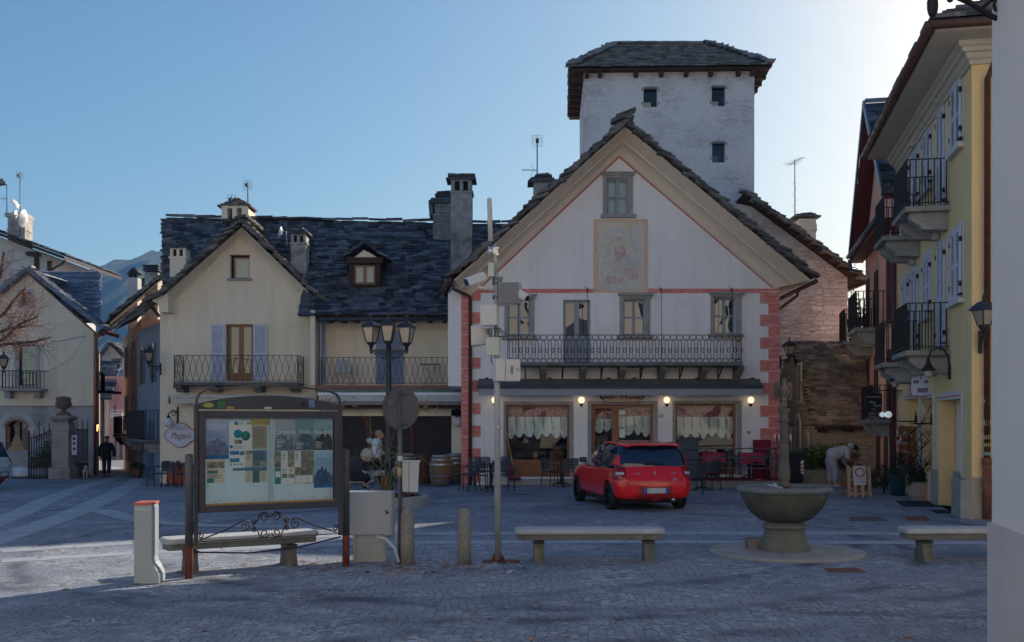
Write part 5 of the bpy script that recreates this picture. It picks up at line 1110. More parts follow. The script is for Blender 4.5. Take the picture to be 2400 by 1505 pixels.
m.build("arch_surround",mat("pale_arch_paint",(.5,.47,.48),.9),lh)
win_tr=mat("pink_grey_trim",(.48,.40,.44),.9)
f=window(fl2,lh,H1,-.1,wood,darkpane,1,1,.05);m=MB();[fl2.box(m,*a)for a in((H1[0]-.12,H1[0],H1[1]-.12,H1[3]+.12,.12,.15),(H1[2],H1[2]+.12,H1[1]-.12,H1[3]+.12,.12,.15),(H1[0],H1[2],H1[3],H1[3]+.12,.12,.148),(H1[0],H1[2],H1[1]-.12,H1[1],.12,.148))];m.build("surround",win_tr,f)
f=window(fl2,lh,H2,-.08,darkwood,darkpane,1,1,.05,name="balcony_door");m=MB();[fl2.box(m,*a)for a in((H2[0]-.14,H2[0],H2[1],H2[3]+.12,.12,.15),(H2[2],H2[2]+.14,H2[1],H2[3]+.12,.12,.15),(H2[0],H2[2],H2[3],H2[3]+.12,.12,.148))];m.build("surround",win_tr,f)
r=fl2.R(16,871,112,912);m=MB();fl2.box(m,r[0]-.05,r[2]+.05,r[1]-.1,r[1],.1,.75)
for x in(30,99):u=fl2.q(x,900)[0];fl2.box(m,u-.12,u+.12,r[1]-.4,r[1]-.1,.1,.5)
bo=m.build("balcony",granite,lh);m=MB()
for z in(r[1]+.06,r[3]):m.bar(fl2.p(r[0],z,.7),fl2.p(r[2],z,.7),.035)
for k in range(13):u=lerp(r[0],r[2],k/12);m.bar(fl2.p(u,r[1],.7),fl2.p(u,r[3],.7),.025)
for u in(r[0],r[2]):m.bar(fl2.p(u,r[3],.12),fl2.p(u,r[3],.7),.03);m.bar(fl2.p(u,r[1],.35),fl2.p(u,r[3],.35),.02)
m.build("railing",iron,bo)
bsl=mat("blue_slate",(.22,.25,.33),.6,.3,2.,.02,25.,isl=.5,spec=.5);E=at(242,772,43.6);P_=at(66,632,43.6);E2=at(-60,735,43.6)
m=MB();slab_roof(m,E,(E.x-.4,45.6,E.z),(P_.x-.4,45.6,P_.z),P_,.3,.5,.07,111,.06);slab_roof(m,(E2.x,47.5,E2.z),E2,P_,(P_.x,47.5,P_.z),.3,.5,.07,112,.06)
for i in range(30):c=lerp(E,P_,(i+.4)/30);m.obox(c+Vector((0,rnd.uniform(-.02,.06),.06)),(.25,0,-.1),(0,.2,0),(.01,0,.035));c=lerp(E2,P_,(i+.4)/30);m.obox(c+Vector((0,rnd.uniform(-.02,.06),.06)),(.25,0,.1),(0,.2,0),(-.01,0,.035))
a,b,c,d=at(60,800,45.),at(236,760,45.),at(237,638,48.5),at(88,638,48.5);slab_roof(m,Vector((a.x,45.,b.z)),b,c,d,.2,.5,.05,113,.03);m.build("roof",bsl,lh)
m=MB();m.tube([E+Vector((.05,0,-.1)),(E.x+.0,45.2,E.z-.15)],.09,8);m.tube([E+Vector((0,.1,-.2)),at(226,790,43.7),at(224,950,43.75),at(222,1110,43.75)],.06,8);m.build("downpipe",mat("red_copper",(.28,.09,.05),.4,.2,metal=.5),lh)
# lane side of the same house, with a small balcony and a lamp
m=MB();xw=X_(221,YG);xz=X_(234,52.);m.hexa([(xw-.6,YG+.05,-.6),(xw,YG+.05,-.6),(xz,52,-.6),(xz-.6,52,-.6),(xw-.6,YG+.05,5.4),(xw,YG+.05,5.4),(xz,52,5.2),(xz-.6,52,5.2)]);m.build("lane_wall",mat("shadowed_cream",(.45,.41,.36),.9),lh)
m=MB();bx=X_(228,45.5);zb,zt=Z_(915,45.5),Z_(873,45.5);m.box(bx-.2,bx+.3,45.2,47.5,zb-.12,zb)
for k in range(9):m.bar((bx+.28-k*.09,45.2+k*.28,zb),(bx+.28-k*.09,45.2+k*.28,zt),.03)
m.bar((bx+.28,45.2,zt),(bx-.45,47.5,zt),.04);[m.bar((bx+.07*k,45.2,zb),(bx+.07*k,45.2,zt),.025)for k in range(5)];m.bar((bx,45.2,zt),(bx+.28,45.2,zt),.04);m.build("lane_balcony",iron,lh)
L=thing("lane_lantern","warm lit lantern on the lane wall behind the walking man","lantern",at(226,1002,44.6));m=MB();q=at(226,1002,44.6);m.lathe([(.06,-.16),(.1,.12)],q,6,False);m.build("glass",emit("warm_lantern",(1.,.55,.15),1.6),L);m=MB();m.lathe([(.13,.12),(.02,.26)],q,6,False);m.bar(q+Vector((-.3,0,.2)),q+Vector((0,0,.2)),.03);m.build("lantern_cap",iron,L)
# taller house behind with chimney, aerials, dishes
YT=55.;ft2=Fac(0,YT);th=thing("white_house","white house with low brown eaves and stone chimney behind the blue roof","house",(X_(50,YT),YT+4,0));m=MB();P=pp(ft2,[(-200,760),(118,760),(118,600),(-10,552),(-200,500)]);m.prism(P,ft2.p,-6,0);m.build("wall",mat("pale_render",(.55,.53,.52),.9,.06),th)
m=MB();a,b=at(-200,480,54.),at(150,608,54.);m.hexa([a,b,b+Vector((0,8,0)),a+Vector((0,8,0))]+[q+ZV*.16 for q in(a,b,b+Vector((0,8,0)),a+Vector((0,8,0)))]);tr2=m.build("roof",darkwood,th);m=MB();slab_roof(m,b+ZV*.17,b+Vector((0,8,.17)),a+Vector((0,8,.17)),a+ZV*.17,.35,.6,.06,121,.05);m.build("slabs",slate,tr2)
m=MB();r=ft2.R(82,600,92,640);ft2.box(m,r[0],r[2],r[1],r[3],0,.1);r=ft2.R(112,612,122,640);ft2.box(m,r[0],r[2],r[1],r[3],0,.1);r=ft2.R(72,594,96,602);ft2.box(m,r[0],r[2],r[1],r[3],.0,.6);m.build("timber_post",darkwood,th);m=MB();m.tube([b+Vector((.1,0,-.05)),at(146,618,54.),at(122,632,54.8)],.07,6);m.build("gutter",zinc,th)
m=MB();r=ft2.R(5,503,46,575);m.box(r[0],r[2],YT+.6,YT+1.5,r[1]-1,r[3]);m.box(r[0]-.12,r[2]+.02,YT+.5,YT+1.6,r[3],r[3]+.2);m.box(r[0]-.03,r[2]+.03,YT+.55,YT+1.55,lerp(r[1],r[3],.55),lerp(r[1],r[3],.6));oc=m.build("chimney",rend,th)
aerial("grid aerial mast on the far left chimney",47,405,560,55.2,'g');aerial("comb aerial left of the grid mast on the chimney",16,432,500,55.3,'y')
for(x,y,r0,lab,ay)in((36,478,.3,"upper tilted satellite dish on the far left mast",60),(34,503,.28,"round satellite dish below the tilted one",-80),(54,512,.5,"large white dish seen edge-on beside the mast",100)):
 c=at(x,y,54.9);m=MB();m.lathe([(.01,.12*r0/.3),(r0*.5,.09*r0/.3),(r0*.9,.01),(r0,-.02)],(0,0,0),16);rot=Matrix.Rotation(R(ay),3,'Y');m.v=[rot@v_+c for v_ in m.v];m.tube([c,at(47,y+4,55.2)],.03,5);m.tube([c,c+Vector((.3 if ay>0 else-.2,-.2,.0))],.015,5);tag(m.build("satellite_dish",whitepaint,None),lab,"dish","dishes on the far left chimney")
e=thing("slab_eave","dark roof edge entering at the far left of the sky","roof",at(-20,436,30.));m=MB();slab_roof(m,at(-220,470,30.),at(12,437,30.),at(12,433,31.5),at(-220,466,31.5),.4,.6,.07,131,.03);m.build("slabs",slate_warm,e)
# ---- garden wall, pillar, gate ----
YW=41.;pst=mat("pinkish_stone",(.36,.30,.28),.9,.2,2.,.01,20.,col2=(.22,.17,.15),c2s=1.5,c2t=(.5,.68));gzp=gz(X_(150,YW),YW)
pl_=thing("gate_pillar","square stone gate pillar with a carved urn on top","pillar",(X_(149,YW),YW,gzp));c=Vector((X_(149,YW),YW,0));zt=Z_(990,YW)
m=MB();m.box(c.x-.42,c.x+.42,YW-.42,YW+.42,gzp-.1,Z_(1095,YW));m.box(c.x-.33,c.x+.33,YW-.33,YW+.33,Z_(1095,YW),zt);m.box(c.x-.36,c.x+.36,YW-.36,YW+.36,Z_(1010,YW),Z_(1004,YW));m.build("shaft",pst,pl_,bevel=.02)
m=MB();m.lathe([(.34,0),(.42,.06),(.58,.16),(.6,.2),(.45,.24),(.25,.32)],(c.x,YW,zt),4,False,a0=math.pi/4);m.build("capital",pst,pl_)
m=MB();m.lathe([(.3,.3),(.22,.4),(.09,.46),(.08,.52),(.2,.58),(.29,.68),(.3,.78),(.24,.86),(.3,.92),(.26,1.0),(.1,1.04)],(c.x,YW,zt-.02),14);[m.sphere((c.x+.22*math.cos(k),YW+.22*math.sin(k),zt+.9),.09,8,5)for k in range(7)];m.build("urn",mat("dark_lichen_stone",(.16,.12,.10),.95,.3,5.,.02,20.),pl_)
gt=thing("garden_gate","dark iron garden gate with curled spikes left of the pillar","gate",(X_(95,YW),YW,gzp));m=MB();x0,x1=X_(68,YW),X_(127,YW);zb=gzp+.08
for k in range(11):
 t=k/10;x=lerp(x0,x1,t);zt_=lerp(Z_(1026,YW),Z_(1003,YW),t**1.6);m.bar((x,YW,zb),(x,YW,zt_+(.55 if k==4 else .28)*(k%2==0)),.028)
 if k%2==0 and k:scrolls(m,(x+.1,YW,zt_-.1),(1,0,0),ZV,.12,.014)
for k in range(10):
 t,t2=k/10,(k+1)/10;m.bar((lerp(x0,x1,t),YW,lerp(Z_(1026,YW),Z_(1003,YW),t**1.6)),(lerp(x0,x1,t2),YW,lerp(Z_(1026,YW),Z_(1003,YW),t2**1.6)),.035)
for z in(zb+.05,zb+.75,zb+.9):m.bar((x0,YW,z),(x1,YW,z),.03)
for k in range(21):x=lerp(x0,x1,(k+.5)/21);m.bar((x,YW,zb),(x,YW,zb+.75),.016)
m.bar((x0,YW,gzp),(x0,YW,Z_(1010,YW)),.06);m.build("leaf",rustiron,gt)
fn_=thing("garden_fence","low stone wall with iron railings right of the gate pillar","fence",(X_(185,YW),YW,gzp));m=MB();xa,xb=X_(168,YW),X_(206,YW+2.3);m.hexa([(xa,YW-.1,gzp-.2),(xb,YW+2.2,gzp-.3),(xb-.1,YW+2.6,gzp-.3),(xa-.1,YW+.3,gzp-.2),(xa,YW-.1,gzp+.62),(xb,YW+2.2,gzp+.55),(xb-.1,YW+2.6,gzp+.55),(xa-.1,YW+.3,gzp+.62)]);m.build("low_wall",mat("dark_stone",(.16,.155,.15)),fn_)
m=MB()
for k in range(13):t=k/12;x,y=lerp(xa,xb,t)-.05,lerp(YW+.1,YW+2.4,t);m.bar((x,y,gzp+.6),(x,y,Z_(1000,y)-.1+(.35 if k%4==0 else 0)),.026)
m.bar((xa-.05,YW+.1,Z_(1008,YW)),(xb-.05,YW+2.4,Z_(1008,YW+2.4)),.035);m.build("railing",rustiron,fn_)
bn=thing("notice_banner","narrow white vertical banner with blue emblems on the railings","banner",at(174,1045,41.));fbn=Fac(0,YW-.15);m=MB();r=fbn.R(168,1020,180,1066);fbn.box(m,r[0],r[2],r[1],r[3],0,.01);m.build("cloth",mat("white_banner",(.6,.6,.66),.8,.08),bn);m=MB();[m.tube([fbn.p(lerp(r[0],r[2],.5),z,.012),fbn.p(lerp(r[0],r[2],.5),z,.016)],.06,12)for z in(lerp(r[1],r[3],.3),lerp(r[1],r[3],.58),lerp(r[1],r[3],.82))];m.build("emblem",mat("blue_emblem",(.07,.10,.32),.7),bn)
gd=MB();gd.box(X_(-200,43.5),X_(200,43.5),41.1,43.95,-1,gz(-16,42)+.06);struct(gd.build("garden_soil",mat("brown_soil",(.11,.055,.04),.95,.4,3.,.03,12.)))
m=MB();[m.sphere((X_(30+16*k,42.5),42.3+.2*(k%2),gz(-18,42)+.1),.45,12,8,(1.3,.8,.75))for k in range(5)];tag(m.build("snow_heap",mat("old_snow",(.66,.66,.70),.8,.08,4.,.03,9.),None),"long heap of old snow in the garden below the arched window","snow")
m=MB();q=Fac(0,42.8);m.prism([q.q(*p)for p in((18,1056),(60,1056),(52,1041),(56,1041),(47,1030),(50,1030),(40,1014),(31,1030),(34,1030),(25,1041),(29,1041))],q.p,0,.04);tag(m.build("wooden_tree_cutout",mat("plywood",(.40,.25,.14),.7,.15,3.),None),"flat plywood fir tree cut-out before the arched window","decoration")
# ---- lane beyond: salmon house, grey house, far pink house ----
def lane_house(name,lab,xn,Yn,xf,Yf,ztop_n,ztop_f,col,wins_,back=4.):
 A,B=Vector((X_(xn,Yn),Yn,0)),Vector((X_(xf,Yf),Yf,0));d=(A-B).normalized();ang=math.degrees(math.atan2(d.y,d.x));f=Fac(B.x,B.y,ang);Lq=(A-B).length
 h=thing(name,lab,"house",((A+B)/2+Vector((0,0,-.5))));wall(f,[(0,-.8),(Lq,-.8),(Lq,ztop_n),(0,ztop_f)],[],.1,back,"wall",col,h)
 m=MB()
 for(t,w_,z0,z1)in wins_:
  shutter(f,h,(t*Lq-w_,z0,t*Lq-w_*.5,z1),.01,mat("dark_lane_shutter",(.17,.165,.18),.6,.2),slats=False);shutter(f,h,(t*Lq+w_*.5,z0,t*Lq+w_,z1),.01,mat("dark_lane_shutter",(.17,.165,.18)),slats=False);f.box(m,t*Lq-w_*.5,t*Lq+w_*.5,z0,z1,0,.02)
 m.build("window_pane",darkpane,h,each=True);return h,f,Lq
sal=mat("salmon_plaster",(.50,.27,.19),.9,.12,1.,.005,20.);gbl=mat("blue_grey_plaster",(.22,.25,.32),.9,.15,.8,.005,20.)
h,f,Lq=lane_house("salmon_house","salmon lane house with brown shutters and wide dark eaves",330,44.5,290,52.,6.25,6.0,sal,[(.2,.75,4.0,5.5),(.62,.8,4.0,5.5),(.2,.75,1.4,3.1),(.62,.8,1.4,3.1),(.25,.7,-.0,.95)])
m=MB();a,b=f.p(-1.2,6.0,1.15),f.p(Lq+.2,6.25,1.1);slab_roof(m,a,b,b+Vector((2.2,1.2,2.3)),a+Vector((2.2,1.2,2.3)),.3,.5,.08,141,.06);a2,b2=a-ZV*.05,b-ZV*.05;m.add([a2,b2,b2+Vector((2.2,1.2,2.3)),a2+Vector((2.2,1.2,2.3))],[(0,1,2,3)]);m.build("roof",slate_warm,h,recalc=False)
bars_balcony(h,f,Lq*.3,Lq*.85,1.25,2.1,.7,mat("dark_stone",(.16,.155,.15)),step=.16)
h2,f,Lq=lane_house("grey_house","blue grey lane house with balcony beside the cafe",378,38.8,322,44.3,5.6,5.7,gbl,[(.25,.7,3.4,4.9),(.7,.7,3.4,4.9),(.3,.6,.9,2.3),(.2,.55,-.3,1.2)],back=1.5)
m=MB();a,b=f.p(-.3,5.7,.9),f.p(Lq,5.6,.9);slab_roof(m,a,b,b+Vector((1.6,1.,1.7)),a+Vector((1.6,1.,1.7)),.3,.5,.08,142,.06);m.add([a,b,b+Vector((1.6,1.,1.7)),a+Vector((1.6,1.,1.7))],[(0,1,2,3)]);m.build("roof",slate_warm,h2,recalc=False)
bars_balcony(h2,f,Lq*.15,Lq*.95,1.2,2.3,.6,mat("dark_stone",(.16,.155,.15)),step=.2)
m=MB();f.box(m,Lq*.5,Lq*.72,-.5,1.9,0,.03);m.build("door",mat("blue_door",(.09,.13,.22),.6),h2)
m=MB();c=at(315,790,48.);m.box(X_(304,48.),X_(326,48.),47.8,48.3,c.z-.5,Z_(652,48.));ch=m.build("chimney",mat("pale_render",(.55,.53,.52)),h);m=MB();zc=Z_(652,48.);[m.box(X_(x,48.)-.035,X_(x,48.)+.035,47.8,48.3,zc,zc+.18)for x in(305,315,325)];m.lathe([(.34,.18),(.3,.27),(.2,.4),(.08,.5)],(c.x,48.05,zc),12);m.build("chimney_cap",slate,ch)
m=MB();m.box(X_(345,46.),X_(375,46.),45.7,46.3,Z_(760,46.),Z_(640,46.));ch=m.build("chimney",rend,h2);m=MB();[m.box(X_(342,46.),X_(379,46.),45.55,46.4,Z_(640,46.)+.04+.1*k,Z_(640,46.)+.1+.1*k)for k in range(3)];m.build("chimney_cap",slate,ch)
m=MB();f5=Fac(0,50.);m.prism(pp(f5,[(322,800),(400,800),(400,662),(330,676),(322,676)]),f5.p,-3,0);m.build("dormer_wall",mat("pale_render",(.55,.53,.52)),h);m=MB();slab_roof(m,at(318,678,49.7),at(400,668,49.7),at(400,650,52.),at(338,655,52.),.3,.5,.07,143,.05);m.build("dormer_roof",slate,h)
fpk=Fac(0,64.);pf=thing("far_pink_house","sunlit pink house closing the end of the lane","house",(X_(262,64.),66,-.5));m=MB();r=fpk.R(225,920,300,1100);fpk.box(m,r[0],r[2],r[1]-.3,r[3]+1.,-4,0);m.build("wall",mat("far_pink_plaster",(.72,.36,.33),.9,.08),pf)
m=MB();r=fpk.R(246,930,256,1070);fpk.box(m,r[0],r[2],r[1],r[3],0,.06);m.build("corner_pier",cream_pl,pf);m=MB();[fpk.box(m,*(lambda r:(r[0],r[2],r[1],r[3],0,.03))(fpk.R(*q)))for q in((267,950,272,975),(268,1018,274,1075),(280,1018,287,1075),(232,1000,237,1025))];m.build("window",mat("far_grey_glass",(.16,.15,.17),.4),pf);m=MB();m.tube([fpk.p(fpk.q(242,0)[0],-.4,.1),fpk.p(fpk.q(242,0)[0],3.2,.1)],.08,6);m.build("downpipe",copper,pf)
m=MB();slab_roof(m,at(225,935,62.5),at(262,935,62.5),at(288,842,66.),at(225,842,66.),.4,.6,.06,151,.03);m.add([at(225,937,62.5),at(262,937,62.5),at(288,844,66.),at(225,844,66.)],[(0,1,2,3)]);m.build("roof",slate,pf,recalc=False)
fg2=Fac(0,72.);gg=thing("far_gable","distant grey gable with tiny window above the lane roofs","house",(X_(262,72.),74,0));m=MB();m.prism(pp(fg2,[(234,860),(292,860),(292,845),(258,808),(234,838)]),fg2.p,-4,0);m.build("wall",mat("far_grey_wall",(.42,.42,.42),.9,.15,1.),gg);m=MB();slab_roof(m,at(298,838,71.5),at(298,838,71.5)+Vector((0,5,0)),at(256,803,71.5)+Vector((0,5,0)),at(256,803,71.5),.3,.5,.08,152,.05);slab_roof(m,at(230,842,71.5),at(230,842,71.5)+Vector((0,5,0)),at(256,803,71.5)+Vector((0,5,0)),at(256,803,71.5),.3,.5,.08,153,.05);m.build("roof",slate,gg)
m=MB();r=fg2.R(254,824,258,834);fg2.box(m,r[0],r[2],r[1],r[3],0,.03);m.build("window",darkpane,gg)
sgn=thing("lane_sign","white hanging sign with red script far down the lane","sign",at(272,973,58.));fl3=Fac(0,58.);m=MB();r=fl3.R(259,967,288,979);fl3.box(m,r[0],r[2],r[1],r[3],0,.06);fl3.box(m,r[0],r[2]+.4,r[3]+.1,r[3]+.14,0,.05);m.build("board",whitepaint,sgn);text("La Bottega",.16,fl3.p((r[0]+r[2])/2,lerp(r[1],r[3],.62),.065),fl3.u,ZV,ribbon,sgn,shear=.3,sx=.8)
# lanterns on scrolled arms
def lantern(lab,q,s,arm=None,flip=1,nm="wall_lantern",foot=True):
 L=thing(nm,lab,"lantern",q);q=Vector(q);m=MB()
 m.lathe([(.1*s,-.26*s),(.185*s,.0)],q,4,False,a0=math.pi/4+.3);m.build("glass",mat("amber_lantern_glass",(.34,.26,.19),.15,.1,spec=.8),L)
 m=MB()
 for k in range(4):
  a=math.pi/4+.3+k*math.pi/2;e=Vector((math.cos(a),math.sin(a),0));m.bar(q+e*.105*s+ZV*-.27*s,q+e*.19*s,.022*s,.022*s)
 m.lathe([(.255*s,.0),(.25*s,.02*s),(.2*s,.08*s),(.11*s,.15*s),(.03*s,.18*s)],q,4,False,a0=math.pi/4+.3);m.lathe([(.02*s,.17*s),(.035*s,.2*s),(.03*s,.25*s),(.01*s,.3*s)],q,8)
 m.lathe([(.025*s,-.42*s),(.045*s,-.36*s),(.1*s,-.3*s),(.11*s,-.255*s)],q,8)
 m.build("lantern_frame",mat("grey_lantern_metal",(.045,.045,.055),.45,.2,metal=.4),L)
 if arm is not None:
  arm=Vector(arm);m=MB();b=q+ZV*-.42*s;m.bar(b,Vector((arm.x,arm.y,b.z)),.035*s,.03*s);m.bar(Vector((arm.x,arm.y,b.z+.12*s)),Vector((arm.x,arm.y,b.z-.3*s)),.06*s,.03*s);d=(Vector((arm.x,arm.y,b.z))-b);u_=d.normalized()
  scrolls(m,b+d*.72-ZV*.11*s,u_,ZV,.1*s,.012*s);scrolls(m,b+d*.35-ZV*.07*s,-u_,ZV,.06*s,.01*s);m.bar(b-ZV*.1*s,b+ZV*.02,.03*s);m.build("arm",iron,L)
 return L
lantern("grey lantern on a scrolled arm at the left corner of the cafe house",at(349,828,35.2),.98,at(376,850,35.9))
lantern("black lantern on a scrolled arm at the right corner of the bar",at(1850,812,31.2),.92,at(1829,840,31.45))
lantern("dark lantern cut by the left border in front of the cream gabled house",at(9,842,30.),.78,at(-25,870,30.2))
L=lantern("large grey lantern on the yellow corner by the downpipe",at(2306,728,19.6),1.05,at(2297,780,20.3))
m=MB();pts=[]
for i in range(24):
 t=i/23;pts.append(lerp(at(-20,789,39.),at(200,787,43.),t)-ZV*(.25*math.sin(math.pi*t)))
m.tube(pts,.018,4);m.tube([at(200,788,43.),at(170,840,43.6),at(112,870,43.7)],.012,4);tag(m.build("hanging_cable",mat("pale_cable",(.4,.38,.38),.7),None),"slack cable strung across the cream gabled house","cable")
# ---------------- street furniture in the foreground ----------------
conc=mat("mossy_bench_stone",(.17,.17,.15),.9,.25,5.,.008,50.,col2=(.075,.09,.02),c2s=3.,c2t=(.52,.68),speck=.4)
benchtop=mat("pale_bench_top",(.42,.43,.45),.85,.12,4.,.005,60.,speck=.35);legm=mat("dark_bench_leg",(.15,.145,.13),.95,.25,5.,.012,30.,col2=(.10,.12,.05),c2s=4.,c2t=(.55,.68))
def bench(lab,A,B,legs,side=False):
 """A, B: the two front top corners on the plan; legs: positions along the length"""
 A,B=Vector(A),Vector(B);L=(B-A).length;u=(B-A).normalized();v=Vector((-u.y,u.x,0));O=Vector((A.x,A.y,0));h=.45;dp=.42
 t=thing("stone_bench",lab,"bench",(A+B)/2,"stone benches along the square");fn=lambda a,b,z:O+u*a+v*b+ZV*z
 def slab(x0,x1,y0,y1,z0,z1,rr,nm,m_,bv):
  P=[];
  for(cx,cy,a0)in((x1-rr,y0+rr,-90),(x1-rr,y1-rr,0),(x0+rr,y1-rr,90),(x0+rr,y0+rr,180)):
   for k in range(6):a=R(a0+18*k);P.append((cx+rr*math.cos(a),cy+rr*math.sin(a)))
  m=MB();m.prism(P,lambda a,b,d:fn(a,b,d),z0,z1);return m.build(nm,m_,t,bevel=bv)
 slab(0,L,0,dp,h-.075,h,.1,"seat_slab",benchtop,.025);slab(.03,L-.03,.03,dp-.03,h-.15,h-.0755,.08,"seat_underside",conc,.008)
 for x in legs:
  m=MB();P=[(-.03,0),(.0,.12),(.035,.2),(.03,.26),(-.03,.3),(-.03,h-.15),(dp-.09,h-.15),(dp-.09,.3),(dp-.15,.26),(dp-.155,.2),(dp-.12,.12),(dp-.09,0)]
  m.prism([(a+.06,z)for a,z in P],lambda b,z,d:fn(x+d,b,z-.02),-.07,.07);m.build("leg",legm,t,bevel=.01)
 return t
def gp(px,py,z=0.):a,b=G(px,py,z);return(a,b,0)
YM=14.25;bench("middle stone bench with mossy edge left of the fountain",(X_(1207,YM),YM-.1,0),(X_(1560,YM),YM-.06,0),(.33,1.84))
a=at(398,1285,13.1);b=at(752,1252,14.0);bench("mossy stone bench standing behind the notice board",(a.x,12.95,0),(b.x,14.0,0),(.35,1.65))
bench("stone bench half hidden by the near plaster wall",(X_(2124,14.25),14.2,0),(X_(2124,14.25)+2.05,14.3,0),(.32,1.8))
bl_m=mat("speckled_bollard",(.23,.225,.21),.9,.15,2.,.008,50.,col2=(.20,.19,.15),c2s=1.5,c2t=(.5,.7),speck=.9)
for px,lab in((955,"rounded granite bollard beside the round sign's pole"),(1088,"rounded granite bollard standing alone left of the camera mast")):
 m=MB();r0=.09;m.lathe([(r0*1.08,-.02),(r0*1.03,.3),(r0,.64),(r0*.93,.68),(r0*.72,.725),(r0*.4,.75),(.005,.757)],(X_(px,14.0),14.0,0),22);tag(m.build("bollard",bl_m,None),lab,"bollard","granite bollards")
# grey utility pillar with orange lid
up=thing("utility_pillar","pale grey service pillar with orange lid and curved foot","pillar",(X_(345,12.35),12.35,0));A=R(-38);fu=Fac(X_(313,12.3),12.3,3.);W=.27;gcm=mat("pale_grey_plastic",(.34,.38,.41),.5,.05,2.,speck=.1)
P=[(0,.0),(0,.93),(.235,.93),(.24,.92),(.24,.30),(.25,.24),(.30,.17),(.335,.1),(.335,0)]
fs3=Fac(X_(314,12.3),12.3,6.)
m=MB();m.prism([(d_*.85+(0 if d_<.2 else 0),z)for d_,z in P],lambda u,z,d:fs3.p(u,z,d),-.34,0);m.build("body",gcm,up,bevel=.008)
m=MB();fs3.box(m,-.006,.215,.931,.958,-.347,.007);m.build("lid",mat("orange_lid",(.55,.12,.06),.5,.05),up,bevel=.006)
m=MB();fs3.box(m,.2025,.2105,.33,.90,-.32,-.03);m.build("door",mat("door_grey",(.32,.37,.41),.45,.04),up);m=MB();fs3.box(m,.02,.13,.875,.885,0,.003);fs3.box(m,.155,.163,.87,.89,0,.004);m.build("badge",mat("silver_badge",(.6,.6,.6),.4),up)
m=MB();fs3.box(m,.01,.29,-.01,.002,-.4,.03);m.build("base_grate",mat("rusty_grate",(.12,.07,.05),.9,.3,20.),up)
# ---------------- notice board ----------------
nb_=thing("notice_board","brown metal municipal notice board with arched top and pinned posters","notice board",(-3.05,13.3,0));YLp,YRp=12.8,13.75;XL,XR=X_(459,YLp),X_(797,YRp)
ang=math.degrees(math.atan2(YRp-YLp,XR-XL));fb2=Fac(XL,YLp,ang);WB=math.hypot(XR-XL,YRp-YLp);brm=mat("brown_grey_metal",(.075,.066,.068),.5,.2,4.,metal=.3);frm=mat("dark_grey_frame",(.06,.06,.075),.5,.15,3.,metal=.3)
zb=lambda py:fb2.q(630,py)[1]
z_top,z_bot,z_hd=2.045,.795,2.21
rustp=mat("rust_foot_metal",(.09,.095,.105),.55,.2,3.,metal=.3);rustf=mat("rusty_post_foot",(.16,.045,.03),.85,.35,6.,col2=(.09,.05,.05))
for px,Y,ztp,lab in((443,12.75,1.50,0),(811,13.85,1.53,0)):
 c=Vector((X_(px,Y),Y,0));m=MB();m.lathe([(.048,.38),(.048,ztp),(.04,ztp+.015),(.005,ztp+.02)],c,14);o=m.build("post",rustp,nb_);m=MB();m.lathe([(.0485,-.08),(.049,.38),(.048,.40)],c,14);m.build("rusty_foot",rustf,o)
 e=fb2.p(-.0 if px<600 else WB,0,0)
 m=MB();[m.bar(c+ZV*z,e+ZV*z,.05,.12)for z in(.62,1.32)];m.build("clamp",frm,o)
m=MB()
for u in(0,WB):fb2.box(m,u-.022,u+.022,.42,2.12,-.02,.03)
m.build("upright",brm,nb_,each=True)
m=MB();pts=[fb2.p(0,2.1,.005),fb2.p(.01,2.2,.005),fb2.p(.05,2.265,.005),fb2.p(.13,2.3,.005)]+[fb2.p(lerp(.13,WB-.13,k/10),2.3+.075*math.sin(math.pi*k/10),.005)for k in range(1,10)]+[fb2.p(WB-.13,2.3,.005),fb2.p(WB-.05,2.265,.005),fb2.p(WB-.01,2.2,.005),fb2.p(WB,2.1,.005)]
for a,b in zip(pts,pts[1:]):m.bar(a,b,.06,.022,up=ZV)if abs((b-a).z)<.05 else m.bar(a,b,.022,.06,up=fb2.n)
m.build("arch_band",brm,nb_)
m=MB();P=[(.03,z_top+.02),(WB-.03,z_top+.02),(WB-.03,z_top+.09)]+[(lerp(WB-.03,.03,k/12),z_top+.09+.11*math.sin(math.pi*k/12)**.8)for k in range(1,12)]+[(.03,z_top+.09)]
m.prism(P,fb2.p,-.005,.005);m.build("header_panel",frm,nb_)
m=MB();fb2.box(m,.028,.1,z_bot,z_top,-.03,.07);fb2.box(m,WB-.1,WB-.028,z_bot,z_top,-.03,.07);fb2.box(m,.1,WB-.1,z_top-.09,z_top,-.03,.069);fb2.box(m,.1,WB-.1,z_bot,z_bot+.085,-.03,.069);m.build("frame",frm,nb_,bevel=.006)
bx0,bx1,bz0,bz1=.1,WB-.1,z_bot+.085,z_top-.09
m=MB();fb2.box(m,bx0,bx1,bz0,bz1,-.03,.0);bk=m.build("backboard",mat("pale_blue_board",(.60,.77,.90),.8,.06,2.,col2=(.66,.79,.86),c2s=1.,c2t=(.45,.7)),nb_)
m=MB();fb2.box(m,bx0,bx1,bz0,bz0+.022,.045,.06);m.build("wooden_ledge",mat("ochre_strip",(.30,.17,.04),.7,.2),nb_)
bu=lambda t:lerp(bx0,bx1,t);bv_=lambda t:lerp(bz1,bz0,t)
def poster(x0,y0,x1,y1,m_,nm="poster",d=.006,par=None):
 """x, y: fractions of the display window"""
 m=MB();fb2.box(m,bu(x0),bu(x1),bv_(y1),bv_(y0),d-.003,d);return m.build(nm,m_,par or bk)
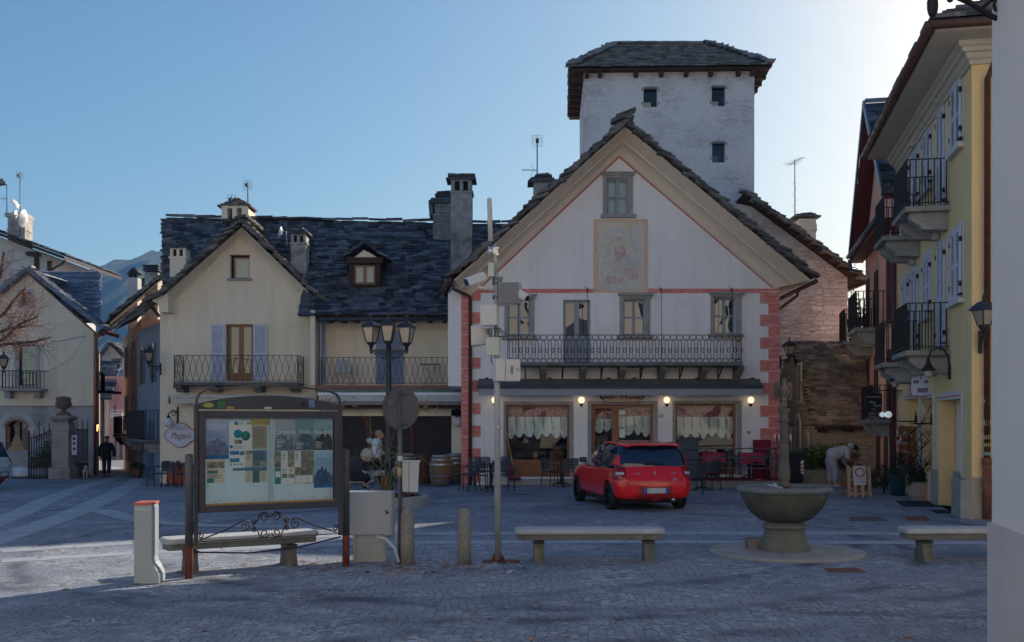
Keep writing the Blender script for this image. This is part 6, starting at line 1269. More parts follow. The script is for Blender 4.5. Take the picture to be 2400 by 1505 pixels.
def sky_mat(nm,top,bot):
 m_=mat(nm,top,.7,.05,3.);nt=m_.node_tree;b=nt.nodes["Principled BSDF"];tc=_n(nt,"ShaderNodeTexCoord");s_=_n(nt,"ShaderNodeSeparateXYZ");nt.links.new(tc.outputs['Generated'],s_.inputs[0]);nt.links.new(_mixc(nt,bot,top,s_.outputs[2]),b.inputs['Base Color']);return m_
def picture(x0,y0,x1,y1,top,bot,mcol,peak=.45,seed=0,band=None,rough=.5):
 """printed mountain picture: sky, jagged ridge, snow"""
 o=poster(x0,y0,x1,y1,sky_mat("print_sky_%d"%seed,top,bot));r=random.Random(seed);n=11;P=[(x0,y1),(x1,y1)];hh=[]
 for k in range(n+1):
  t=k/n;base=lerp(y1,y0,.25+peak*(1-abs(t-.5)*1.6)*(1-rough+rough*r.random()));hh.append((lerp(x1,x0,t),min(y1-.01,base)))
 m=MB();q=[(bu(a),bv_(b))for a,b in P+hh];tri=tessellate_polygon([[Vector((a,b,0))for a,b in q]]);m.add([fb2.p(a,b,.0075)for a,b in q],[tuple(t)for t in tri]);m.build("printed_mountain",mat("print_ridge_%d"%seed,mcol,.7,.35,14.,col2=[min(.8,c*2.2)for c in mcol],c2s=9.,c2t=(.55,.65)),o,recalc=False)
 if band:m=MB();fb2.box(m,bu(x0),bu(x1),bv_(y1),bv_(lerp(y1,y0,.1)),.0075,.008);m.build("printed_band",mat("print_blue",(.02,.15,.42),.6),o)
 return o
white_p=mat("white_paper",(.74,.79,.83),.8,.05,3.);cream_p=mat("cream_paper",(.62,.60,.48),.8,.06,3.);teal=mat("teal_print",(.06,.20,.26),.7,.1);blue_p=mat("blue_print",(.04,.22,.45),.7,.1);green_p=mat("green_print",(.03,.26,.20),.7,.1);phot=mat("photo_print",(.16,.18,.14),.6,.5,14.,col2=(.38,.36,.30),c2s=12.,c2t=(.45,.6));photb=mat("photo_print_blue",(.10,.20,.36),.6,.3,10.,col2=(.14,.17,.09),c2s=8.,c2t=(.45,.6));inkm=mat("print_ink",(.10,.11,.14),.8);whi=mat("print_white",(.82,.85,.88),.7)
def lines(par,x0,y0,x1,y1,n,m_=inkm,d=.0078,seed=1):
 r=random.Random(seed);m=MB()
 for k in range(n):
  y=lerp(y0,y1,(k+.5)/n);w=(x1-x0)*r.uniform(.55,1.);m.add([fb2.p(bu(x0),bv_(y),d),fb2.p(bu(x0+w),bv_(y),d),fb2.p(bu(x0+w),bv_(y)+.005,d),fb2.p(bu(x0),bv_(y)+.005,d)],[(0,1,2,3)])
 m.build("printed_lines",m_,par,recalc=False)
def word(s,x,y,size,par,m_=whi,al='LEFT',d=.0078,sx=.9):text(s,size,fb2.p(bu(x),bv_(y),d),fb2.u,ZV,m_,par,"printed_words",ext=.0002,align=al,sx=sx)
p=picture(0,.03,.182,.47,(.42,.48,.70),(.22,.26,.48),(.15,.18,.30),.42,11,True);lines(p,.03,.06,.17,.13,3,whi);word("TUTELA",.012,.16,.032,p,blue_p);word("FORMAZIONE",.012,.19,.032,p,blue_p);word("PARTECIPAZIONE",.012,.22,.032,p,blue_p)
p=poster(.19,.04,.355,.36,white_p);[poster(a,b,c,d,m_,"printed_patch",.0075,p)for a,b,c,d,m_ in((.222,.25,.28,.30,phot),(.32,.05,.335,.075,green_p))]
for cx,cy,r0,m_ in((.25,.18,.045,mat("cyan_print",(.02,.27,.50),.7)),(.308,.205,.05,green_p),(.236,.06,.02,blue_p),(.2,.33,.018,blue_p)):m=MB();m.tube([fb2.p(bu(cx),bv_(cy),.006),fb2.p(bu(cx),bv_(cy),.0085)],r0*1.2,20);m.build("printed_disc",m_,p)
lines(p,.25,.035,.3,.09,3,seed=3);lines(p,.22,.32,.31,.36,2,blue_p,seed=3)
p=poster(.357,.09,.47,.36,mat("beige_notice",(.36,.34,.27),.85,.08,4.));lines(p,.37,.12,.455,.33,10,seed=5)
cp=poster(.345,.008,.487,.083,mat("yellow_plate",(.52,.42,.13),.6,.08,3.),"plate",.012);word("C.A.I. Valle Vigezzo",.416,.047,.058,cp,inkm,'CENTER',.0135,sx=.62)
p=poster(.188,.375,.30,.575,white_p);[poster(a,b,c,d,m_,"printed_patch",.0075,p)for a,b,c,d,m_ in((.19,.38,.26,.425,blue_p),(.265,.385,.297,.43,photb),(.19,.465,.262,.51,blue_p),(.195,.525,.205,.545,inkm),(.22,.525,.232,.545,inkm),(.245,.525,.257,.545,inkm),(.27,.525,.282,.545,inkm))]
p=poster(.212,.578,.305,.64,white_p);poster(.212,.58,.305,.61,teal,"printed_patch",.0075,p)
for k,(m1,m2)in enumerate(((cream_p,phot),(teal,photb),(photb,phot))):x=.306+.055*k;p=poster(x,.375,x+.054,.565,m1);poster(x+.002,.38 if k==0 else .50,x+.052,.42 if k==0 else .56,m2,"printed_patch",.0075,p);lines(p,x+.008,.43,x+.046,.49,5,seed=k)
for k,m1 in enumerate((cream_p,teal,cream_p)):x=.306+.055*k;p=poster(x,.57,x+.054,.755,m1);poster(x,.572,x+.054,.618,photb,"printed_patch",.0075,p);lines(p,x+.01,.64,x+.046,.74,6,seed=k+9)
p=poster(.02,.46,.15,.745,cream_p);[poster(a,b,c,d,m_,"printed_patch",.0075,p)for a,b,c,d,m_ in((.022,.50,.148,.575,phot),(.025,.60,.10,.635,teal),(.022,.69,.07,.743,teal))];lines(p,.03,.645,.13,.69,4,seed=8)
p=picture(.533,.012,.69,.385,(.44,.48,.56),(.20,.26,.40),(.17,.20,.27),.62,12,rough=.9);word("Conoscila",.612,.165,.08,p,whi,'CENTER',.009);lines(p,.545,.25,.60,.35,6,whi,.009)
p=picture(.692,.012,.845,.385,(.20,.33,.42),(.26,.37,.44),(.09,.14,.19),.6,13);word("Vivila",.768,.165,.08,p,whi,'CENTER',.009);lines(p,.70,.28,.76,.37,6,whi,.009)
p=picture(.847,.012,.995,.385,(.30,.54,.60),(.15,.20,.24),(.05,.06,.065),.62,14,rough=.9);word("Rispettala",.921,.165,.078,p,whi,'CENTER',.009,sx=.84);lines(p,.855,.28,.92,.37,6,whi,.009)
for k,m1 in enumerate((phot,white_p,phot,white_p,mat("grey_print",(.25,.25,.24),.7,.2,8.),phot)):
 x=.53+.0525*k;p=poster(x,.39,x+.05,.585,m1);lines(p,x+.006,.41,x+.04,.5,6,seed=k)if m1 is white_p else None
p=poster(.532,.59,.58,.78,green_p);poster(.537,.63,.576,.70,white_p,"printed_patch",.0075,p)
for k in range(2):x=.584+.053*k;p=poster(x,.59,x+.051,.78,white_p);poster(x+.004,.66,x+.047,.71,phot,"printed_patch",.0075,p);lines(p,x+.006,.6,x+.044,.65,4,seed=k)
p=poster(.69,.585,.84,.775,mat("orange_border",(.48,.25,.06),.7));poster(.694,.59,.836,.68,phot,"printed_patch",.0075,p);[poster(.694+.048*k,.685,.738+.048*k,.77,white_p,"printed_patch",.0075,p)for k in range(3)]
p=picture(.843,.40,.995,.84,(.42,.62,.80),(.22,.36,.60),(.06,.11,.22),.42,15,True);word("ECOSISTEMI",.855,.49,.032,p,blue_p,d=.009);word("CITIZEN SCIENCE",.855,.52,.032,p,blue_p,d=.009);word("SOSTENIBILITÀ",.855,.55,.032,p,blue_p,d=.009)
m=MB();r_=random.Random(5)
for k in range(46):m.sphere(fb2.p(bu(r_.random()),bv_(r_.choice((r_.random(),.02,.78,.95))),.009),.006,6,4)
m.build("drawing_pins",inkm,bk)
m=MB();fb2.box(m,(bx0+bx1)/2-.02,(bx0+bx1)/2+.012,bz0,bz1,.04,.052);m.build("sliding_pane_edge",mat("pale_green_glass",(.30,.42,.42),.15,.05),nb_)
gp_=glass("board_glass",(.92,.96,.96),ior=1.35);m=MB();m.add([fb2.p(bx0,bz0,.045),fb2.p(bx1,bz0,.045),fb2.p(bx1,bz1,.045),fb2.p(bx0,bz1,.045)],[(0,1,2,3)]);m.build("glass_pane",gp_,nb_,recalc=False)
stk=lambda nm,c:mat("sticker_"+nm,c,.6,.3,40.)
for k,(u0,v0,w_,h_,c,sh,lab)in enumerate(((.15,2.115,.13,.055,(.28,.36,.08),1,"yellow green oval sticker on the board header"),(.31,2.125,.085,.08,(.05,.17,.06),0,"square dark green sticker with a tree on the header"),(.42,2.085,.085,.03,(.40,.26,.05),0,"small orange and black sticker on the header"),(.90,2.085,.09,.03,(.5,.5,.53),0,"small white sticker low on the header centre"),(1.37,2.135,.09,.09,(.03,.028,.02),1,"round black and gold sticker on the header"),(1.48,2.145,.075,.095,(.12,.20,.36),0,"blue and orange monogram sticker on the header"))):
 m=MB();c0=fb2.p(u0,v0,.006)
 if sh:m.prism([(u0+w_/2*math.cos(t*math.pi/10),v0+h_/2*math.sin(t*math.pi/10))for t in range(20)],fb2.p,.005,.0065)
 else:fb2.box(m,u0-w_/2,u0+w_/2,v0-h_/2,v0+h_/2,.005,.0065)
 t=tag(m.build("sticker",stk("hd%d"%k,c),None),lab,"sticker","stickers on the board header")
m=MB();cc=bu(.5);sz=.62
def curl(u0,z0,r0,sg,a0,turns=1.3):m.tube([fb2.p(u0+sg*r0*(1-.75*i/22)*math.cos(a0+turns*2*math.pi*i/22),z0+r0*(1-.75*i/22)*math.sin(a0+turns*2*math.pi*i/22),.0)for i in range(23)],.0085,5)
for sg in(-1,1):
 curl(cc+sg*.075,.70,.065,-sg,.0);curl(cc+sg*.075,.50,.06,-sg,0.,-1.3);curl(cc+sg*.33,.60,.07,sg,1.2);curl(cc+sg*.215,.655,.035,-sg,-1.2);curl(cc+sg*.215,.555,.035,-sg,1.2,-1.3)
 m.tube([fb2.p(cc+sg*.01,.70,0),fb2.p(cc+sg*.06,.765,0),fb2.p(cc+sg*.13,.755,0),fb2.p(cc+sg*.17,.66,0),fb2.p(cc+sg*.23,.60,0),fb2.p(cc+sg*.17,.54,0),fb2.p(cc+sg*.13,.45,0),fb2.p(cc+sg*.06,.435,0),fb2.p(cc+sg*.01,.49,0)],.009,5)
 e=.0 if sg<0 else WB;m.tube([fb2.p(e+.05*-sg,.46,0),fb2.p(lerp(e,cc,.4),.57,0),fb2.p(cc+sg*.36,.67,0),fb2.p(cc+sg*.27,.66,0)],.009,5);curl(e-sg*.06,.51,.04,sg,0)
m.bar(fb2.p(0,.44,0),fb2.p(WB,.44,0),.016,.012);m.build("scrollwork",rustiron,nb_)
m=MB();m.tube([fb2.p(0.02,.245+.07,.03),fb2.p(WB*.35,.265,.03),fb2.p(WB*.7,.30,.03),fb2.p(WB,.40,.03)],.011,6);tag(m.build("sagging_rod",iron,None),"thin dark rod sagging across the foot of the notice board","rod")
# ---------------- grey cabinet, round sign with waste bin ----------------
cab=thing("electric_cabinet","light grey metal cabinet on a low base beside the notice board","cabinet",(X_(868,14.3),14.3,0));fc2=Fac(0,14.2,-1.)
cm=mat("light_grey_metal",(.37,.385,.42),.45,.05,2.,col2=(.33,.345,.37),c2s=1.2,c2t=(.45,.7));r=fc2.R(800,1153,920,1256);m=MB();fc2.box(m,r[0],r[2],r[1],r[3],-.28,0);m.build("housing",cm,cab,bevel=.012);m=MB();fc2.box(m,r[0]+.0,r[2]-.02,r[1]+.02,r[3]-.02,.0,.012);o=m.build("door",cm,cab,bevel=.006);m=MB();q=fc2.q(908,1201);m.tube([fc2.p(q[0],q[1],.012),fc2.p(q[0],q[1],.03)],.018,10);m.bar(fc2.p(q[0],q[1],.03),fc2.p(q[0]-.03,q[1]+.03,.03),.012);m.build("lock",zinc,o)
r=fc2.R(830,1256,900,1318);m=MB();fc2.box(m,r[0],r[2],0,r[3]-.002,-.24,-.03);m.build("base",mat("stained_grey_metal",(.36,.36,.35),.6,.15,3.,col2=(.22,.2,.17),c2s=2.,c2t=(.55,.7)),cab);m=MB();[fc2.box(m,u-.015,u+.02,0,r[3],-.04,-.01)for u in(r[0],r[2])];m.build("corner_rail",mat("cream_rail",(.36,.34,.29),.7,.2),cab,each=True)
m=MB();m.tube([at(880,1257,14.05),at(905,1264,14.0),at(925,1285,13.97),at(935,1318,13.95)],.022,8);m.tube([at(933,1320,14.1),at(926,1275,14.2),at(932,1215,14.25)],.014,6);tag(m.build("conduit",mat("pale_conduit",(.45,.46,.48),.6,.05),None),"pale flexible conduit curving from the grey cabinet to the ground","conduit")
rs_=thing("road_sign","back of a round road sign with stickers on a grey pole","sign",(X_(938,14.05),14.05,0));pm=mat("dull_grey_pole",(.12,.12,.13),.5,.15,4.,metal=.4);sgn_m=mat("sign_back_grey",(.085,.085,.095),.6,.08,2.,metal=.2)
m=MB();m.tube([at(937,914,14.05),(X_(938,14.05),14.05,-.03)],.031,10);m.build("pole",pm,rs_);c=at(939,957,14.0);fr5=Fac(c.x,c.y,6.)
m=MB();m.disc(c+Vector((.0,.045,0)),(0.1,.99,0),.245,.006,36);m.tube([fr5.p(.245*math.cos(k*math.pi/20),c.z+.29*0+.287*math.sin(k*math.pi/20),-.05)for k in range(40)],.006,5,closed=True)
m.v=[Vector((v.x,v.y,c.z+(v.z-c.z)*(1.17 if i<72 else 1.0)))for i,v in enumerate(m.v)];dsc=m.build("disc",sgn_m,rs_)
m=MB();[m.bar(c+Vector((-.03,-.04,z)),c+Vector((.09,-.02,z)),.02,.02)for z in(-.2,.2)];m.build("clamp",zinc,dsc,each=True)
for(x,y,w_,h_,c3,lab)in((963,960,14,11,(.55,.14,.20),"pink square sticker on the sign back"),(963,978,10,16,(.50,.26,.13),"orange rectangular sticker on the sign back"),(916,943,13,13,(.11,.11,.115),"faint dark grey label on the sign back")):
 r=fr5.R(x-w_/2,y-h_/2,x+w_/2,y+h_/2);m=MB();fr5.box(m,r[0],r[2],r[1],r[3],-.045,-.043);tag(m.build("sticker",stk(str(x)+str(y),c3),None),lab,"sticker")
for(y,h_,c3,lab)in((1075,12,(.55,.56,.58),"white sticker on the sign pole above the bin"),(1106,20,(.55,.36,.20),"round orange and white sticker on the sign pole")):
 q=at(937.5,y,14.05);hh=h_/F*14/2;m=MB();m.tube([q-ZV*hh,q+ZV*hh],.0325,10);tag(m.build("sticker",stk("p%d"%y,c3),None),lab,"sticker")
wb=thing("waste_bin","pale grey slanted waste bin strapped to the round sign's pole","bin",at(962,1152,14.05));r=fr5.R(943,1082,983,1152);m=MB();P=[(r[0],r[1]),(r[2]-.02,r[1]-.01),(r[2],r[3]),(r[0],r[3])];m.prism(P,fr5.p,-.1,.08);m.build("bin_body",mat("pale_bin_metal",(.42,.45,.47),.5,.06),wb,bevel=.012);m=MB();fr5.box(m,r[0]-.01,r[2]+.012,r[3],r[3]+.014,-.11,.09);m.build("lid",mat("pale_bin_lid",(.50,.53,.56),.4,.05),wb);m=MB();u=lerp(r[0],r[2],.36);fr5.box(m,u,u+.006,r[1],r[3],.08,.084);m.build("seam",zinc,wb)
# ---------------- camera mast ----------------
YMm=14.3;mt=thing("camera_mast","tall galvanised mast carrying cameras, white aerial and equipment boxes","mast",(X_(1167,YMm),YMm,0));galv=mat("galvanised_steel",(.40,.42,.42),.5,.15,4.,metal=.25,col2=(.46,.47,.47),c2s=2.,c2t=(.5,.7));wp=mat("white_plastic",(.58,.575,.58),.45,.04,2.);wp2=mat("ivory_box",(.52,.54,.48),.5,.04)
cx0=X_(1167,YMm);m=MB();m.tube([(cx0,YMm,.02),at(1165,890,YMm),at(1163,640,YMm)],[.046,.042,.034],14);m.tube([at(1163,645,YMm),at(1160,574,YMm)],.022,10);m.build("pole",galv,mt)
m=MB();[m.add([(cx0+.045*math.cos(a),YMm+.045*math.sin(a),.12),(cx0+.11*math.cos(a),YMm+.11*math.sin(a),0),(cx0+.045*math.cos(a),YMm+.045*math.sin(a),0)],[(0,1,2)])for a in(.3,1.9,3.4,5.)];m.box(cx0-.2,cx0+.3,YMm-.2,YMm+.1,.002,.008);m.build("rusty_foot",rustf,mt)
m=MB();a,b=at(1150,565,YMm),at(1147,466,YMm);m.tube([a,b,b+ZV*.012],[.035,.033,.012],14);m.build("aerial_rod",mat("light_grey_fibreglass",(.48,.48,.47),.5,.04),mt)
m=MB();m.tube([at(1151,598,YMm),at(1150,578,YMm)],.042,14);m.bar(at(1155,588,YMm),at(1167,588,YMm),.05,.09);[m.bar(at(1162,y,YMm-.03),at(1170,y,YMm-.03),.02)for y in(581,597)];m.build("aerial_clamp",mat("bright_steel",(.55,.55,.55),.3,.1,metal=.7),mt)
fm_=Fac(0,YMm-.08);
def mbox(nm,x0,y0,x1,y1,d0,d1,m_,an=0.,bev=.012):
 f=Fac(X_((x0+x1)/2,YMm-.08),YMm-.08,an);wd=(x1-x0)/F*YMm/2/max(.5,math.cos(R(an)));r1,r3=fm_.q(0,y1)[1],fm_.q(0,y0)[1];m=MB();f.box(m,-wd,wd,r1,r3,d0,d1);return m.build(nm,m_,mt,bevel=bev),f,wd,r1,r3
mbox("slim_radio_box",1144,616,1158,649,-.02,.04,wp2)
o,f,wd,z0,z1=mbox("loudspeaker",1170,662,1219,712,-.16,.06,mat("speaker_case",(.36,.37,.38),.6,.05),-8);m=MB();f.box(m,-wd+.012,wd-.012,z0+.012,z1-.012,.06,.068);m.build("grille",mat("perforated_grille",(.20,.21,.23),.6,.15,90.,bump=.006,bs=120.),o)
o,f,wd,z0,z1=mbox("equipment_box",1128,714,1166,764,-.08,.06,wp,-14);m=MB();f.box(m,-wd+.005,wd+.005,z0+.006,z1-.006,.06,.07);m.tube([f.p(wd*.62,lerp(z0,z1,.48),.07),f.p(wd*.62,lerp(z0,z1,.48),.078)],.009,8);m.build("door",wp,o,bevel=.004)
mbox("equipment_box",1141,791,1172,834,-.06,.06,wp2,-18);o,f,wd,z0,z1=mbox("equipment_box",1160,842,1217,894,-.12,.06,wp,16);m=MB();f.box(m,-wd*.25,-wd*.22,z0,z1,.06,.063);m.build("seam",mat("brown_seam",(.12,.08,.06)),o);m=MB();f.box(m,wd*.18,wd*.42,lerp(z0,z1,.32),lerp(z0,z1,.68),.06,.062);f.box(m,wd*.66,wd*.8,lerp(z0,z1,.48),lerp(z0,z1,.6),.06,.066);m.build("label_and_lock",mat("black_white_print",(.25,.24,.25),.7,.8,60.),o)
# panel aerial facing away, with its cover
o=MB();P=[at(1103,763,YMm-.05),at(1150,770,YMm+.05),at(1150,806,YMm+.05),at(1104,810,YMm-.05)];o.add(P+[p_+Vector((.03,.09,0))for p_ in P],[(0,1,2,3),(7,6,5,4),(0,3,7,4),(0,4,5,1),(3,2,6,7),(1,5,6,2)]);o.build("panel_aerial",wp,mt,bevel=.01)
m=MB();[m.tube([at(1150+4*k,768,YMm-.06),at(1143+9*k,778+2*k,YMm-.08),at(1150+4*k,790,YMm-.06)],.008,5)for k in range(6)];m.tube([at(1152,835,YMm),at(1151,846,YMm-.02),at(1158,856,YMm)],.008,5);m.tube([at(1138,778,YMm-.06),at(1141,771,YMm-.06),at(1147,773,YMm-.06),at(1146,781,YMm-.06),at(1140,784,YMm-.06)],.007,5);m.build("cables",mat("dark_cable",(.06,.075,.06),.6,.4,20.),mt)
def bullet(x,y,lab,dr,ln,r0):
 m=MB();c=at(x,y,YMm-.12);d=Vector(dr).normalized();s_=d.cross(ZV).normalized();t=s_.cross(d)
 P=[(-r0,-r0*.8),(r0,-r0*.8),(r0,r0*.35),(r0*.6,r0*.95),(-r0*.6,r0*.95),(-r0,r0*.35)]
 m.prism(P,lambda a,b,q:c+s_*a+t*b+d*q,-ln/2,ln/2);o=m.build("camera_housing",wp,mt,bevel=.012);m=MB();m.prism([(a*.8,b*.8)for a,b in P],lambda a,b,q:c+s_*a+t*b+d*q,ln/2,ln/2+.004);m.build("lens_window",darkpane,o)
 m=MB();e=Vector((cx0,YMm,c.z-.13));m.tube([c-d*ln*.15,c-d*ln*.15+Vector((0,0,-.12)),e],.022,8);m.build("mounting_arm",wp,o)
bullet(1114,655,"",(-.78,-.45,-.36),.29,.068);bullet(1221,690,"",(.65,-.35,-.5),.22,.055)
m=MB();[m.tube([at(1164,y,YMm)-Vector((.055,0,0)),at(1164,y,YMm)+Vector((.07,-.02,0))],.03,8)for y in(655,664,697)];m.obox(at(1172,665,YMm),(.03,0,0),(0,.05,0),(.01,0,.09));m.build("pole_clamp",mat("green_grey_steel",(.14,.17,.17),.5,.2,metal=.4),mt)
m=MB();q=at(1167,1003,YMm);m.tube([q-ZV*.03,q+ZV*.035],.0455,12);tag(m.build("sticker",stk("mast",(.4,.42,.45)),None),"patchy sticker wrapped round the camera mast","sticker")
# ---------------- fountain ----------------
FX,FY=X_(1838,15.2),15.2;fst=mat("fountain_stone",(.085,.082,.068),.85,.4,2.5,.01,30.,col2=(.035,.055,.010),c2s=1.1,c2t=(.5,.66),speck=.3);frim=mat("fountain_rim",(.15,.16,.17),.8,.2,3.,.008,30.,speck=.3)
ftn=thing("stone_fountain","round mossy stone bowl fountain with a tall carved column","fountain",(FX,FY,0));c=(FX,FY,0)
m=MB();m.lathe([(1.12,0),(1.12,.03),(1.08,.045),(.4,.05)],(FX+.03,FY,0),48,False,sx=1.0,sy=.95);m.build("plinth_disc",granite,ftn)
m=MB();m.lathe([(.39,.03),(.37,.08),(.33,.16),(.295,.27),(.28,.35),(.285,.36),(.315,.37),(.32,.40),(.30,.415),(.27,.43),(.27,.46)],c,36);m.build("pedestal",mat("pedestal_stone",(.15,.15,.135),.9,.2,3.,.01,30.,col2=(.16,.17,.10),c2s=2.2,c2t=(.52,.68),speck=.4),ftn)
m=MB();m.lathe([(.10,.455),(.27,.46),(.36,.49),(.47,.58),(.56,.70),(.615,.82),(.635,.88)],c,48);m.build("bowl",fst,ftn)
m=MB();m.lathe([(.635,.876),(.66,.89),(.685,.91),(.69,.94),(.675,.965),(.64,.975),(.59,.965),(.57,.94),(.56,.86),(.5,.72),(.02,.7)],c,48,caps=False);m.build("rim",frim,ftn,recalc=False)
m=MB();m.lathe([(.55,.85),(.02,.85)],c,40,caps=False);m.build("water",mat("dark_water",(.01,.015,.02),.05,.05,spec=.6),ftn,recalc=False)
cs=mat("column_stone",(.115,.105,.095),.9,.3,3.,.012,30.,col2=(.10,.14,.07),c2s=1.6,c2t=(.58,.7));m=MB();s2=.0062
def zf(y):return Z_(y,FY)
prf=[(.065,.7),(.068,zf(1143)),(.088,zf(1140)),(.09,zf(1136)),(.075,zf(1132)),(.07,zf(1126)),(.085,zf(1122)),(.082,zf(1116)),(.086,zf(1108)),(.085,zf(1095)),(.07,zf(1089)),(.074,zf(1086)),(.068,zf(1080)),(.064,zf(1055)),(.072,zf(1050)),(.068,zf(1044)),(.060,zf(1040)),(.056,zf(990)),(.066,zf(987)),(.064,zf(983)),(.058,zf(980)),(.06,zf(968)),(.09,zf(963)),(.093,zf(959)),(.07,zf(957))]
m.lathe(prf,c,20);fl_r=[(.064,1078,1056),(.058,1038,992)]
for r0,y0,y1 in fl_r:
 for k in range(12):a=2*math.pi*k/12;m.tube([(FX+r0*math.cos(a),FY+r0*math.sin(a),zf(y0)),(FX+r0*.95*math.cos(a),FY+r0*.95*math.sin(a),zf(y1))],.007,5)
for k in range(16):a=2*math.pi*k/16;m.sphere((FX+.068*math.cos(a),FY+.068*math.sin(a),zf(986)),.012,6,4)
m.build("column",cs,ftn)
st_=mat("statue_stone",(.13,.115,.105),.9,.3,4.,.012,30.,col2=(.26,.15,.09),c2s=2.,c2t=(.5,.65));m=MB();sz=zf(957);m.sphere((FX-.01,FY,sz+.05),.062,12,8);m.build("orb",st_,ftn)
m=MB();m.lathe([(.04,sz+.08),(.046,sz+.13),(.05,sz+.2),(.045,sz+.25),(.052,sz+.3),(.03,sz+.34),(.036,sz+.38),(.034,sz+.41),(.01,sz+.435)],(FX,FY,0),12);m.tube([(FX-.045,FY-.01,sz+.30),(FX-.06,FY-.05,sz+.22),(FX-.01,FY-.07,sz+.19)],.014,6);m.tube([(FX+.045,FY-.01,sz+.30),(FX+.06,FY-.05,sz+.22),(FX+.01,FY-.07,sz+.19)],.014,6);m.build("angel_figure",st_,ftn)
for sg in(-1,1):
 m=MB();P=[(.03,.30),(.06,.37),(.10,.385),(.135,.36),(.14,.26),(.125,.14),(.10,.10),(.075,.14),(.05,.22)];m.prism([(sg*a,sz+z)for a,z in P],lambda a,z,d:Vector((FX+a,FY+.03+d+abs(a)*.3,z)),-.012,.02)
 [m.bar((FX+sg*(.06+.018*k),FY+.012+.3*(.06+.018*k),sz+.34),(FX+sg*(.068+.016*k),FY+.012+.3*(.068+.016*k),sz+.14+.01*abs(k-2)),.008)for k in range(4)];m.build("wing",st_,ftn)
m=MB();m.tube([(FX-.17,FY-.55,.98),(FX-.28,FY-.2,1.0),(FX-.30,FY-.1,.93)],.012,6);m.bar((FX-.07,FY-.4,.86),(FX-.18,FY-.1,1.02),.025,.012);m.build("spout_bar",mat("pale_metal_bar",(.40,.44,.50),.4,.1),ftn)
m=MB();q=(X_(1772,15.4),15.4);m.hexa([(q[0]-.13,q[1]-.12,0.03),(q[0]+.14,q[1]-.12,0.03),(q[0]+.14,q[1]+.12,0.03),(q[0]-.13,q[1]+.12,0.03),(q[0]-.15,q[1]-.12,.19),(q[0]+.14,q[1]-.12,.2),(q[0]+.14,q[1]+.14,.2),(q[0]-.15,q[1]+.14,.19)]);tag(m.build("stone_block",mat("reddish_block",(.20,.17,.18),.9,.2,3.,.01,25.),None,bevel=.02),"rough reddish stone block leaning beside the fountain pedestal","block")
# ---------------- triple street lamp with planter ----------------
SLY=24.;sx0=X_(911,SLY);sl_=thing("street_lamp","dark post with three glass lanterns on scrolled arms in the round planter","street lamp",(sx0,SLY,0));lm=mat("grey_lantern_metal",(.045,.045,.055))
m=MB();m.lathe([(.13,0),(.13,.35),(.11,.42),(.1,.5),(.085,.9),(.1,.92),(.1,1.0),(.075,1.05),(.066,2.6),(.05,3.5),(.065,3.55),(.06,3.62),(.045,3.7),(.045,3.85)],(sx0,SLY,0),16);m.build("post",lm,sl_)
m=MB();za=Z_(822,SLY);m.bar((X_(866,SLY),SLY,za),(X_(957,SLY),SLY,za),.04,.05)
for sg in(-1,1):scrolls(m,(sx0+sg*.12,SLY,za-.1),(sg,0,0),ZV,.085,.012);scrolls(m,(sx0+sg*.27,SLY,za-.07),(-sg,0,0),ZV,.055,.01);m.tube([(sx0+sg*.05,SLY,za-.2),(sx0+sg*.2,SLY,za-.16),(sx0+sg*.42,SLY,za)],.012,5)
m.build("scrolled_arm",lm,sl_)
gl_=mat("warm_lantern_glass",(.58,.46,.34),.15,.15,3.,spec=.8)
for x,ry,y0 in((870,.35,768),(911,.75,766),(953,.5,769)):
 q=Vector((X_(x,SLY),SLY-(.12 if x==911 else 0),Z_(y0,SLY)));m=MB()
 m.lathe([(.24,.0),(.235,.03),(.2,.07),(.12,.12),(.035,.15),(.03,.2),(.045,.23),(.03,.29),(.01,.31)],q,4,False,a0=ry);m.lathe([(.03,-.5),(.05,-.42),(.11,-.36),(.12,-.335)],q,8);m.lathe([(.02,-.6),(.03,-.5)],q,8)
 for k in range(4):a=ry+k*math.pi/2;e=Vector((math.cos(a),math.sin(a),0));m.bar(q+e*.12+ZV*-.34,q+e*.205,.022)
 o=m.build("lantern",lm,sl_);m=MB();m.lathe([(.112,-.34),(.195,.0)],q,4,False,a0=ry);m.build("glass",gl_,o)
pl2=thing("round_planter","low round stone planter full of dry brown leaves","planter",(X_(890,23.6),23.6,0));pc=Vector((X_(905,23.6),23.6,0));m=MB();m.lathe([(.98,0),(.98,.2),(.96,.24),(.82,.24),(.80,.1)],pc,40,False,caps=False);m.build("rim",granite,pl2,recalc=False)
m=MB();r_=random.Random(6)
for k in range(420):a,q=r_.random()*6.28,math.sqrt(r_.random())*.8;p_=pc+Vector((q*math.cos(a),q*math.sin(a),.15+r_.random()*.1));e=Vector((r_.uniform(-1,1),r_.uniform(-1,1),r_.uniform(-.5,.5))).normalized()*.05;g_=e.cross(Vector((r_.uniform(-1,1),r_.uniform(-1,1),1))).normalized()*.03;m.quad(p_-e,p_-g_,p_+e,p_+g_)
m.lathe([(.8,.12),(.02,.14)],pc,24,caps=False);m.build("leaf_litter",mat("brown_leaf",(.15,.055,.03),.9,.4,10.,isl=.5),pl2,recalc=False)
rs2=thing("rose_shrub","bare green stemmed climbing shrub growing from the round planter","shrub",(pc.x-.1,23.4,.1));m=MB();r_=random.Random(12)
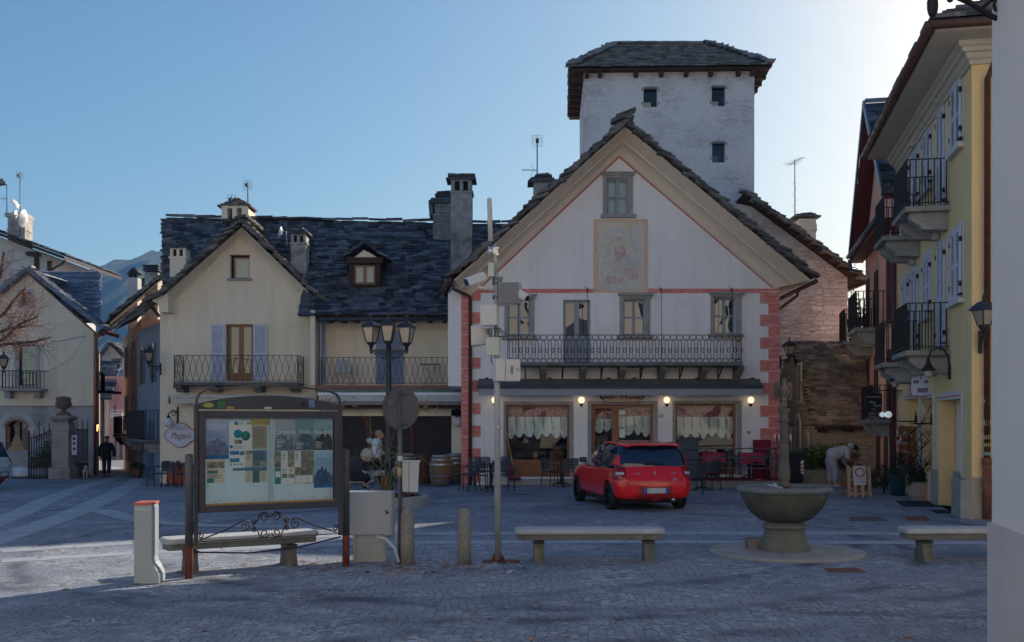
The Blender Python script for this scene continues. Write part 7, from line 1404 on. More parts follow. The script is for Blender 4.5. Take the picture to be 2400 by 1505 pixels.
for k in range(7):
 p_=Vector((X_(r_.choice((897,902,905,918,925)),23.4)+r_.uniform(-.06,.06),23.3+r_.uniform(-.2,.2),.1));d=Vector((r_.uniform(-.5,.6),r_.uniform(-.2,.2),1.));pts=[p_];n=r_.randint(7,12)
 for i in range(n):d=(d+Vector((r_.uniform(-.35,.4)+(.12 if k%2 else-.12)*i*.35,r_.uniform(-.2,.2),-.09*i*.5))).normalized();p_=p_+d*.2;pts.append(p_)
 m.tube(pts,[.012-.009*i/len(pts)for i in range(len(pts))],5)
 for i in range(3,len(pts),2):e=pts[i]+Vector((r_.uniform(-.3,.3),r_.uniform(-.1,.1),r_.uniform(-.05,.25)));m.tube([pts[i],lerp(pts[i],e,.5)+ZV*.03,e],.005,4)
m.build("stems",mat("green_stem",(.17,.17,.06),.7,.3,5.),rs2);m=MB()
for px in(896,905):m.tube([at(px,1172,23.4),at(px-1,1140,23.4),at(px+3,1115,23.4)],[.05,.035,.02],7)
m.build("trunk",mat("orange_bark",(.24,.09,.035),.9,.3,12.),rs2);m=MB()
for k in range(40):p_=at(r_.choice((745,780,810,990,1005,905,925))+r_.uniform(-22,22),r_.uniform(925,970),23.6);e=Vector((r_.uniform(-1,1),0,r_.uniform(-1,1))).normalized()*.04;m.quad(p_-e,p_+Vector((e.z,.02,-e.x))*.5,p_+e,p_-Vector((e.z,.02,-e.x))*.5)
m.tube([at(745,945,23.6),at(790,930,23.6),at(835,950,23.6),at(900,1060,23.5)],.006,4);m.tube([at(1013,955,23.5),at(1010,961,23.5),at(975,957,23.5),at(930,985,23.5),at(905,1090,23.5)],.008,4);m.build("last_leaves",mat("yellow_leaf",(.36,.20,.06),.8,.3,6.),rs2,recalc=False)
# ---------------- litter ----------------
m=MB();r_=random.Random(8)
for k in range(520):
 Y=5.5+14*r_.random()**1.3;X=r_.uniform(-.52,.5)*Y
 if r_.random()<.3:X,Y=r_.gauss(X_(1000,13.6),1.2),13.6+r_.uniform(-.5,.6)
 s_=r_.uniform(.025,.06);a=r_.random()*6.28;p_=Vector((X,Y,.012));e,g_=Vector((math.cos(a),math.sin(a),r_.uniform(-.1,.3)))*s_,Vector((-math.sin(a),math.cos(a),r_.uniform(-.2,.3)))*s_*r_.uniform(.4,.7)
 m.add([p_-e,p_-g_*.9-e*.2,p_+g_*.1+ZV*.004,p_+g_-e*.1,p_+e+ZV*.006,p_-g_*.6+e*.4],[(0,1,2,3),(2,1,5,4),(3,2,4)])
lf=m.build("fallen_leaves",mat("dry_leaf",(.40,.19,.10),.85,.3,30.,isl=.5,col2=(.58,.54,.52),c2s=6.,c2t=(.5,.55)),None,recalc=False);tag(lf,'dry brown and pale fallen leaves scattered over the paving','leaves',None,'stuff')
# ---------------- small hatchback (built facing +Y, rear axle at the origin) ----------------
def make_car(paint_m,lab,full=True):
 car=thing("parked_car",lab,"car");tmp=[]
 st=[(-.665,.36,.60,.56),(-.64,.30,.68,.70),(-.58,.255,.80,.80),(-.52,.235,.93,.835),(-.46,.225,.985,.85),(-.3,.22,1.0,.862),(.0,.215,1.0,.868),(.6,.21,.985,.862),(1.2,.21,.97,.862),(1.8,.21,.96,.868),(2.2,.215,.95,.868),(2.6,.22,.89,.86),(2.9,.23,.82,.83),(3.08,.26,.74,.76),(3.17,.32,.62,.62),(3.19,.38,.54,.45)]
 vs=[];N=18
 for y,zb,zt,hw in st:
  H=zt-zb;half=[(0,zb),(hw*.7,zb),(hw*.95,zb+H*.06),(hw*.99,zb+H*.25),(hw*1.0,zb+H*.5),(hw*.985,zb+H*.72),(hw*.955,zb+H*.88),(hw*.90,zb+H*.965),(hw*.8,zt),(0,zt+.015)]
  ring=half+[(-a,b)for a,b in half[-2:0:-1]];vs+=[Vector((a,y,b))for a,b in ring]
 m=MB();n=len(st);m.add(vs,[(i*N+k,i*N+(k+1)%N,(i+1)*N+(k+1)%N,(i+1)*N+k)for i in range(n-1)for k in range(N)]+[tuple(range(N)),tuple(range((n-1)*N,n*N))],True)
 body=m.build("body",paint_m,car,subsurf=2);body=mesh_of(body)
 cut=MB()
 for y in(0,2.45):
  for s_ in(-1,1):cut.tube([(s_*.62,y,.30),(s_*1.0,y,.30)],.345,28)
 co=cut.build("cut",darkroom,None);bm_=body.modifiers.new("b",'BOOLEAN');bm_.object=co;bm_.operation='DIFFERENCE';bm_.solver='EXACT';mesh_of(body);bpy.data.objects.remove(co)
 for p in body.data.polygons:p.use_smooth=True
 dg=bpy.context.evaluated_depsgraph_get();b2=bmesh.new();b2.from_mesh(body.data);bvh=BVHTree.FromBMesh(b2)
 bm_=body.modifiers.new("e",'EDGE_SPLIT');bm_.split_angle=R(38)
 def decal(poly,o,ux,uy,nm,mm,off=.006,k=7,par=None,target=bvh):
  """polygon in the plane (o, ux, uy) pressed on to the body"""
  o,ux,uy=Vector(o),Vector(ux).normalized(),Vector(uy).normalized();d=ux.cross(uy)
  us=[a for a,_ in poly];vs_=[b for _,b in poly];v0,v1=min(vs_),max(vs_);rows=[]
  for j in range(k+1):
   v=lerp(v0,v1,j/k);v=min(max(v,v0+1e-4),v1-1e-4);xs=[]
   for i in range(len(poly)):
    (a,b),(a2,b2_)=poly[i],poly[(i+1)%len(poly)]
    if(b-v)*(b2_-v)<0:xs.append(a+(a2-a)*(v-b)/(b2_-b))
   if len(xs)<2:continue
   row=[]
   for i in range(k+1):
    q=o+ux*lerp(min(xs),max(xs),i/k)+uy*v;h,nn,_,_=target.ray_cast(q+d*2,-d)
    row.append((h if h else q)+(nn if nn else d)*off)
   rows.append(row)
  m=MB();V=[p for r in rows for p in r];m.add(V,[(j*(k+1)+i,j*(k+1)+i+1,(j+1)*(k+1)+i+1,(j+1)*(k+1)+i)for j in range(len(rows)-1)for i in range(k)],True);return m.build(nm,mm,par or car,recalc=False)
 gm=mat("car_glass",(.006,.012,.035),.04,.05,spec=.8);rings=[(.90,-.50,2.2,.83),(.985,-.485,2.02,.815),(1.2,-.43,1.62,.755),(1.385,-.36,1.22,.67),(1.41,-.33,1.16,.64)];vs=[]  # blue of the reflected sky is put into the glass colour
 for z,y0,y1,hw in rings:
  P=[];rr=.16
  for cx,cy,a0 in((hw-rr,y0+rr,-90),(hw-rr*2,y1-rr*2,0),(-hw+rr*2,y1-rr*2,90),(-hw+rr,y0+rr,180)):
   q=rr if cy<.3 else rr*2
   for k in range(5):a=R(a0+22.5*k);P.append((cx+q*math.cos(a),cy+q*math.sin(a)))
  vs+=[Vector((a,b-(.03*(1-(a/hw)**2)if b<y0+.1 else 0),z))for a,b in P]
 N=20;m=MB();m.add(vs,[(i*N+k,i*N+(k+1)%N,(i+1)*N+(k+1)%N,(i+1)*N+k)for i in range(4)for k in range(N)]+[tuple(range(4*N,5*N))],True);gh=m.build("glasshouse",gm,car);b3=bmesh.new();b3.from_mesh(gh.data);bvg=BVHTree.FromBMesh(b3)
 vs=[];ys=[-.50,-.47,-.36,-.15,.15,.5,.85,1.12,1.24];hh=[1.395,1.405,1.425,1.447,1.462,1.468,1.455,1.425,1.395];ws=[.52,.60,.665,.685,.69,.685,.67,.64,.58]
 for y,z,w_ in zip(ys,hh,ws):
  for t in(-1,-.97,-.8,-.4,0,.4,.8,.97,1):vs.append(Vector((t*w_,y+(.04*t*t if y<-.3 else-.05*t*t if y>1 else 0),z+.022*(1-t*t)-(.045 if abs(t)==1 else 0))))
 m=MB();m.add(vs,[(j*9+i,j*9+i+1,(j+1)*9+i+1,(j+1)*9+i)for j in range(8)for i in range(8)],True);o=m.build("roof",paint_m,car,recalc=False);sd=o.modifiers.new("s",'SOLIDIFY');sd.thickness=.035;sd.offset=-1;o.modifiers.new("ss",'SUBSURF').render_levels=2
 m=MB();m.tube([(0,-.28,1.46),(0,-.36,1.52)],[.012,.006],6);m.build("aerial",iron,o);m=MB();m.obox((0,-.525,1.392),(.12,0,0),(0,.006,.0),(0,0,.012));m.build("brake_light",mat("dark_red_lens",(.22,.01,.01),.2,.1),o)
 m=MB();m.tube([(x,-.475-.01,.985)for x in(-.22,0,.24)],.02,6);m.obox((.0,-.50,1.01),(.13,0,0),(0,.02,0),(0,0,.018));m.build("rear_wiper",iron,gh)
 for s_ in(-1,1):
  P=[(-.50,.95),(-.06,.96),(-.14,1.0),(-.30,1.11),(-.36,1.2),(-.40,1.19),(-.44,1.05)];decal([(a if s_>0 else-a,b)for a,b in P],(0,0,0),(0,s_,0),(0,0,1),"quarter_pillar",paint_m,.012,9,gh,bvg)
  decal([(s_*.56,.955),(s_*.60,1.34),(s_*.68,1.34),(s_*.84,.955)],(0,0,0),(1,0,0),(0,0,1),"pillar_edge",paint_m,.007,8,gh,bvg)if False else None
 lens=mat("red_lens",(.30,.004,.006),.1,.1,spec=.6);clear=mat("clear_lens",(.50,.50,.52),.2,.15);sil=mat("chrome_badge",(.6,.6,.62),.25,.05,metal=.8);seam=mat("dark_seam",(.02,.004,.005),.6)
 for s_ in(-1,1):
  c=Vector((s_*.74,-.46,.80));ux=Vector((1,0,0))if s_<0 else Vector((1,0,0));ux=Vector((.80,s_*.60,0)).normalized();P=[(-.14,-.13),(.05,-.14),(.14,-.08),(.16,-.01),(.10,.15),(-.02,.17),(-.16,.14)]if s_<0 else[(.14,-.13),(-.05,-.14),(-.14,-.08),(-.16,-.01),(-.10,.15),(.02,.17),(.16,.14)]
  tl=decal(P,c,ux,(0,0,1),"tail_light",lens,.010,10);decal([(a*1.06,b*1.06)for a,b in P],c,ux,(0,0,1),"lamp_gap",seam,.005,10,tl)
  q=-1 if s_<0 else 1;decal([(-q*.12,-.025),(q*.05,-.025),(q*.05,.03),(-q*.11,.03)],c,ux,(0,0,1),"reverse_light",clear,.0135,5,tl)
  decal([(-q*.10,.06),(q*.06,.06),(q*.06,.12),(-q*.08,.12)],c,ux,(0,0,1),"brake_cluster",mat("dark_red_lens",(.22,.01,.01)),.0135,5,tl)
 decal([(-.60,.615),(.60,.615),(.60,.622),(-.60,.622)],(0,0,0),(1,0,0),(0,0,1),"tailgate_seam",seam,.003,16);[decal([(s_*.60,.62),(s_*.612,.62),(s_*.572,.74),(s_*.56,.74)],(0,0,0),(1,0,0),(0,0,1),"tailgate_seam",seam,.003,6)for s_ in(-1,1)]
 decal([(-.42,.275),(.42,.275),(.34,.52),(-.34,.52)],(0,0,0),(1,0,0),(0,0,1),"painted_recess",mat("recess_shade_red",(.30,.02,.018),.35,.05,coat=.4),.003,12);decal([(-.43,.268),(.43,.268),(.43,.276),(-.43,.276)],(0,0,0),(1,0,0),(0,0,1),"bumper_seam",seam,.005,12)  # flat decal, no hollow: the recess's shade is put into its darker red
 m=MB();m.box(-.26,.26,-.695,-.675,.385,.495);pl=m.build("number_plate",mat("plate_white",(.50,.50,.50),.5,.15,9.),car);m=MB();[m.box(a,b,-.698,-.694,.386,.494)for a,b in((-.26,-.205),(.205,.26))];m.build("blue_band",mat("plate_blue",(.02,.10,.45),.5),pl)
 m=MB();m.box(-.08,.08,-.64,-.60,.235,.275);m.build("fog_light",lens,car)
 m=MB();m.tube([(.42,-.3,.24),(.42,-.62,.235)],.035,10);m.build("exhaust",sil,car)
 if full:
  y=-.565
  def wd(s_,x,z,size,al='CENTER',sx=1.):h,nn,_,_=bvh.ray_cast(Vector((x,-3,z)),Vector((0,1,0)));text(s_,size,h-Vector((0,.012,0)),(1,0,0),(0,.35,1),sil,car,"badge",ext=.004,align=al,sx=sx)
  wd("SUZUKI",-.40,.80,.045);wd("SWIFT",.42,.80,.045);wd("HYBRID",.42,.69,.032);wd("ALLGRIP",.42,.655,.03);wd("S",0,.80,.10,sx=1.3)
 for s_ in(-1,1):
  m=MB();m.obox((s_*.985,1.45,1.03),(.09,.01,0),(0,.05,0),(0,0,.06));m.build("mirror",mat("mirror_dark",(.02,.06,.10),.2,.1,spec=.7),car,bevel=.03)
  h=Vector((s_*.87,.45,.84));m=MB();m.obox(h,(.015,0,0),(0,.09,0),(0,0,.012));m.build("door_handle",paint_m,car,bevel=.006)
  decal([(-s_*.18,.3),(-s_*.185,.3),(-s_*.185,.94),(-s_*.18,.94)],(0,0,0),(0,s_,0),(0,0,1),"door_seam",seam,.003,8)if False else None
  for y in(.22,1.75):decal([(s_*y,.27),(s_*y+.008,.27),(s_*y+.008,.93),(s_*y,.93)],(0,0,0),(0,s_,0),(0,0,1),"door_seam",seam,.003,8)
  decal([(s_*-.02,1.03),(s_*-.02+.05,1.03),(s_*.05+.05,1.36),(s_*.05,1.36)],(0,0,0),(0,s_,0),(0,0,1),"door_pillar",mat("matt_black_trim",(.012,.012,.014),.6),.004,6,gh,bvg);decal([(s_*.70,1.0),(s_*.70+.05,1.0),(s_*.70+.05,1.38),(s_*.70,1.38)],(0,0,0),(0,s_,0),(0,0,1),"door_pillar",mat("matt_black_trim",(.012,.012,.014)),.004,6,gh,bvg)
 tyre=mat("tyre_rubber",(.016,.016,.018),.85,.2,20.);rim=mat("black_wheel_rim",(.035,.035,.045),.4,.2,metal=.4)
 for y in(0,2.45):
  for s_ in(-1,1):
   w_=MB();P=[(.19,-.085),(.265,-.095),(.295,-.08),(.302,-.04),(.302,.04),(.295,.08),(.265,.095),(.19,.085)]
   w_.lathe(P,(0,0,0),32,caps=False);w_.v=[Vector((s_*.765+v.z,y+v.x,.302+v.y))for v in w_.v];W_=w_.build("wheel",tyre,car,recalc=True)
   r_=MB();r_.lathe([(.2,.06),(.19,.05),(.12,.035),(.05,.045),(.01,.05)],(0,0,0),28);[r_.tube([(.16*math.cos(k*.628),.16*math.sin(k*.628),.045),(.16*math.cos(k*.628),.16*math.sin(k*.628),.062)],.017,7)for k in range(10)];r_.v=[Vector((s_*.765+s_*v.z,y+v.x,.302+v.y))for v in r_.v];r_.build("rim",rim,W_)
 m=MB();m.box(-.72,.72,-.35,2.9,.16,.32);m.build("underbody",mat("matt_black_trim",(.012,.012,.014)),car)
 return car
red_p=mat("red_car_paint",(.72,.008,.010),.25,.03,1.,coat=.8,spec=.25)
car1=make_car(red_p,"bright red hatchback parked on the cobbles, seen from its rear");place(car1,(2.90,22.75,0),R(12.5))
car2=copy_tree(car1);car2['label']="pale car whose rounded end just enters at the left border";wpaint=mat("pale_car_paint",(.50,.56,.58),.35,.03,coat=1.)
def repaint(o):
 if o.type=='MESH' and o.data.materials and o.data.materials[0]in(red_p,):o.data=o.data.copy();o.data.materials[0]=wpaint
 for ch in o.children:repaint(ch)
repaint(car2);car2.location=(-16.05,31.6,-.14);car2.rotation_euler=(0,0,R(92))
# ---------------- cafe chairs and tables ----------------
chm=mat("dark_blue_grey_metal",(.045,.055,.075),.5,.15,5.,metal=.3)
def make_chair():
 t=thing("cafe_chair","x","chair",(0,0,0),"dark metal cafe chairs");m=MB()
 for k in range(7):x=-.21+.07*k;m.box(x-.02,x+.02,-.21,.22,.44,.455)
 for k in range(7):y=-.2+.07*k;m.box(-.22,.22,y-.018,y+.018,.4415,.4565)
 m.build("seat",chm,t);m=MB();bk=lambda x,z:Vector((x*(1-.12*max(0,z-.72)/.13),.21+(z-.45)*.2+.06*(1-(x/.24)**2),z))
 for k in range(8):x=-.21+.06*k;m.bar(bk(x,.54),bk(x,.84-.02*abs(k-3.5)/3.5),.03,.012,up=Vector((0,1,0)))
 for z in(.54,.60,.66,.72,.78,.83):[m.bar(bk(-.22+.055*k,z),bk(-.22+.055*(k+1),z),.012,.03)for k in range(8)]
 m.build("backrest",chm,t)
 for s_ in(-1,1):
  m=MB();m.tube([(s_*.25,-.22,0),(s_*.235,-.2,.44),(s_*.24,-.2,.64),(s_*.25,-.1,.66),(s_*.24,.2,.66)],.014,6);m.build("leg",chm,t);m=MB();m.tube([(s_*.25,.27,0),(s_*.225,.21,.45),(s_*.215,.29,.82)],.014,6);m.build("leg",chm,t)
 m=MB();[m.bar((s_*.235,-.2,.43),(s_*.225,.22,.43),.02)for s_ in(-1,1)];m.bar((-.235,-.2,.43),(.235,-.2,.43),.02);m.build("seat_frame",chm,t);return t
def make_table():
 t=thing("cafe_table","x","table",(0,0,0),"round dark cafe tables");m=MB();m.lathe([(.34,.715),(.35,.725),(.35,.735),(.34,.745)],(0,0,0),28);m.build("tabletop",chm,t);m=MB();m.tube([(0,0,.06),(0,0,.715)],.028,8);[m.tube([(0,0,.1),(.15*math.cos(a),.15*math.sin(a),.09),(.3*math.cos(a),.3*math.sin(a),.015)],.018,6)for a in(.4,1.97,3.54,5.11)];m.build("pedestal",chm,t);return t
c0=make_chair();t0=make_table();used=[0,0]
def chair(px,py,rz,lab,z=0.,Y=None):
 o=c0 if not used[0]else copy_tree(c0);used[0]=1;Y=Y or F*(CH-z)/(py-HY);place(o,(X_(px,Y),Y,z),R(rz),lab);return o
def table(px,py,lab,z=0.,Y=None):
 o=t0 if not used[1]else copy_tree(t0);used[1]=1;Y=Y or F*(CH-z)/(py-HY);place(o,(X_(px,Y),Y,z),0,lab);return o
table(1149,1150,"dark round table left of the bar's left shop window")
for a in((1120,1153,175,"dark chair nearest the viewer left of the camera mast"),(1099,1149,-100,"dark chair turned sideways beside the red quoins"),(1180,1151,160,"dark chair right behind the camera mast"),(1132,1139,5,"dark chair facing out on the wall side of the left table"),(1178,1138,-20,"rear chair on the wall side behind the camera mast")):chair(*a)
table(1315,1139,"dark round table between the leaning broom and the red car")
for a in((1296,1141,120,"dark chair left of the table near the red car"),(1331,1142,195,"dark chair close to the red car's front wing"),(1290,1130,60,"dark chair against the wood panel under the left window"),(1345,1131,-30,"dark chair beside the bar entrance behind the car mirror")):chair(*a)
table(1645,1150,"dark round table just right of the red car")
for a in((1626,1158,170,"dark chair touching the red car's right tail light"),(1660,1150,200,"dark chair right of the table by the red car"),(1610,1140,90,"dark chair half hidden behind the red car's rear corner")):chair(*a)
for i,(px,Y,rz,lab)in enumerate(((1650,30.9,60,"terrace chair just right of the blackboard"),(1690,30.6,-80,"terrace chair behind the rail under the right window"),(1595,30.7,40,"terrace chair hidden behind the blackboard"),(1737,30.8,80,"terrace chair left of the red clothed table"),(1778,30.5,-110,"terrace chair right of the red clothed table"))):chair(px,0,rz,lab,.215,Y)
rcl=mat("red_tablecloth",(.36,.04,.09),.9,.3,25.)
def clothed(px,Y,lab):
 t=table(px,0,lab.replace("red cloth on the","dark round table under red cloth,"),.215,Y);m=MB();s_=.36;c=Vector((X_(px,Y),Y,.215+.75));m.box(c.x-s_,c.x+s_,c.y-s_,c.y+s_,c.z,c.z+.006);m.add([(c.x-s_,c.y-s_-.004,c.z),(c.x+s_,c.y-s_-.004,c.z),(c.x+.1,c.y-s_-.01,c.z-.22),(c.x-.1,c.y-s_-.01,c.z-.3),(c.x-s_,c.y-s_-.01,c.z-.34),(c.x+s_,c.y-s_-.01,c.z-.3)],[(0,1,2),(0,2,3),(0,3,4),(1,5,2)]);tag(m.build("tablecloth",rcl,None,recalc=False),lab,"tablecloth")
clothed(1757,30.7,"red cloth on the terrace table by the right quoins");clothed(1668,30.8,"red cloth on the terrace table right of the blackboard")
table(407,0,"dark round table in front of the orange cabinet by the cafe",-.22,33.6)
for a in((369,0,-95,"dark chair at the cafe corner by the lane",-.2,33.2),(403,0,175,"dark chair in front of the orange cabinet",-.2,33.0),(440,0,120,"dark chair mostly hidden by the notice board post",-.2,33.4)):chair(*a)
for a in((836,0,185,"dark lattice chair by the roller shutters left of the woman",-.1,32.5),(848,0,110,"dark chair directly behind the woman with the dog",-.1,33.1)):chair(*a)
m=MB();Y=34.8;m.box(X_(392,Y),X_(436,Y),Y,Y+.5,-.3,Z_(1085,Y));oc=m.build("orange_cabinet",mat("orange_panel",(.42,.09,.025),.6,.15,2.,stretch=(1,1,6)),None,bevel=.01);tag(oc,"orange cabinet standing against the cream cafe wall","cabinet")
# ---------------- barrels, log, broom, blackboard ----------------
oak=mat("barrel_oak",(.19,.115,.065),.75,.3,3.,.006,30.,stretch=(6,6,.7),col2=(.26,.095,.03),c2s=1.5,c2t=(.5,.65));hoop=mat("barrel_hoop",(.32,.32,.34),.35,.15,5.,metal=.8)
def barrel():
 t=thing("wine_barrel","x","barrel",(0,0,0),"wine barrels by the shutters");pr=lambda z:.345-.085*((z-.45)/.45)**2;m=MB();m.lathe([(pr(z),z)for z in[k*.09 for k in range(11)]]+[(.24,.9),(.235,.87),(.01,.87)],(0,0,0),32);m.build("staves",oak,t)
 for z in(.03,.14,.28,.62,.76,.87):m=MB();m.lathe([(pr(z-.022)+.004,z-.022),(pr(z+.022)+.004,z+.022)],(0,0,0),32,caps=False);m.build("hoop",hoop,t,recalc=False)
 return t
b0=barrel();place(b0,(X_(1033,31.2),31.2,0),.4,"front oak barrel with bright hoops left of the red quoins");b1=copy_tree(b0);place(b1,(X_(1066,32.4),32.4,0),1.4,"rear oak barrel half hidden against the wall pipe");b2=copy_tree(b0);place(b2,(X_(950,32.6),32.6,0),2.2,"farther barrel glimpsed left behind the waste bin")
m=MB();r_=random.Random(3);pr=[(.235+r_.uniform(-.01,.01),.0),(.23,.3),(.235,.6),(.24,.88),(.2,.9),(.01,.88)];m.lathe(pr,(X_(992,31.8),31.8,0),26);m.v=[v+Vector((r_.uniform(-.008,.008),r_.uniform(-.008,.008),r_.uniform(-.02,.02)if v.z>.5 else 0))for v in m.v];tag(m.build("log_planter",mat("rough_bark",(.12,.055,.03),.95,.4,4.,.03,14.,stretch=(6,6,.8)),None),"upright rough bark log planter between the barrels","planter")
br_=thing("broom","broom with yellow handle and red head leaning by the bar window","broom",(X_(1205,30.8),30.8,.16));m=MB();m.tube([(X_(1207,30.8),30.75,.3),(X_(1187,31.2),31.38,1.55)],.014,6);m.build("handle",mat("yellow_wood",(.45,.30,.10),.6),br_);m=MB();c=Vector((X_(1208,30.8),30.74,.27));m.obox(c,(.14,.02,0),(0,.03,0),(0,0,.03));m.build("head",mat("red_plastic",(.40,.02,.04),.5),br_);m=MB();m.obox(c-ZV*.065,(.17,.02,0),(0,.035,0),(0,0,.045));m.build("bristles",iron,br_)
m=MB();q=Vector((X_(1197,31.2),31.2,.16));m.box(q.x-.1,q.x+.06,q.y-.05,q.y+.05,.16,.5);tag(m.build("dustpan",mat("red_plastic",(.40,.02,.04)),None,bevel=.02),"upright red dustpan behind the leaning broom","dustpan")
bbd=thing("blackboard","chalk A-board blackboard standing on the bar terrace","blackboard",(X_(1615,30.2),30.2,.215));fbb=Fac(X_(1614,30.1),30.1,4);pB=lambda u,z,d=0.:fbb.p(u,.25+z*.985,d-z*.13)
bhm=mat("blue_grey_slate_board",(.06,.07,.10),.7,.25,2.5);m=MB();m.hexa([pB(-.3,0,.02),pB(.28,0,.02),pB(.28,0,-.01),pB(-.3,0,-.01),pB(-.25,1.17,.02),pB(.3,1.17,.02),pB(.3,1.17,-.01),pB(-.25,1.17,-.01)]);m.build("board",bhm,bbd);m=MB();[m.bar(pB(*a),pB(*b),.035,.03)for a,b in(((-.3,0,.022),(-.25,1.18,.022)),((.28,0,.022),(.3,1.18,.022)),((-.25,1.18,.022),(.3,1.18,.022)),((-.3,0,.022),(.28,0,.022)))];m.build("frame",chm,bbd)
m=MB();m.hexa([pB(-.28,0,-.55),pB(.3,0,-.55),pB(.3,0,-.58),pB(-.28,0,-.58),pB(-.24,1.15,-.04),pB(.31,1.15,-.04),pB(.31,1.15,-.06),pB(-.24,1.15,-.06)]);m.build("rear_leg",iron,bbd)
r_=random.Random(4);m=MB();chk=mat("chalk",(.30,.31,.34),.9,.3,60.)
for k in range(11):
 z=1.06-.095*k;x=-.2+r_.uniform(0,.06)
 while x<.18:w=r_.uniform(.02,.06);m.tube([pB(x+w*j/4,z+r_.uniform(-.014,.014),.0225)for j in range(5)],.0035,3);x+=w+.015
m.build("chalk_writing",chk,bbd)
# striped paper lanterns, wheelie bin
sw=mat("red_paper",(.50,.04,.035),.7,.1);
for px,lab in((1822,"red and white lantern peeping left of the fountain column"),(1849,"red and white lantern peeping right of the fountain column")):
 t=thing("paper_lantern",lab,"lantern",at(px,1026,31.));c=at(px,1026,31.)
 for k in range(8):
  m=MB();a0,a1=k*math.pi/4,(k+1)*math.pi/4;V=[]
  for j in range(7):ph_=-math.pi/2+math.pi*j/6;V+=[c+Vector((.11*math.cos(ph_)*math.cos(a),.11*math.cos(ph_)*math.sin(a),.13*math.sin(ph_)))for a in(a0,a1)]
  m.add(V,[(2*j,2*j+1,2*j+3,2*j+2)for j in range(6)],True);m.build("paper_strip",sw if k%2 else whitepaint,t,recalc=False)
 m=MB();m.tube([c+ZV*.12,c+ZV*.3],.006,4);m.tube([c-ZV*.12,c-ZV*.25],.008,4);m.build("cord",iron,t)
wbn=thing("wheelie_bin","black wheelie bin with striped reflector behind the fountain column","bin",(X_(1857,30.6),30.6,0));c=Vector((X_(1857,30.6),30.6,0));m=MB();m.hexa([c+Vector(q)for q in((-.24,-.25,.05),(.24,-.25,.05),(.24,.25,.05),(-.24,.25,.05),(-.29,-.3,.98),(.29,-.3,.98),(.29,.3,.98),(-.29,.3,.98))]);m.build("bin_body",mat("black_plastic",(.012,.014,.02),.5,.1),wbn,bevel=.02);m=MB();m.hexa([c+Vector(q)for q in((-.31,-.33,.98),(.31,-.33,.98),(.31,.33,1.0),(-.31,.33,1.0),(-.28,-.28,1.05),(.28,-.28,1.05),(.28,.3,1.07),(-.28,.3,1.07))]);m.build("lid",mat("dark_green_lid",(.03,.07,.04),.5),wbn);m=MB();m.box(c.x+.17,c.x+.25,c.y-.30,c.y-.285,.38,.76);o=m.build("reflector",whitepaint,wbn);m=MB();[m.add([(c.x+.17,c.y-.302,z),(c.x+.25,c.y-.302,z+.05),(c.x+.25,c.y-.302,z+.10),(c.x+.17,c.y-.302,z+.05)],[(0,1,2,3)])for z in(.4,.5,.6)];m.build("red_stripe",sw,o,recalc=False)
# mats, grates, manhole covers on the right
dmt=mat("dark_blue_mat",(.018,.024,.04),.95,.2,30.)
def flat(pts,m_,lab,nm,cat,h=.012):
 m=MB();P=[gp(*p)for p in pts];m.add([(a,b,.003)for a,b,_ in P]+[(a,b,h)for a,b,_ in P],[(4,5,6,7),(0,1,5,4),(1,2,6,5),(2,3,7,6),(3,0,4,7)]);tag(m.build(nm,m_,None),lab,cat)
flat([(2118,1188),(2222,1188),(2200,1175),(2097,1175)],dmt,"long dark doormat by the yellow house's recessed door","doormat","mat");flat([(2195,1204),(2246,1204),(2240,1196),(2180,1196)],dmt,"smaller dark doormat nearest the yellow pilaster","doormat","mat")
rg_=mat("rust_cover",(.16,.07,.05),.9,.3,12.);flat([(2128,1221),(2180,1221),(2170,1210),(2112,1210)],rg_,"rusty square cover set in paving near the right bench","cover","cover",.006);flat([(1990,1222),(2080,1222),(2062,1212),(1990,1212)],mat("dull_purple_paver",(.13,.09,.10),.9,.2),"dull reddish paving cover right of the fountain","cover","cover",.006)
flat([(1945,1342),(2030,1342),(2010,1332),(1930,1332)],mat("rust_cover",(.16,.07,.05)),"rusty drain cover in front of the fountain plinth","cover","cover",.006);flat([(1500,1312),(1620,1312),(1615,1304),(1510,1304)],pavem,"pale paving patch by the middle bench leg","slab","slab",.005)if False else None
# ---------------- pallet stand with a paper sign ----------------
pal=thing("pallet_stand","raw pallet wood stand carrying a paper sign with a red ring","stand",(X_(2016,26.5),26.5,0));pw=mat("raw_pallet_wood",(.42,.30,.19),.85,.2,4.,.004,30.,stretch=(5,5,.7));fp=Fac(X_(2016,26.3),26.3,2);m=MB();pq=lambda u,z,d=0.:fp.p(u,z,d-z*.12)
for x,zt in((1991,.78),(2005,.40),(2022,.40),(2039,.78)):u=fp.q(x,1150)[0];m.hexa([pq(u-.04,0,.02),pq(u+.04,0,.02),pq(u+.04,0,0),pq(u-.04,0,0),pq(u-.04,zt,.02),pq(u+.04,zt,.02),pq(u+.04,zt,0),pq(u-.04,zt,0)])
u0,u1=fp.q(1989,1150)[0],fp.q(2043,1150)[0]
for z in(.08,.42,.70):m.hexa([pq(u0,z-.03,-.002),pq(u1,z-.03,-.002),pq(u1,z-.03,-.03),pq(u0,z-.03,-.03),pq(u0,z+.03,-.002),pq(u1,z+.03,-.002),pq(u1,z+.03,-.03),pq(u0,z+.03,-.03)])
m.build("front_frame",pw,pal);m=MB()
for x in(1993,2037):u=fp.q(x,1150)[0];m.bar(pq(u,0,-.55),pq(u,.74,-.08),.07,.02)
for z in(.1,.3):m.bar(pq(u0,z,-.5+z*.5),pq(u1,z,-.5+z*.5),.02,.07)
m.build("rear_frame",mat("shaded_pallet_wood",(.30,.16,.09),.85,.2,4.),pal)
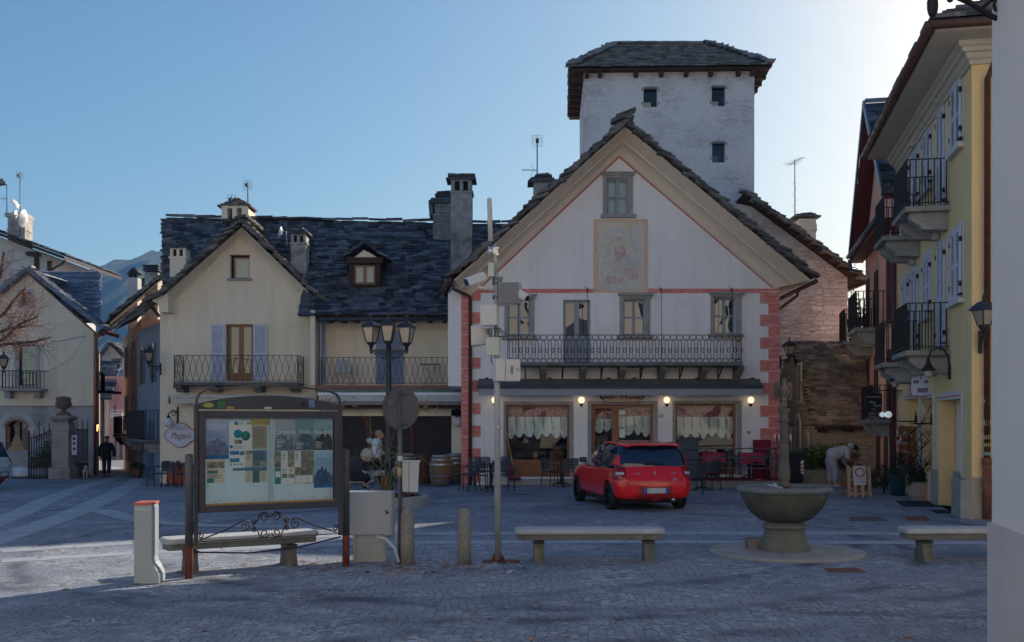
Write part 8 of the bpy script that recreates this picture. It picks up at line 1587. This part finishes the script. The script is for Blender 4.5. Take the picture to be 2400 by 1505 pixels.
ps=thing("paper_sign","crumpled white paper with a hand painted red ring on the pallet stand","sign",fp.p(0,.5,.0));r0,r1=fp.q(2001,1120)[0],fp.q(2031,1120)[0];m=MB();V=[pq(lerp(r0,r1,i/6),lerp(.30,.78,j/8),.03+.012*math.sin(i*1.7+j))for j in range(9)for i in range(7)];m.add(V,[(j*7+i,j*7+i+1,(j+1)*7+i+1,(j+1)*7+i)for j in range(8)for i in range(6)],True);m.build("paper",mat("blue_white_paper",(.55,.56,.64),.8,.1,8.),ps,recalc=False)
m=MB();cu=(r0+r1)/2;m.tube([pq(cu+.115*math.cos(k*math.pi/12),.62+.105*math.sin(k*math.pi/12),.052)for k in range(24)],.016,5,closed=True);m.build("painted_ring",mat("red_poster_paint",(.50,.06,.08),.8),ps);m=MB();r_=random.Random(9)
for k in range(4):
 x=r0+.04
 while x<r1-.05:w=r_.uniform(.015,.05);m.tube([pq(x+w*j/3,.47-.04*k+r_.uniform(-.012,.012),.046)for j in range(4)],.004,3);x+=w+.012
m.build("handwriting",mat("pencil_writing",(.15,.15,.2),.8),ps)
# ---------------- people and dogs ----------------
def skin(name,pts,edges,mm,parent,sub=2,label=None):
 """one continuous surface grown round a jointed skeleton: pts = {joint: (x, y, z, radius)}"""
 ks=list(pts);ix={k:i for i,k in enumerate(ks)};me=bpy.data.meshes.new(name);off=parent_loc(parent)
 me.from_pydata([tuple(Vector(pts[k][:3])-off)for k in ks],[(ix[a],ix[b])for a,b in edges],[]);o=bpy.data.objects.new(name,me);COL.objects.link(o)
 o.modifiers.new("skin",'SKIN').use_smooth_shade=True;sv=me.skin_vertices[0].data
 for k in ks:r=pts[k][3];sv[ix[k]].radius=(r,r)if not isinstance(r,tuple)else r
 sv[0].use_root=True;s_=o.modifiers.new("sub",'SUBSURF');s_.levels=sub;s_.render_levels=sub;mesh_of(o);o.data.materials.clear();o.data.materials.append(mm)
 for p in o.data.polygons:p.use_smooth=True
 o.parent=parent
 if label:o['label']=label
 return o
def chain(*n):return list(zip(n,n[1:]))
skinm=mat("skin",(.50,.27,.19),.6,.1,8.)
def hand(P,E,tag_,wrist,d,up,s=1.):
 """palm, four curled fingers of unequal length and a thumb from the side of the palm"""
 w,d,up=Vector(wrist),Vector(d).normalized(),Vector(up).normalized();sd=d.cross(up).normalized();k=lambda n:tag_+n
 pm=w+d*.05*s;P[k('palm')]=(*pm,.026*s);E.append((tag_,k('palm')))
 for i,ln in enumerate((.062,.072,.068,.052)):
  b=pm+d*.045*s+sd*(i-1.5)*.019*s;m_=b+d*ln*.55*s-up*.012*s;e=m_+d*ln*.35*s-up*.028*s
  P[k('k%d'%i)]=(*b,.0095*s);P[k('m%d'%i)]=(*m_,.0085*s);P[k('e%d'%i)]=(*e,.0075*s);E+=[(k('palm'),k('k%d'%i))]+chain(k('k%d'%i),k('m%d'%i),k('e%d'%i))
 t=pm-d*.01*s-sd*.036*s;t2=t+d*.03*s-sd*.012*s-up*.012*s;P[k('t0')]=(*t,.0105*s);P[k('t1')]=(*t2,.009*s);E+=[(k('palm'),k('t0')),(k('t0'),k('t1'))]
def person(lab,O,rz,s,J,head,hairm,hair,jacket,jm,trousers,tm,shoem,hands,extra=None):
 """J: joints in the person's own frame (x right, y forward, z up), scaled by s and turned by rz about O"""
 t=thing("person",lab,"person",O);rot=Matrix.Rotation(R(rz),3,'Z');O=Vector(O);W=lambda v:O+rot@(Vector(v)*s);P={k:(*W(v[:3]),v[3]*s)for k,v in J.items()}
 E=chain('pelvis','belly','chest','neck','skull')+chain('pelvis','hipl','kneel','anklel','toel')+chain('pelvis','hipr','kneer','ankler','toer')+chain('chest','shl','ell','wrl')+chain('chest','shr','elr','wrr')
 for n,(d,up)in hands.items():hand(P,E,n,P[n][:3],rot@Vector(d),rot@Vector(up),s)
 B=skin("body",P,E,skinm,t)
 hc,hd,hu=W(head[0]),(rot@Vector(head[1])).normalized(),(rot@Vector(head[2])).normalized();hs=hd.cross(hu).normalized();hu=hs.cross(hd)
 m=MB();V=lambda a,b,c:hc+(hs*a+hd*b+hu*c)*s
 o=len(m.v);m.sphere((0,0,0),1,18,12);m.v=[V(v.x*.076*(1-.12*max(0,-v.z)),v.y*.096+.012*max(0,-v.z),v.z*.118)for v in m.v]
 def bl(c,r):q=len(m.v);m.sphere((0,0,0),1,8,6);m.v[q:]=[V(c[0]+v.x*r[0],c[1]+v.y*r[1],c[2]+v.z*r[2])for v in m.v[q:]]
 bl((0,.102,-.02),(.014,.02,.026));[bl((x,.0,-.015),(.01,.022,.032))for x in(-.077,.077)];bl((0,.085,-.07),(.026,.014,.008));hdo=m.build("head",skinm,B)
 m=MB()
 for x in(-.03,.03):q=len(m.v);m.sphere((0,0,0),1,8,6);m.v[q:]=[V(x+v.x*.013,.088+v.y*.008,.012+v.z*.008)for v in m.v[q:]]
 m.build("eyes",mat("dark_eye",(.03,.02,.02),.3),hdo);m=MB();m.sphere((0,0,0),1,20,12)
 m.v=[V(v.x*hair[0]*(1+.05*math.sin(9*v.z+5*v.x)),v.y*hair[1]-hair[3],v.z*hair[2]+hair[4])for v in m.v];m.build("hair",hairm,hdo)
 sk=lambda nm,ks,ed,mm,par:skin(nm,{k:(*W(v[:3]),v[3]*s)for k,v in ks.items()},ed,mm,par)
 tr=sk("trousers",{**{k:J[k]for k in()},**trousers},chain('pelvis','hipl','kneel','anklel')+chain('pelvis','hipr','kneer','ankler')+([('pelvis','waist')]if 'waist' in trousers else[]),tm,B)
 jk=sk("jacket",jacket,chain(*[k for k in('hem','pelvis','belly','chest','collar')if k in jacket])+chain('chest','shl','ell','wrl')+chain('chest','shr','elr','wrr'),jm,B)
 for a,b in(('anklel','toel'),('ankler','toer')):d=Vector(J[b][:3])-Vector(J[a][:3]);q={'h':(J[a][0]-d.x*.3,J[a][1]-d.y*.3,J[a][2]-.045,.042),'m':(J[a][0]+d.x*.4,J[a][1]+d.y*.4,J[b][2]+.008,.044),'t':(J[b][0]+d.x*.25,J[b][1]+d.y*.25,J[b][2],.03)};sk("shoe",q,chain('h','m','t'),shoem,B)
 return t,W,B
H=lambda*a:a
# man in a dark coat walking away up the lane
Jm={'pelvis':(0,0,.92,.13),'belly':(0,.0,1.08,.14),'chest':(0,.01,1.3,.15),'neck':(0,.03,1.47,.055),'skull':(0,.06,1.6,.07),'hipl':(-.1,0,.86,.09),'kneel':(-.11,.06,.48,.06),'anklel':(-.11,.0,.09,.042),'toel':(-.12,.14,.035,.035),'hipr':(.1,0,.86,.09),'kneer':(.1,-.0,.48,.06),'ankler':(.1,-.12,.10,.042),'toer':(.11,.02,.035,.035),'shl':(-.2,0,1.38,.065),'ell':(-.28,-.04,1.12,.05),'wrl':(-.27,.03,.88,.034),'shr':(.2,0,1.38,.065),'elr':(.28,-.06,1.12,.05),'wrr':(.28,-.02,.88,.034)}
coat=mat("black_wool_coat",(.012,.013,.018),.9,.2,8.);dtr=mat("dark_green_trousers",(.016,.02,.02),.9,.2);Yp=43.
jm={'hem':(0,0,.76,.205),'pelvis':(0,0,.9,.205),'belly':(0,0,1.1,.205),'chest':(0,0,1.3,.20),'collar':(0,.02,1.45,.10),'shl':(-.2,0,1.36,.10),'ell':(-.3,-.03,1.12,.085),'wrl':(-.29,.02,.86,.075),'shr':(.2,0,1.36,.10),'elr':(.31,-.05,1.12,.085),'wrr':(.30,-.02,.86,.075)}
tj={'pelvis':(0,0,.9,.15),'hipl':(-.1,0,.82,.11),'kneel':(-.11,.06,.48,.088),'anklel':(-.11,0,.1,.075),'hipr':(.1,0,.82,.11),'kneer':(.1,0,.48,.088),'ankler':(.1,-.11,.12,.075)}
pm_,Wm,Bm=person("man in a black coat and cap walking away up the lane",(X_(250,Yp),Yp,gz(X_(250,Yp),Yp)),8,.97,Jm,((0,.07,1.62),(0,1,-.1),(0,0,1)),mat("grey_hair",(.2,.19,.18),.9),(.08,.095,.09,.02,-.01),jm,coat,tj,dtr,mat("dark_red_shoe",(.10,.02,.02),.6),{'wrl':((0,.2,-1),(0,1,.2)),'wrr':((0,.1,-1),(0,1,.1))})
m=MB();m.sphere((0,0,0),1,18,10);m.v=[Wm((v.x*.098,.055+v.y*.115,1.675+max(v.z,-.25)*.075))for v in m.v];m.build("cap",mat("navy_cap",(.012,.014,.028),.85),Bm);m=MB();m.sphere((0,0,0),1,14,8);m.v=[Wm((v.x*.12,.0+v.y*.10,1.49+v.z*.05))for v in m.v];m.build("scarf",mat("grey_scarf",(.10,.10,.13),.9),Bm)
# woman with short fair hair walking right
ivory=mat("white_down_jacket",(.60,.61,.64),.8,.08,5.,.01,12.);blk=mat("black_trousers",(.008,.009,.014),.85,.1)
Jw={'pelvis':(0,0,.9,.125),'belly':(0,.02,1.06,.125),'chest':(0,.04,1.27,.13),'neck':(0,.08,1.43,.048),'skull':(0,.12,1.54,.07),'hipl':(-.09,0,.84,.09),'kneel':(-.09,.22,.47,.06),'anklel':(-.09,.16,.09,.04),'toel':(-.09,.3,.035,.032),'hipr':(.09,0,.84,.09),'kneer':(.09,-.02,.47,.06),'ankler':(.09,-.33,.14,.04),'toer':(.09,-.24,.04,.032),'shl':(-.17,.03,1.34,.06),'ell':(-.22,.06,1.08,.045),'wrl':(-.2,.27,.98,.032),'shr':(.17,.03,1.34,.06),'elr':(.22,-.02,1.08,.045),'wrr':(.2,.13,.87,.032)}
jw={'hem':(0,.0,.82,.175),'pelvis':(0,0,.95,.18),'belly':(0,.02,1.1,.17),'chest':(0,.04,1.27,.185),'collar':(0,.08,1.44,.105),'shl':(-.17,.03,1.34,.105),'ell':(-.23,.06,1.08,.075),'wrl':(-.21,.24,.99,.062),'shr':(.17,.03,1.34,.105),'elr':(.23,-.02,1.08,.075),'wrr':(.21,.11,.9,.062)}
tw={'pelvis':(0,0,.88,.15),'hipl':(-.09,.02,.8,.115),'kneel':(-.09,.21,.47,.08),'anklel':(-.09,.16,.12,.055),'hipr':(.09,-.0,.8,.115),'kneer':(.09,-.03,.47,.08),'ankler':(.09,-.31,.17,.055)}
Yw=30.;wm,Ww,Bw=person("woman with short fair hair in a white jacket walking past the shutters",(X_(880,Yw),Yw,-.04),-88,1.0,Jw,((0,.13,1.545),(0,1,-.12),(0,0,1)),mat("ash_blond_hair",(.36,.29,.20),.8,.35,30.,.03,40.),(.092,.112,.105,.035,.038),jw,ivory,tw,blk,mat("black_boot",(.01,.01,.012),.5),{'wrl':((0,.8,-.5),(0,.3,1)),'wrr':((0,.5,-.9),(0,.8,.4))})
m=MB();m.sphere((0,0,0),1,16,10);m.v=[Ww((v.x*.17,-.12+v.y*.13-.05*v.z,1.36+v.z*.10))for v in m.v];m.build("fur_hood",mat("pale_fur",(.55,.53,.50),.95,.25,25.,.03,60.),Bw)
bg_=thing("shoulder_bag","round cream shoulder bag on the walking woman's back","bag",Ww((.2,-.2,1.02)));m=MB();m.sphere((0,0,0),1,18,12);m.v=[Ww((.17+v.x*.10,-.22+v.y*.19,.98+v.z*.19))for v in m.v];m.build("pouch",mat("cream_quilted_bag",(.48,.42,.34),.85,.1,8.,.015,25.),bg_);m=MB();m.tube([Ww((.20,-.2,1.12)),Ww((.2,-.02,1.32)),Ww((.1,.0,1.42)),Ww((-.1,.08,1.42))],.008,5);m.tube([Ww((.18,-.28,.86)),Ww((.18,-.36,.74)),Ww((.17,-.40,.70))],[.02,.016,.01],5);m.build("strap",mat("red_strap",(.30,.03,.03),.7),bg_)
# person bending over a snow shovel
Jb={'pelvis':(0,-.05,.88,.15),'belly':(0,.14,1.0,.15),'chest':(0,.36,1.1,.15),'neck':(0,.54,1.16,.06),'skull':(0,.64,1.13,.07),'hipl':(-.12,-.04,.82,.10),'kneel':(-.13,.02,.46,.07),'anklel':(-.13,-.03,.09,.045),'toel':(-.13,.11,.035,.035),'hipr':(.12,-.04,.82,.10),'kneer':(.13,.06,.46,.07),'ankler':(.13,.03,.09,.045),'toer':(.13,.17,.035,.035),'shl':(-.2,.40,1.1,.07),'ell':(-.24,.42,.84,.05),'wrl':(-.16,.50,.62,.036),'shr':(.2,.38,1.1,.07),'elr':(.24,.34,.86,.05),'wrr':(.20,.50,.80,.036)}
gry=mat("pale_grey_sweatshirt",(.44,.42,.44),.95,.1,4.,.008,30.);gry2=mat("pale_grey_joggers",(.36,.32,.39),.95,.1,4.,.008,30.)
jb={'hem':(0,-.15,.90,.215),'pelvis':(0,.04,.97,.225),'belly':(0,.2,1.0,.205),'chest':(0,.38,1.08,.19),'collar':(0,.52,1.14,.12),'shl':(-.2,.40,1.08,.10),'ell':(-.24,.42,.84,.085),'wrl':(-.18,.48,.66,.06),'shr':(.2,.38,1.08,.11),'elr':(.25,.36,.90,.095),'wrr':(.23,.42,.84,.075)}
tb={'pelvis':(0,-.05,.84,.19),'waist':(0,.02,.93,.19),'hipl':(-.12,-.04,.72,.14),'kneel':(-.13,.02,.46,.105),'anklel':(-.13,-.03,.13,.085),'hipr':(.12,-.04,.72,.14),'kneer':(.13,.06,.46,.105),'ankler':(.13,.03,.13,.085)}
Yb=30.2;bp,Wb,Bb=person("person in pale grey tracksuit bending over a red shovel by the bush",(X_(1950,Yb),Yb,0),-86,.98,Jb,((0,.68,1.10),(0,.75,-.65),(0,.65,.75)),mat("black_hair",(.012,.01,.012),.8),(.094,.11,.10,.02,.04),jb,gry,tb,gry2,mat("white_sock_shoe",(.45,.45,.47),.8),{'wrl':((0,.5,-.8),(-1,0,0)),'wrr':((0,.6,-.7),(1,0,0))})
m=MB();m.sphere((0,0,0),1,16,10);m.v=[Wb((v.x*.14,.56+v.y*.10,1.19+v.z*.11+.02*v.y))for v in m.v];m.build("hood",gry,Bb)
sv=thing("snow_shovel","red long handled shovel held by the bending person","shovel",Wb((.22,.8,0)));m=MB();m.tube([Wb((.22,.31,1.36)),Wb((.235,.52,.78)),Wb((.2,.80,.10))],.017,7);m.build("handle",mat("red_shovel_handle",(.45,.02,.045),.5),sv);m=MB();q=[Wb((.0,.28+.0,.03)),Wb((.0,.85,.02)),Wb((.35,.85,.02)),Wb((.35,.28,.03))];m.hexa(q+[p_+ZV*.12 for p_ in(Wb((.03,.3,.06)),Wb((.03,.83,.06)),Wb((.33,.83,.06)),Wb((.33,.3,.06)))]);m.build("scoop",mat("orange_red_scoop",(.55,.06,.02),.5),sv,bevel=.02)
# dogs
def dog(lab,O,rz,s,bm_,patch,tail,leash=None):
 t=thing("dog",lab,"dog",O);rot=Matrix.Rotation(R(rz),3,'Z');O=Vector(O);W=lambda v:O+rot@(Vector(v)*s)
 J={'loin':(0,.02,.50,.095),'rump':(0,-.22,.50,.095),'ribs':(0,.22,.47,.125),'withers':(0,.34,.52,.10),'nk':(0,.46,.62,.07),'hd':(0,.54,.70,.07),'mz':(0,.68,.66,.036),'ns':(0,.72,.655,.026),'tl0':(0,-.32,.53,.03),'tl1':(0,-.42,tail,.035),'tl2':(0,-.50,tail+.08,.02)}
 E=chain('loin','rump','tl0','tl1','tl2')+chain('loin','ribs','withers','nk','hd','mz','ns')
 for sx,n,dy in((-.075,'l',.05),(.075,'r',-.07)):
  J.update({'th'+n:(sx,-.24,.42,.065),'kn'+n:(sx,-.17+dy*.5,.30,.042),'hk'+n:(sx,-.30+dy,.17,.026),'pf'+n:(sx,-.26+dy,.03,.026),'pt'+n:(sx,-.21+dy,.02,.022),'sh'+n:(sx,.30,.40,.05),'eb'+n:(sx,.27-dy*.5,.28,.036),'wr'+n:(sx,.30-dy,.14,.025),'ff'+n:(sx,.30-dy,.03,.025),'ft'+n:(sx,.35-dy,.02,.022)})
  E+=[('rump','th'+n)]+chain('th'+n,'kn'+n,'hk'+n,'pf'+n,'pt'+n)+[('withers','sh'+n)]+chain('sh'+n,'eb'+n,'wr'+n,'ff'+n,'ft'+n)
 B=skin("body",{k:(*W(v[:3]),v[3]*s)for k,v in J.items()},E,bm_,t)
 for sx in(-1,1):m=MB();m.sphere((0,0,0),1,10,7);m.v=[W((sx*(.075+v.x*.018),.50+v.y*.04,.68+v.z*.075))for v in m.v];m.build("ear",patch,B)
 return t,W
dog("small cream terrier walking beside the stone wall",(X_(200,39.5),39.5,gz(-16,39.5)),20,.72,mat("cream_fur",(.46,.36,.26),.95,.2,12.,.02,50.),mat("cream_fur",(.46,.36,.26)),.62)
d2,Wd=dog("grey and white speckled setter walking beside the woman",(X_(892,29.),29.,-.03),-86,1.0,mat("speckled_fur",(.12,.12,.15),.95,.3,9.,.02,50.,col2=(.50,.47,.43),c2s=4.5,c2t=(.45,.58)),mat("black_fur",(.02,.02,.022),.9),.50)
# ---------------- plants ----------------
def leaves(mb,c,rad,n,size,r,shell=.35,flat=.5):
 c=Vector(c)
 for k in range(n):
  while 1:
   v=Vector((r.uniform(-1,1),r.uniform(-1,1),r.uniform(-1,1)))
   if shell<v.length<1:break
  p_=c+Vector((v.x*rad[0],v.y*rad[1],v.z*rad[2]));e=Vector((r.uniform(-1,1),r.uniform(-1,1),r.uniform(-flat,flat))).normalized()*size*r.uniform(.6,1.3);g_=e.cross(Vector((r.uniform(-1,1),r.uniform(-1,1),1.2))).normalized()*size*.42
  mb.add([p_-e,p_-g_,p_+e+ZV*.0,p_+g_],[(0,1,2,3)])
gl2=mat("glossy_leaf",(.12,.23,.04),.5,.3,6.,isl=.6,spec=.5,col2=(.16,.19,.03),c2s=3.,c2t=(.55,.7));gdk=mat("dark_leaf",(.025,.06,.022),.6,.3,6.,isl=.5);gbl2=mat("blue_green_needles",(.045,.085,.06),.7,.3,8.,isl=.5);r_=random.Random(21)
bs=thing("laurel_bush","broad glossy green bush growing from the long stone trough","bush",(X_(1925,32.),32.,.5));m=MB()
for(x,y,rx,rz_,n)in((1895,1078,.45,.42,700),(1918,1066,.5,.42,800),(1945,1072,.45,.4,600),(1970,1058,.45,.3,400),(1990,1062,.35,.35,250),(1885,1095,.3,.3,350),(2000,1085,.25,.35,150),(1960,1095,.4,.35,400)):leaves(m,at(x,y,32.2),(rx,.45,rz_),n,.055,r_,.3)
m.build("foliage",gl2,bs,recalc=False);m=MB();[m.tube([at(x,1115,32.2),at(x+r_.uniform(-10,10),1090,32.1),at(x+r_.uniform(-22,22),1060,32.)],[.02,.014,.005],5)for x in range(1885,1995,7)];m.build("branches",darkwood,bs)
tr3=thing("stone_trough","long low pale stone planter trough under the glossy bush","planter",(X_(1930,31.8),31.8,0));m=MB();[m.box(X_(a,31.6),X_(b,31.6)-.012,31.55,32.6,0,.42)for a,b in((1871,1900),(1900,1933),(1933,1975),(1975,1998))];m.build("trough",mat("pale_trough_stone",(.36,.31,.22),.9,.2,2.,.008,30.,col2=(.17,.16,.08),c2s=1.5,c2t=(.55,.7)),tr3)
m=MB();m.box(X_(1868,31.),X_(2000,31.),30.9,31.55,.0,.035);struct(m.build("gravel_strip",mat("pale_gravel",(.36,.31,.22),.95,.4,30.,.02,60.)))
def potplant(nm,lab,px,Y,parts):return thing(nm,lab,"plant pot",(X_(px,Y),Y,0))
t=thing("stone_planter","ribbed square stone planter with feathery shrub by the doormat","planter",(X_(2161,25.2),25.2,0));c=Vector((X_(2161,25.2),25.2,0));m=MB();m.hexa([c+Vector(q)for q in((-.17,-.17,0),(.17,-.17,0),(.17,.17,0),(-.17,.17,0),(-.235,-.235,.12),(.235,-.235,.12),(.235,.235,.12),(-.235,.235,.12))]);m.hexa([c+Vector(q)for q in((-.235,-.235,.12),(.235,-.235,.12),(.235,.235,.12),(-.235,.235,.12),(-.255,-.255,.44),(.255,-.255,.44),(.255,.255,.44),(-.255,.255,.44))])
for k in range(9):x=-.17+.0425*k;m.bar(c+Vector((x,-.237,.12)),c+Vector((x*1.06,-.257,.40)),.02,.012,up=Vector((0,1,0)))
m.build("pot",mat("pinkish_cast_stone",(.38,.31,.27),.9,.12,3.),t);m=MB();r_=random.Random(31);leaves(m,c+Vector((0,0,.52)),(.33,.3,.2),900,.035,r_,.1);leaves(m,c+Vector((-.3,.1,.62)),(.35,.3,.28),1000,.035,r_,.1);m.build("foliage",gbl2,t,recalc=False)
tt=thing("bare_sapling","dark bare sapling with curly twigs in the ribbed stone planter","sapling",c+Vector((.02,0,.44)));m=MB()
def twig(mb,p,d,L,rr,dep,r,wob=.35,kids=(2,4),curl=0.):
 pts=[Vector(p)];d=Vector(d).normalized();n=5
 for i in range(n):d=(d+Vector((r.uniform(-wob,wob),r.uniform(-wob,wob),r.uniform(-wob*.5,wob*.6)-curl))).normalized();pts.append(pts[-1]+d*L/n)
 mb.tube(pts,[rr*(1-.65*i/n)for i in range(n+1)],5 if rr>.012 else 3)
 if dep:
  for k in range(r.randint(*kids)):i=r.randint(1,n);a=r.uniform(0,6.28);twig(mb,pts[i],d*.7+Vector((math.cos(a),math.sin(a),r.uniform(.1,.7))),L*r.uniform(.4,.65),rr*.5,dep-1,r,wob,kids,curl)
for k,dx in enumerate((0,-.25,.05)):twig(m,c+Vector((dx,.05*k,.42)),(.02-.1*k,0,1),1.35-.2*k,.02,3,r_,.13,(4,6))
for k in range(60):p_=c+Vector((r_.uniform(-.3,.3),r_.uniform(-.2,.2),r_.uniform(.6,.95)));a=r_.random()*6;m.tube([p_+Vector((.06*math.cos(a+j),.05*math.sin(a+j),.03*math.sin(1.7*j+a)))for j in range(5)],.0045,3)
m.build("branches",mat("blue_black_twig",(.012,.013,.02),.8),tt)
t=thing("blue_planter","tall blue cylindrical planter with trailing greenery beside the trellis","planter",(X_(2106,26.8),26.8,0));c=Vector((X_(2104,26.8),26.8,0));m=MB();m.lathe([(.17,.0),(.19,.52),(.2,.54),(.17,.54),(.16,.5),(.01,.5)],c,28);m.build("pot",mat("petrol_blue_glaze",(.015,.07,.115),.4,.1),t);m=MB();leaves(m,c+Vector((0,0,.58)),(.26,.24,.13),500,.03,r_,.1);m.build("foliage",gbl2,t,recalc=False)
m=MB();c=Vector((X_(2072,27.8),27.8,0));leaves(m,c+Vector((0,0,.42)),(.42,.3,.36),1500,.032,r_,.1);leaves(m,c+Vector((-.4,.2,.3)),(.3,.3,.3),700,.032,r_,.1);m.tube([c,c+ZV*.4],.03,5);tag(m.build("juniper_shrub",gdk,None,recalc=False),"low dark feathery shrub behind the pallet stand","shrub")
tl=thing("decorated_trellis","wooden trellis panel hung with red and white ornaments on the yellow wall","trellis",fy.p(fy.q(2134,1050)[0],.9,.1));r=(fy.q(2115,1050)[0],.55,fy.q(2153,1050)[0],1.75);m=MB();[m.bar(fy.p(a,b,.08),fy.p(a2,b2,.08),.04,.05)for a,b,a2,b2 in((r[0],r[1],r[0],r[3]),(r[2],r[1],r[2],r[3]),(r[0],r[3],r[2],r[3]),(r[0],r[1],r[2],r[1]))]
for k in range(8):u=lerp(r[0],r[2],k/8);w_=(r[2]-r[0])/3;m.bar(fy.p(u,r[1],.09),fy.p(min(u+w_,r[2]),r[3],.09),.03,.012);m.bar(fy.p(min(u+w_,r[2]),r[1],.1),fy.p(u,r[3],.1),.03,.012)
m.build("lattice",mat("honey_wood",(.25,.12,.035),.8,.2,4.),tl);r2=random.Random(17)
for k in range(26):m=MB();p_=fy.p(r2.uniform(r[0]+.05,r[2]-.05),r2.uniform(.55,1.65),.16);m.sphere(p_,r2.uniform(.025,.055),8,6);m.build("ornament",(mat("red_ornament",(.42,.02,.05),.35),mat("white_ornament",(.5,.5,.54),.5),mat("wine_ornament",(.16,.01,.03),.4))[k%3],tl)
m=MB();[m.tube([fy.p(r2.uniform(r[0],r[2]),r2.uniform(.6,1.2),.2+.05*j)for j in range(5)],.006,4)for k in range(16)];m.build("twine",mat("blue_black_twig",(.012,.013,.02)),tl)
m=MB();c=Vector((X_(323,42.),42.,gz(-15,42)));m.lathe([(.14,0),(.2,.38),(.18,.38)],c,14);t=thing("flower_pot","brown pot with dark leafy plant by the salmon house","plant pot",c);m.build("pot",mat("terracotta",(.16,.07,.05),.8),t);m=MB();leaves(m,c+ZV*.48,(.3,.3,.15),220,.05,r_,.1);m.build("foliage",gdk,t,recalc=False)
m=MB();[leaves(m,at(x,y,42.4),(rx,.4,rz_),n,.07,r_,.2)for x,y,rx,rz_,n in((100,1078,.5,.4,420),(118,1060,.4,.55,400),(90,1092,.35,.2,200),(122,1082,.3,.4,200))];bs2=thing("garden_bush","bright green garden bush behind the iron gate","bush",at(105,1110,42.4));m.build("foliage",gl2,bs2,recalc=False);m=MB();[m.tube([at(x,1110,42.4),at(x+4,1060,42.4)],.02,4)for x in(96,110,120)];m.build("stems",darkwood,bs2)
# bare trees
bark=mat("red_brown_bark",(.16,.085,.06),.9,.3,6.);tw_=mat("reddish_twig",(.26,.12,.085),.8,.2,6.);r_=random.Random(77)
tg=thing("bare_tree","bare drooping garden tree with reddish twigs at the left border","tree",(-19.2,37.5,-.4));m=MB();T=Vector((-19.2,37.5,-.4));m.tube([T,T+Vector((.1,0,1.6)),T+Vector((.25,0,2.8)),T+Vector((.5,0,3.6))],[.22,.18,.14,.1],8)
limbs=[[at(-25,815,37.5),at(15,790,37.4),at(45,760,37.3),at(90,742,37.3)],[at(-25,812,37.5),at(30,805,37.3),at(85,800,37.2),at(120,790,37.2)],[at(-25,760,37.5),at(10,735,37.4),at(35,700,37.3),at(60,675,37.2)],[at(-40,720,37.5),at(0,650,37.4),at(10,590,37.3)],[at(-30,790,37.5),at(20,770,37.1),at(60,765,36.9)]]
for L_ in limbs:m.tube([T+Vector((.4,0,3.2))]+L_,[.09,.08,.06,.045,.025][:len(L_)+1],6)
m.build("trunk",bark,tg);m=MB()
for L_ in limbs:
 for k in range(34):i=r_.randint(0,len(L_)-2);p_=lerp(L_[i],L_[i+1],r_.random());twig(m,p_,Vector((r_.uniform(-.3,.9),r_.uniform(-.5,.5),r_.uniform(-.9,1.0))),r_.uniform(.6,1.5),.012,1,r_,.25,(2,4),.04)
m.build("twigs",tw_,tg)
for x,Y,lab,hgt,sd in((2008,62.,"bare winter tree glimpsed between the stone house and pink house",7.6,5),(1990,70.,"farther bare tree with tall bare shoots behind the slab eave",12.5,6),(1985,66.,"bare tree low behind the pink house balcony",6.2,7)):
 tg=thing("bare_tree",lab,"tree",(X_(x,Y),Y,0),"bare trees beyond the houses");m=MB();r_=random.Random(sd);B=Vector((X_(x,Y),Y,0));m.tube([B,B+ZV*hgt*.45],[.2,.12],7);m.build("trunk",bark,tg);m=MB()
 for k in range(16):twig(m,B+ZV*hgt*r_.uniform(.2,.5),Vector((r_.uniform(-.6,.6),r_.uniform(-.4,.4),1.)),hgt*r_.uniform(.3,.5),.05,3,r_,.22,(3,4))
 m.build("crown",mat("grey_twig",(.13,.10,.10),.9),tg)
for x,Y,w_,hh,lab,sd in((1999,56.,.5,6.8,"dark narrow conifer behind the pink house balcony",3),(2014,60.,1.3,5.6,"dark evergreen filling the gap above the brown roof",4)):
 tg=thing("conifer",lab,"tree",(X_(x,Y),Y,0));m=MB();B=Vector((X_(x,Y),Y,0));m.tube([B,B+ZV*hh],[.15,.03],6);m.build("trunk",bark,tg);m=MB();r_=random.Random(sd)
 for k in range(1800):t=r_.random();a=r_.random()*6.28;rr=w_*(1-t)*math.sqrt(r_.random())+.05;p_=B+Vector((rr*math.cos(a),rr*math.sin(a),1+(hh-1)*t));e=Vector((math.cos(a),math.sin(a),r_.uniform(-.5,.4)))*.16;g_=Vector((-math.sin(a),math.cos(a),r_.uniform(-.3,.3)))*.05;m.quad(p_-g_,p_+e,p_+g_,p_-e*.3)
 m.build("crown",mat("conifer_needles",(.018,.04,.028),.8,.3,4.,isl=.5),tg,recalc=False)
ptb=thing("potted_cypress","small clipped cypress in a box on the pink house balcony","plant pot",at(2004,760,35.2));m=MB();leaves(m,at(2004,730,35.2),(.16,.16,.5),500,.05,random.Random(5),.1);m.build("foliage",gdk,ptb,recalc=False);m=MB();c=at(2004,755,35.2);m.box(c.x-.2,c.x+.2,35,35.4,c.z-.15,c.z+.12);m.build("box",mat("grey_box",(.12,.11,.12),.8),ptb)
# thin winter air
hz_=MB();hz_.box(-960,460,-320,1420,-8,250)
hme=bpy.data.materials.new("haze_air");hme.use_nodes=True;hnt=hme.node_tree;hnt.nodes.clear();ho_=hnt.nodes.new("ShaderNodeOutputMaterial");hv_=hnt.nodes.new("ShaderNodeVolumePrincipled")
hv_.inputs['Color'].default_value=(.22,.5,1.,1);hv_.inputs['Density'].default_value=.00028;hnt.links.new(hv_.outputs[0],ho_.inputs['Volume'])
ho=hz_.build("haze",hme);ho['kind']='stuff'
bpy.context.view_layer.update()
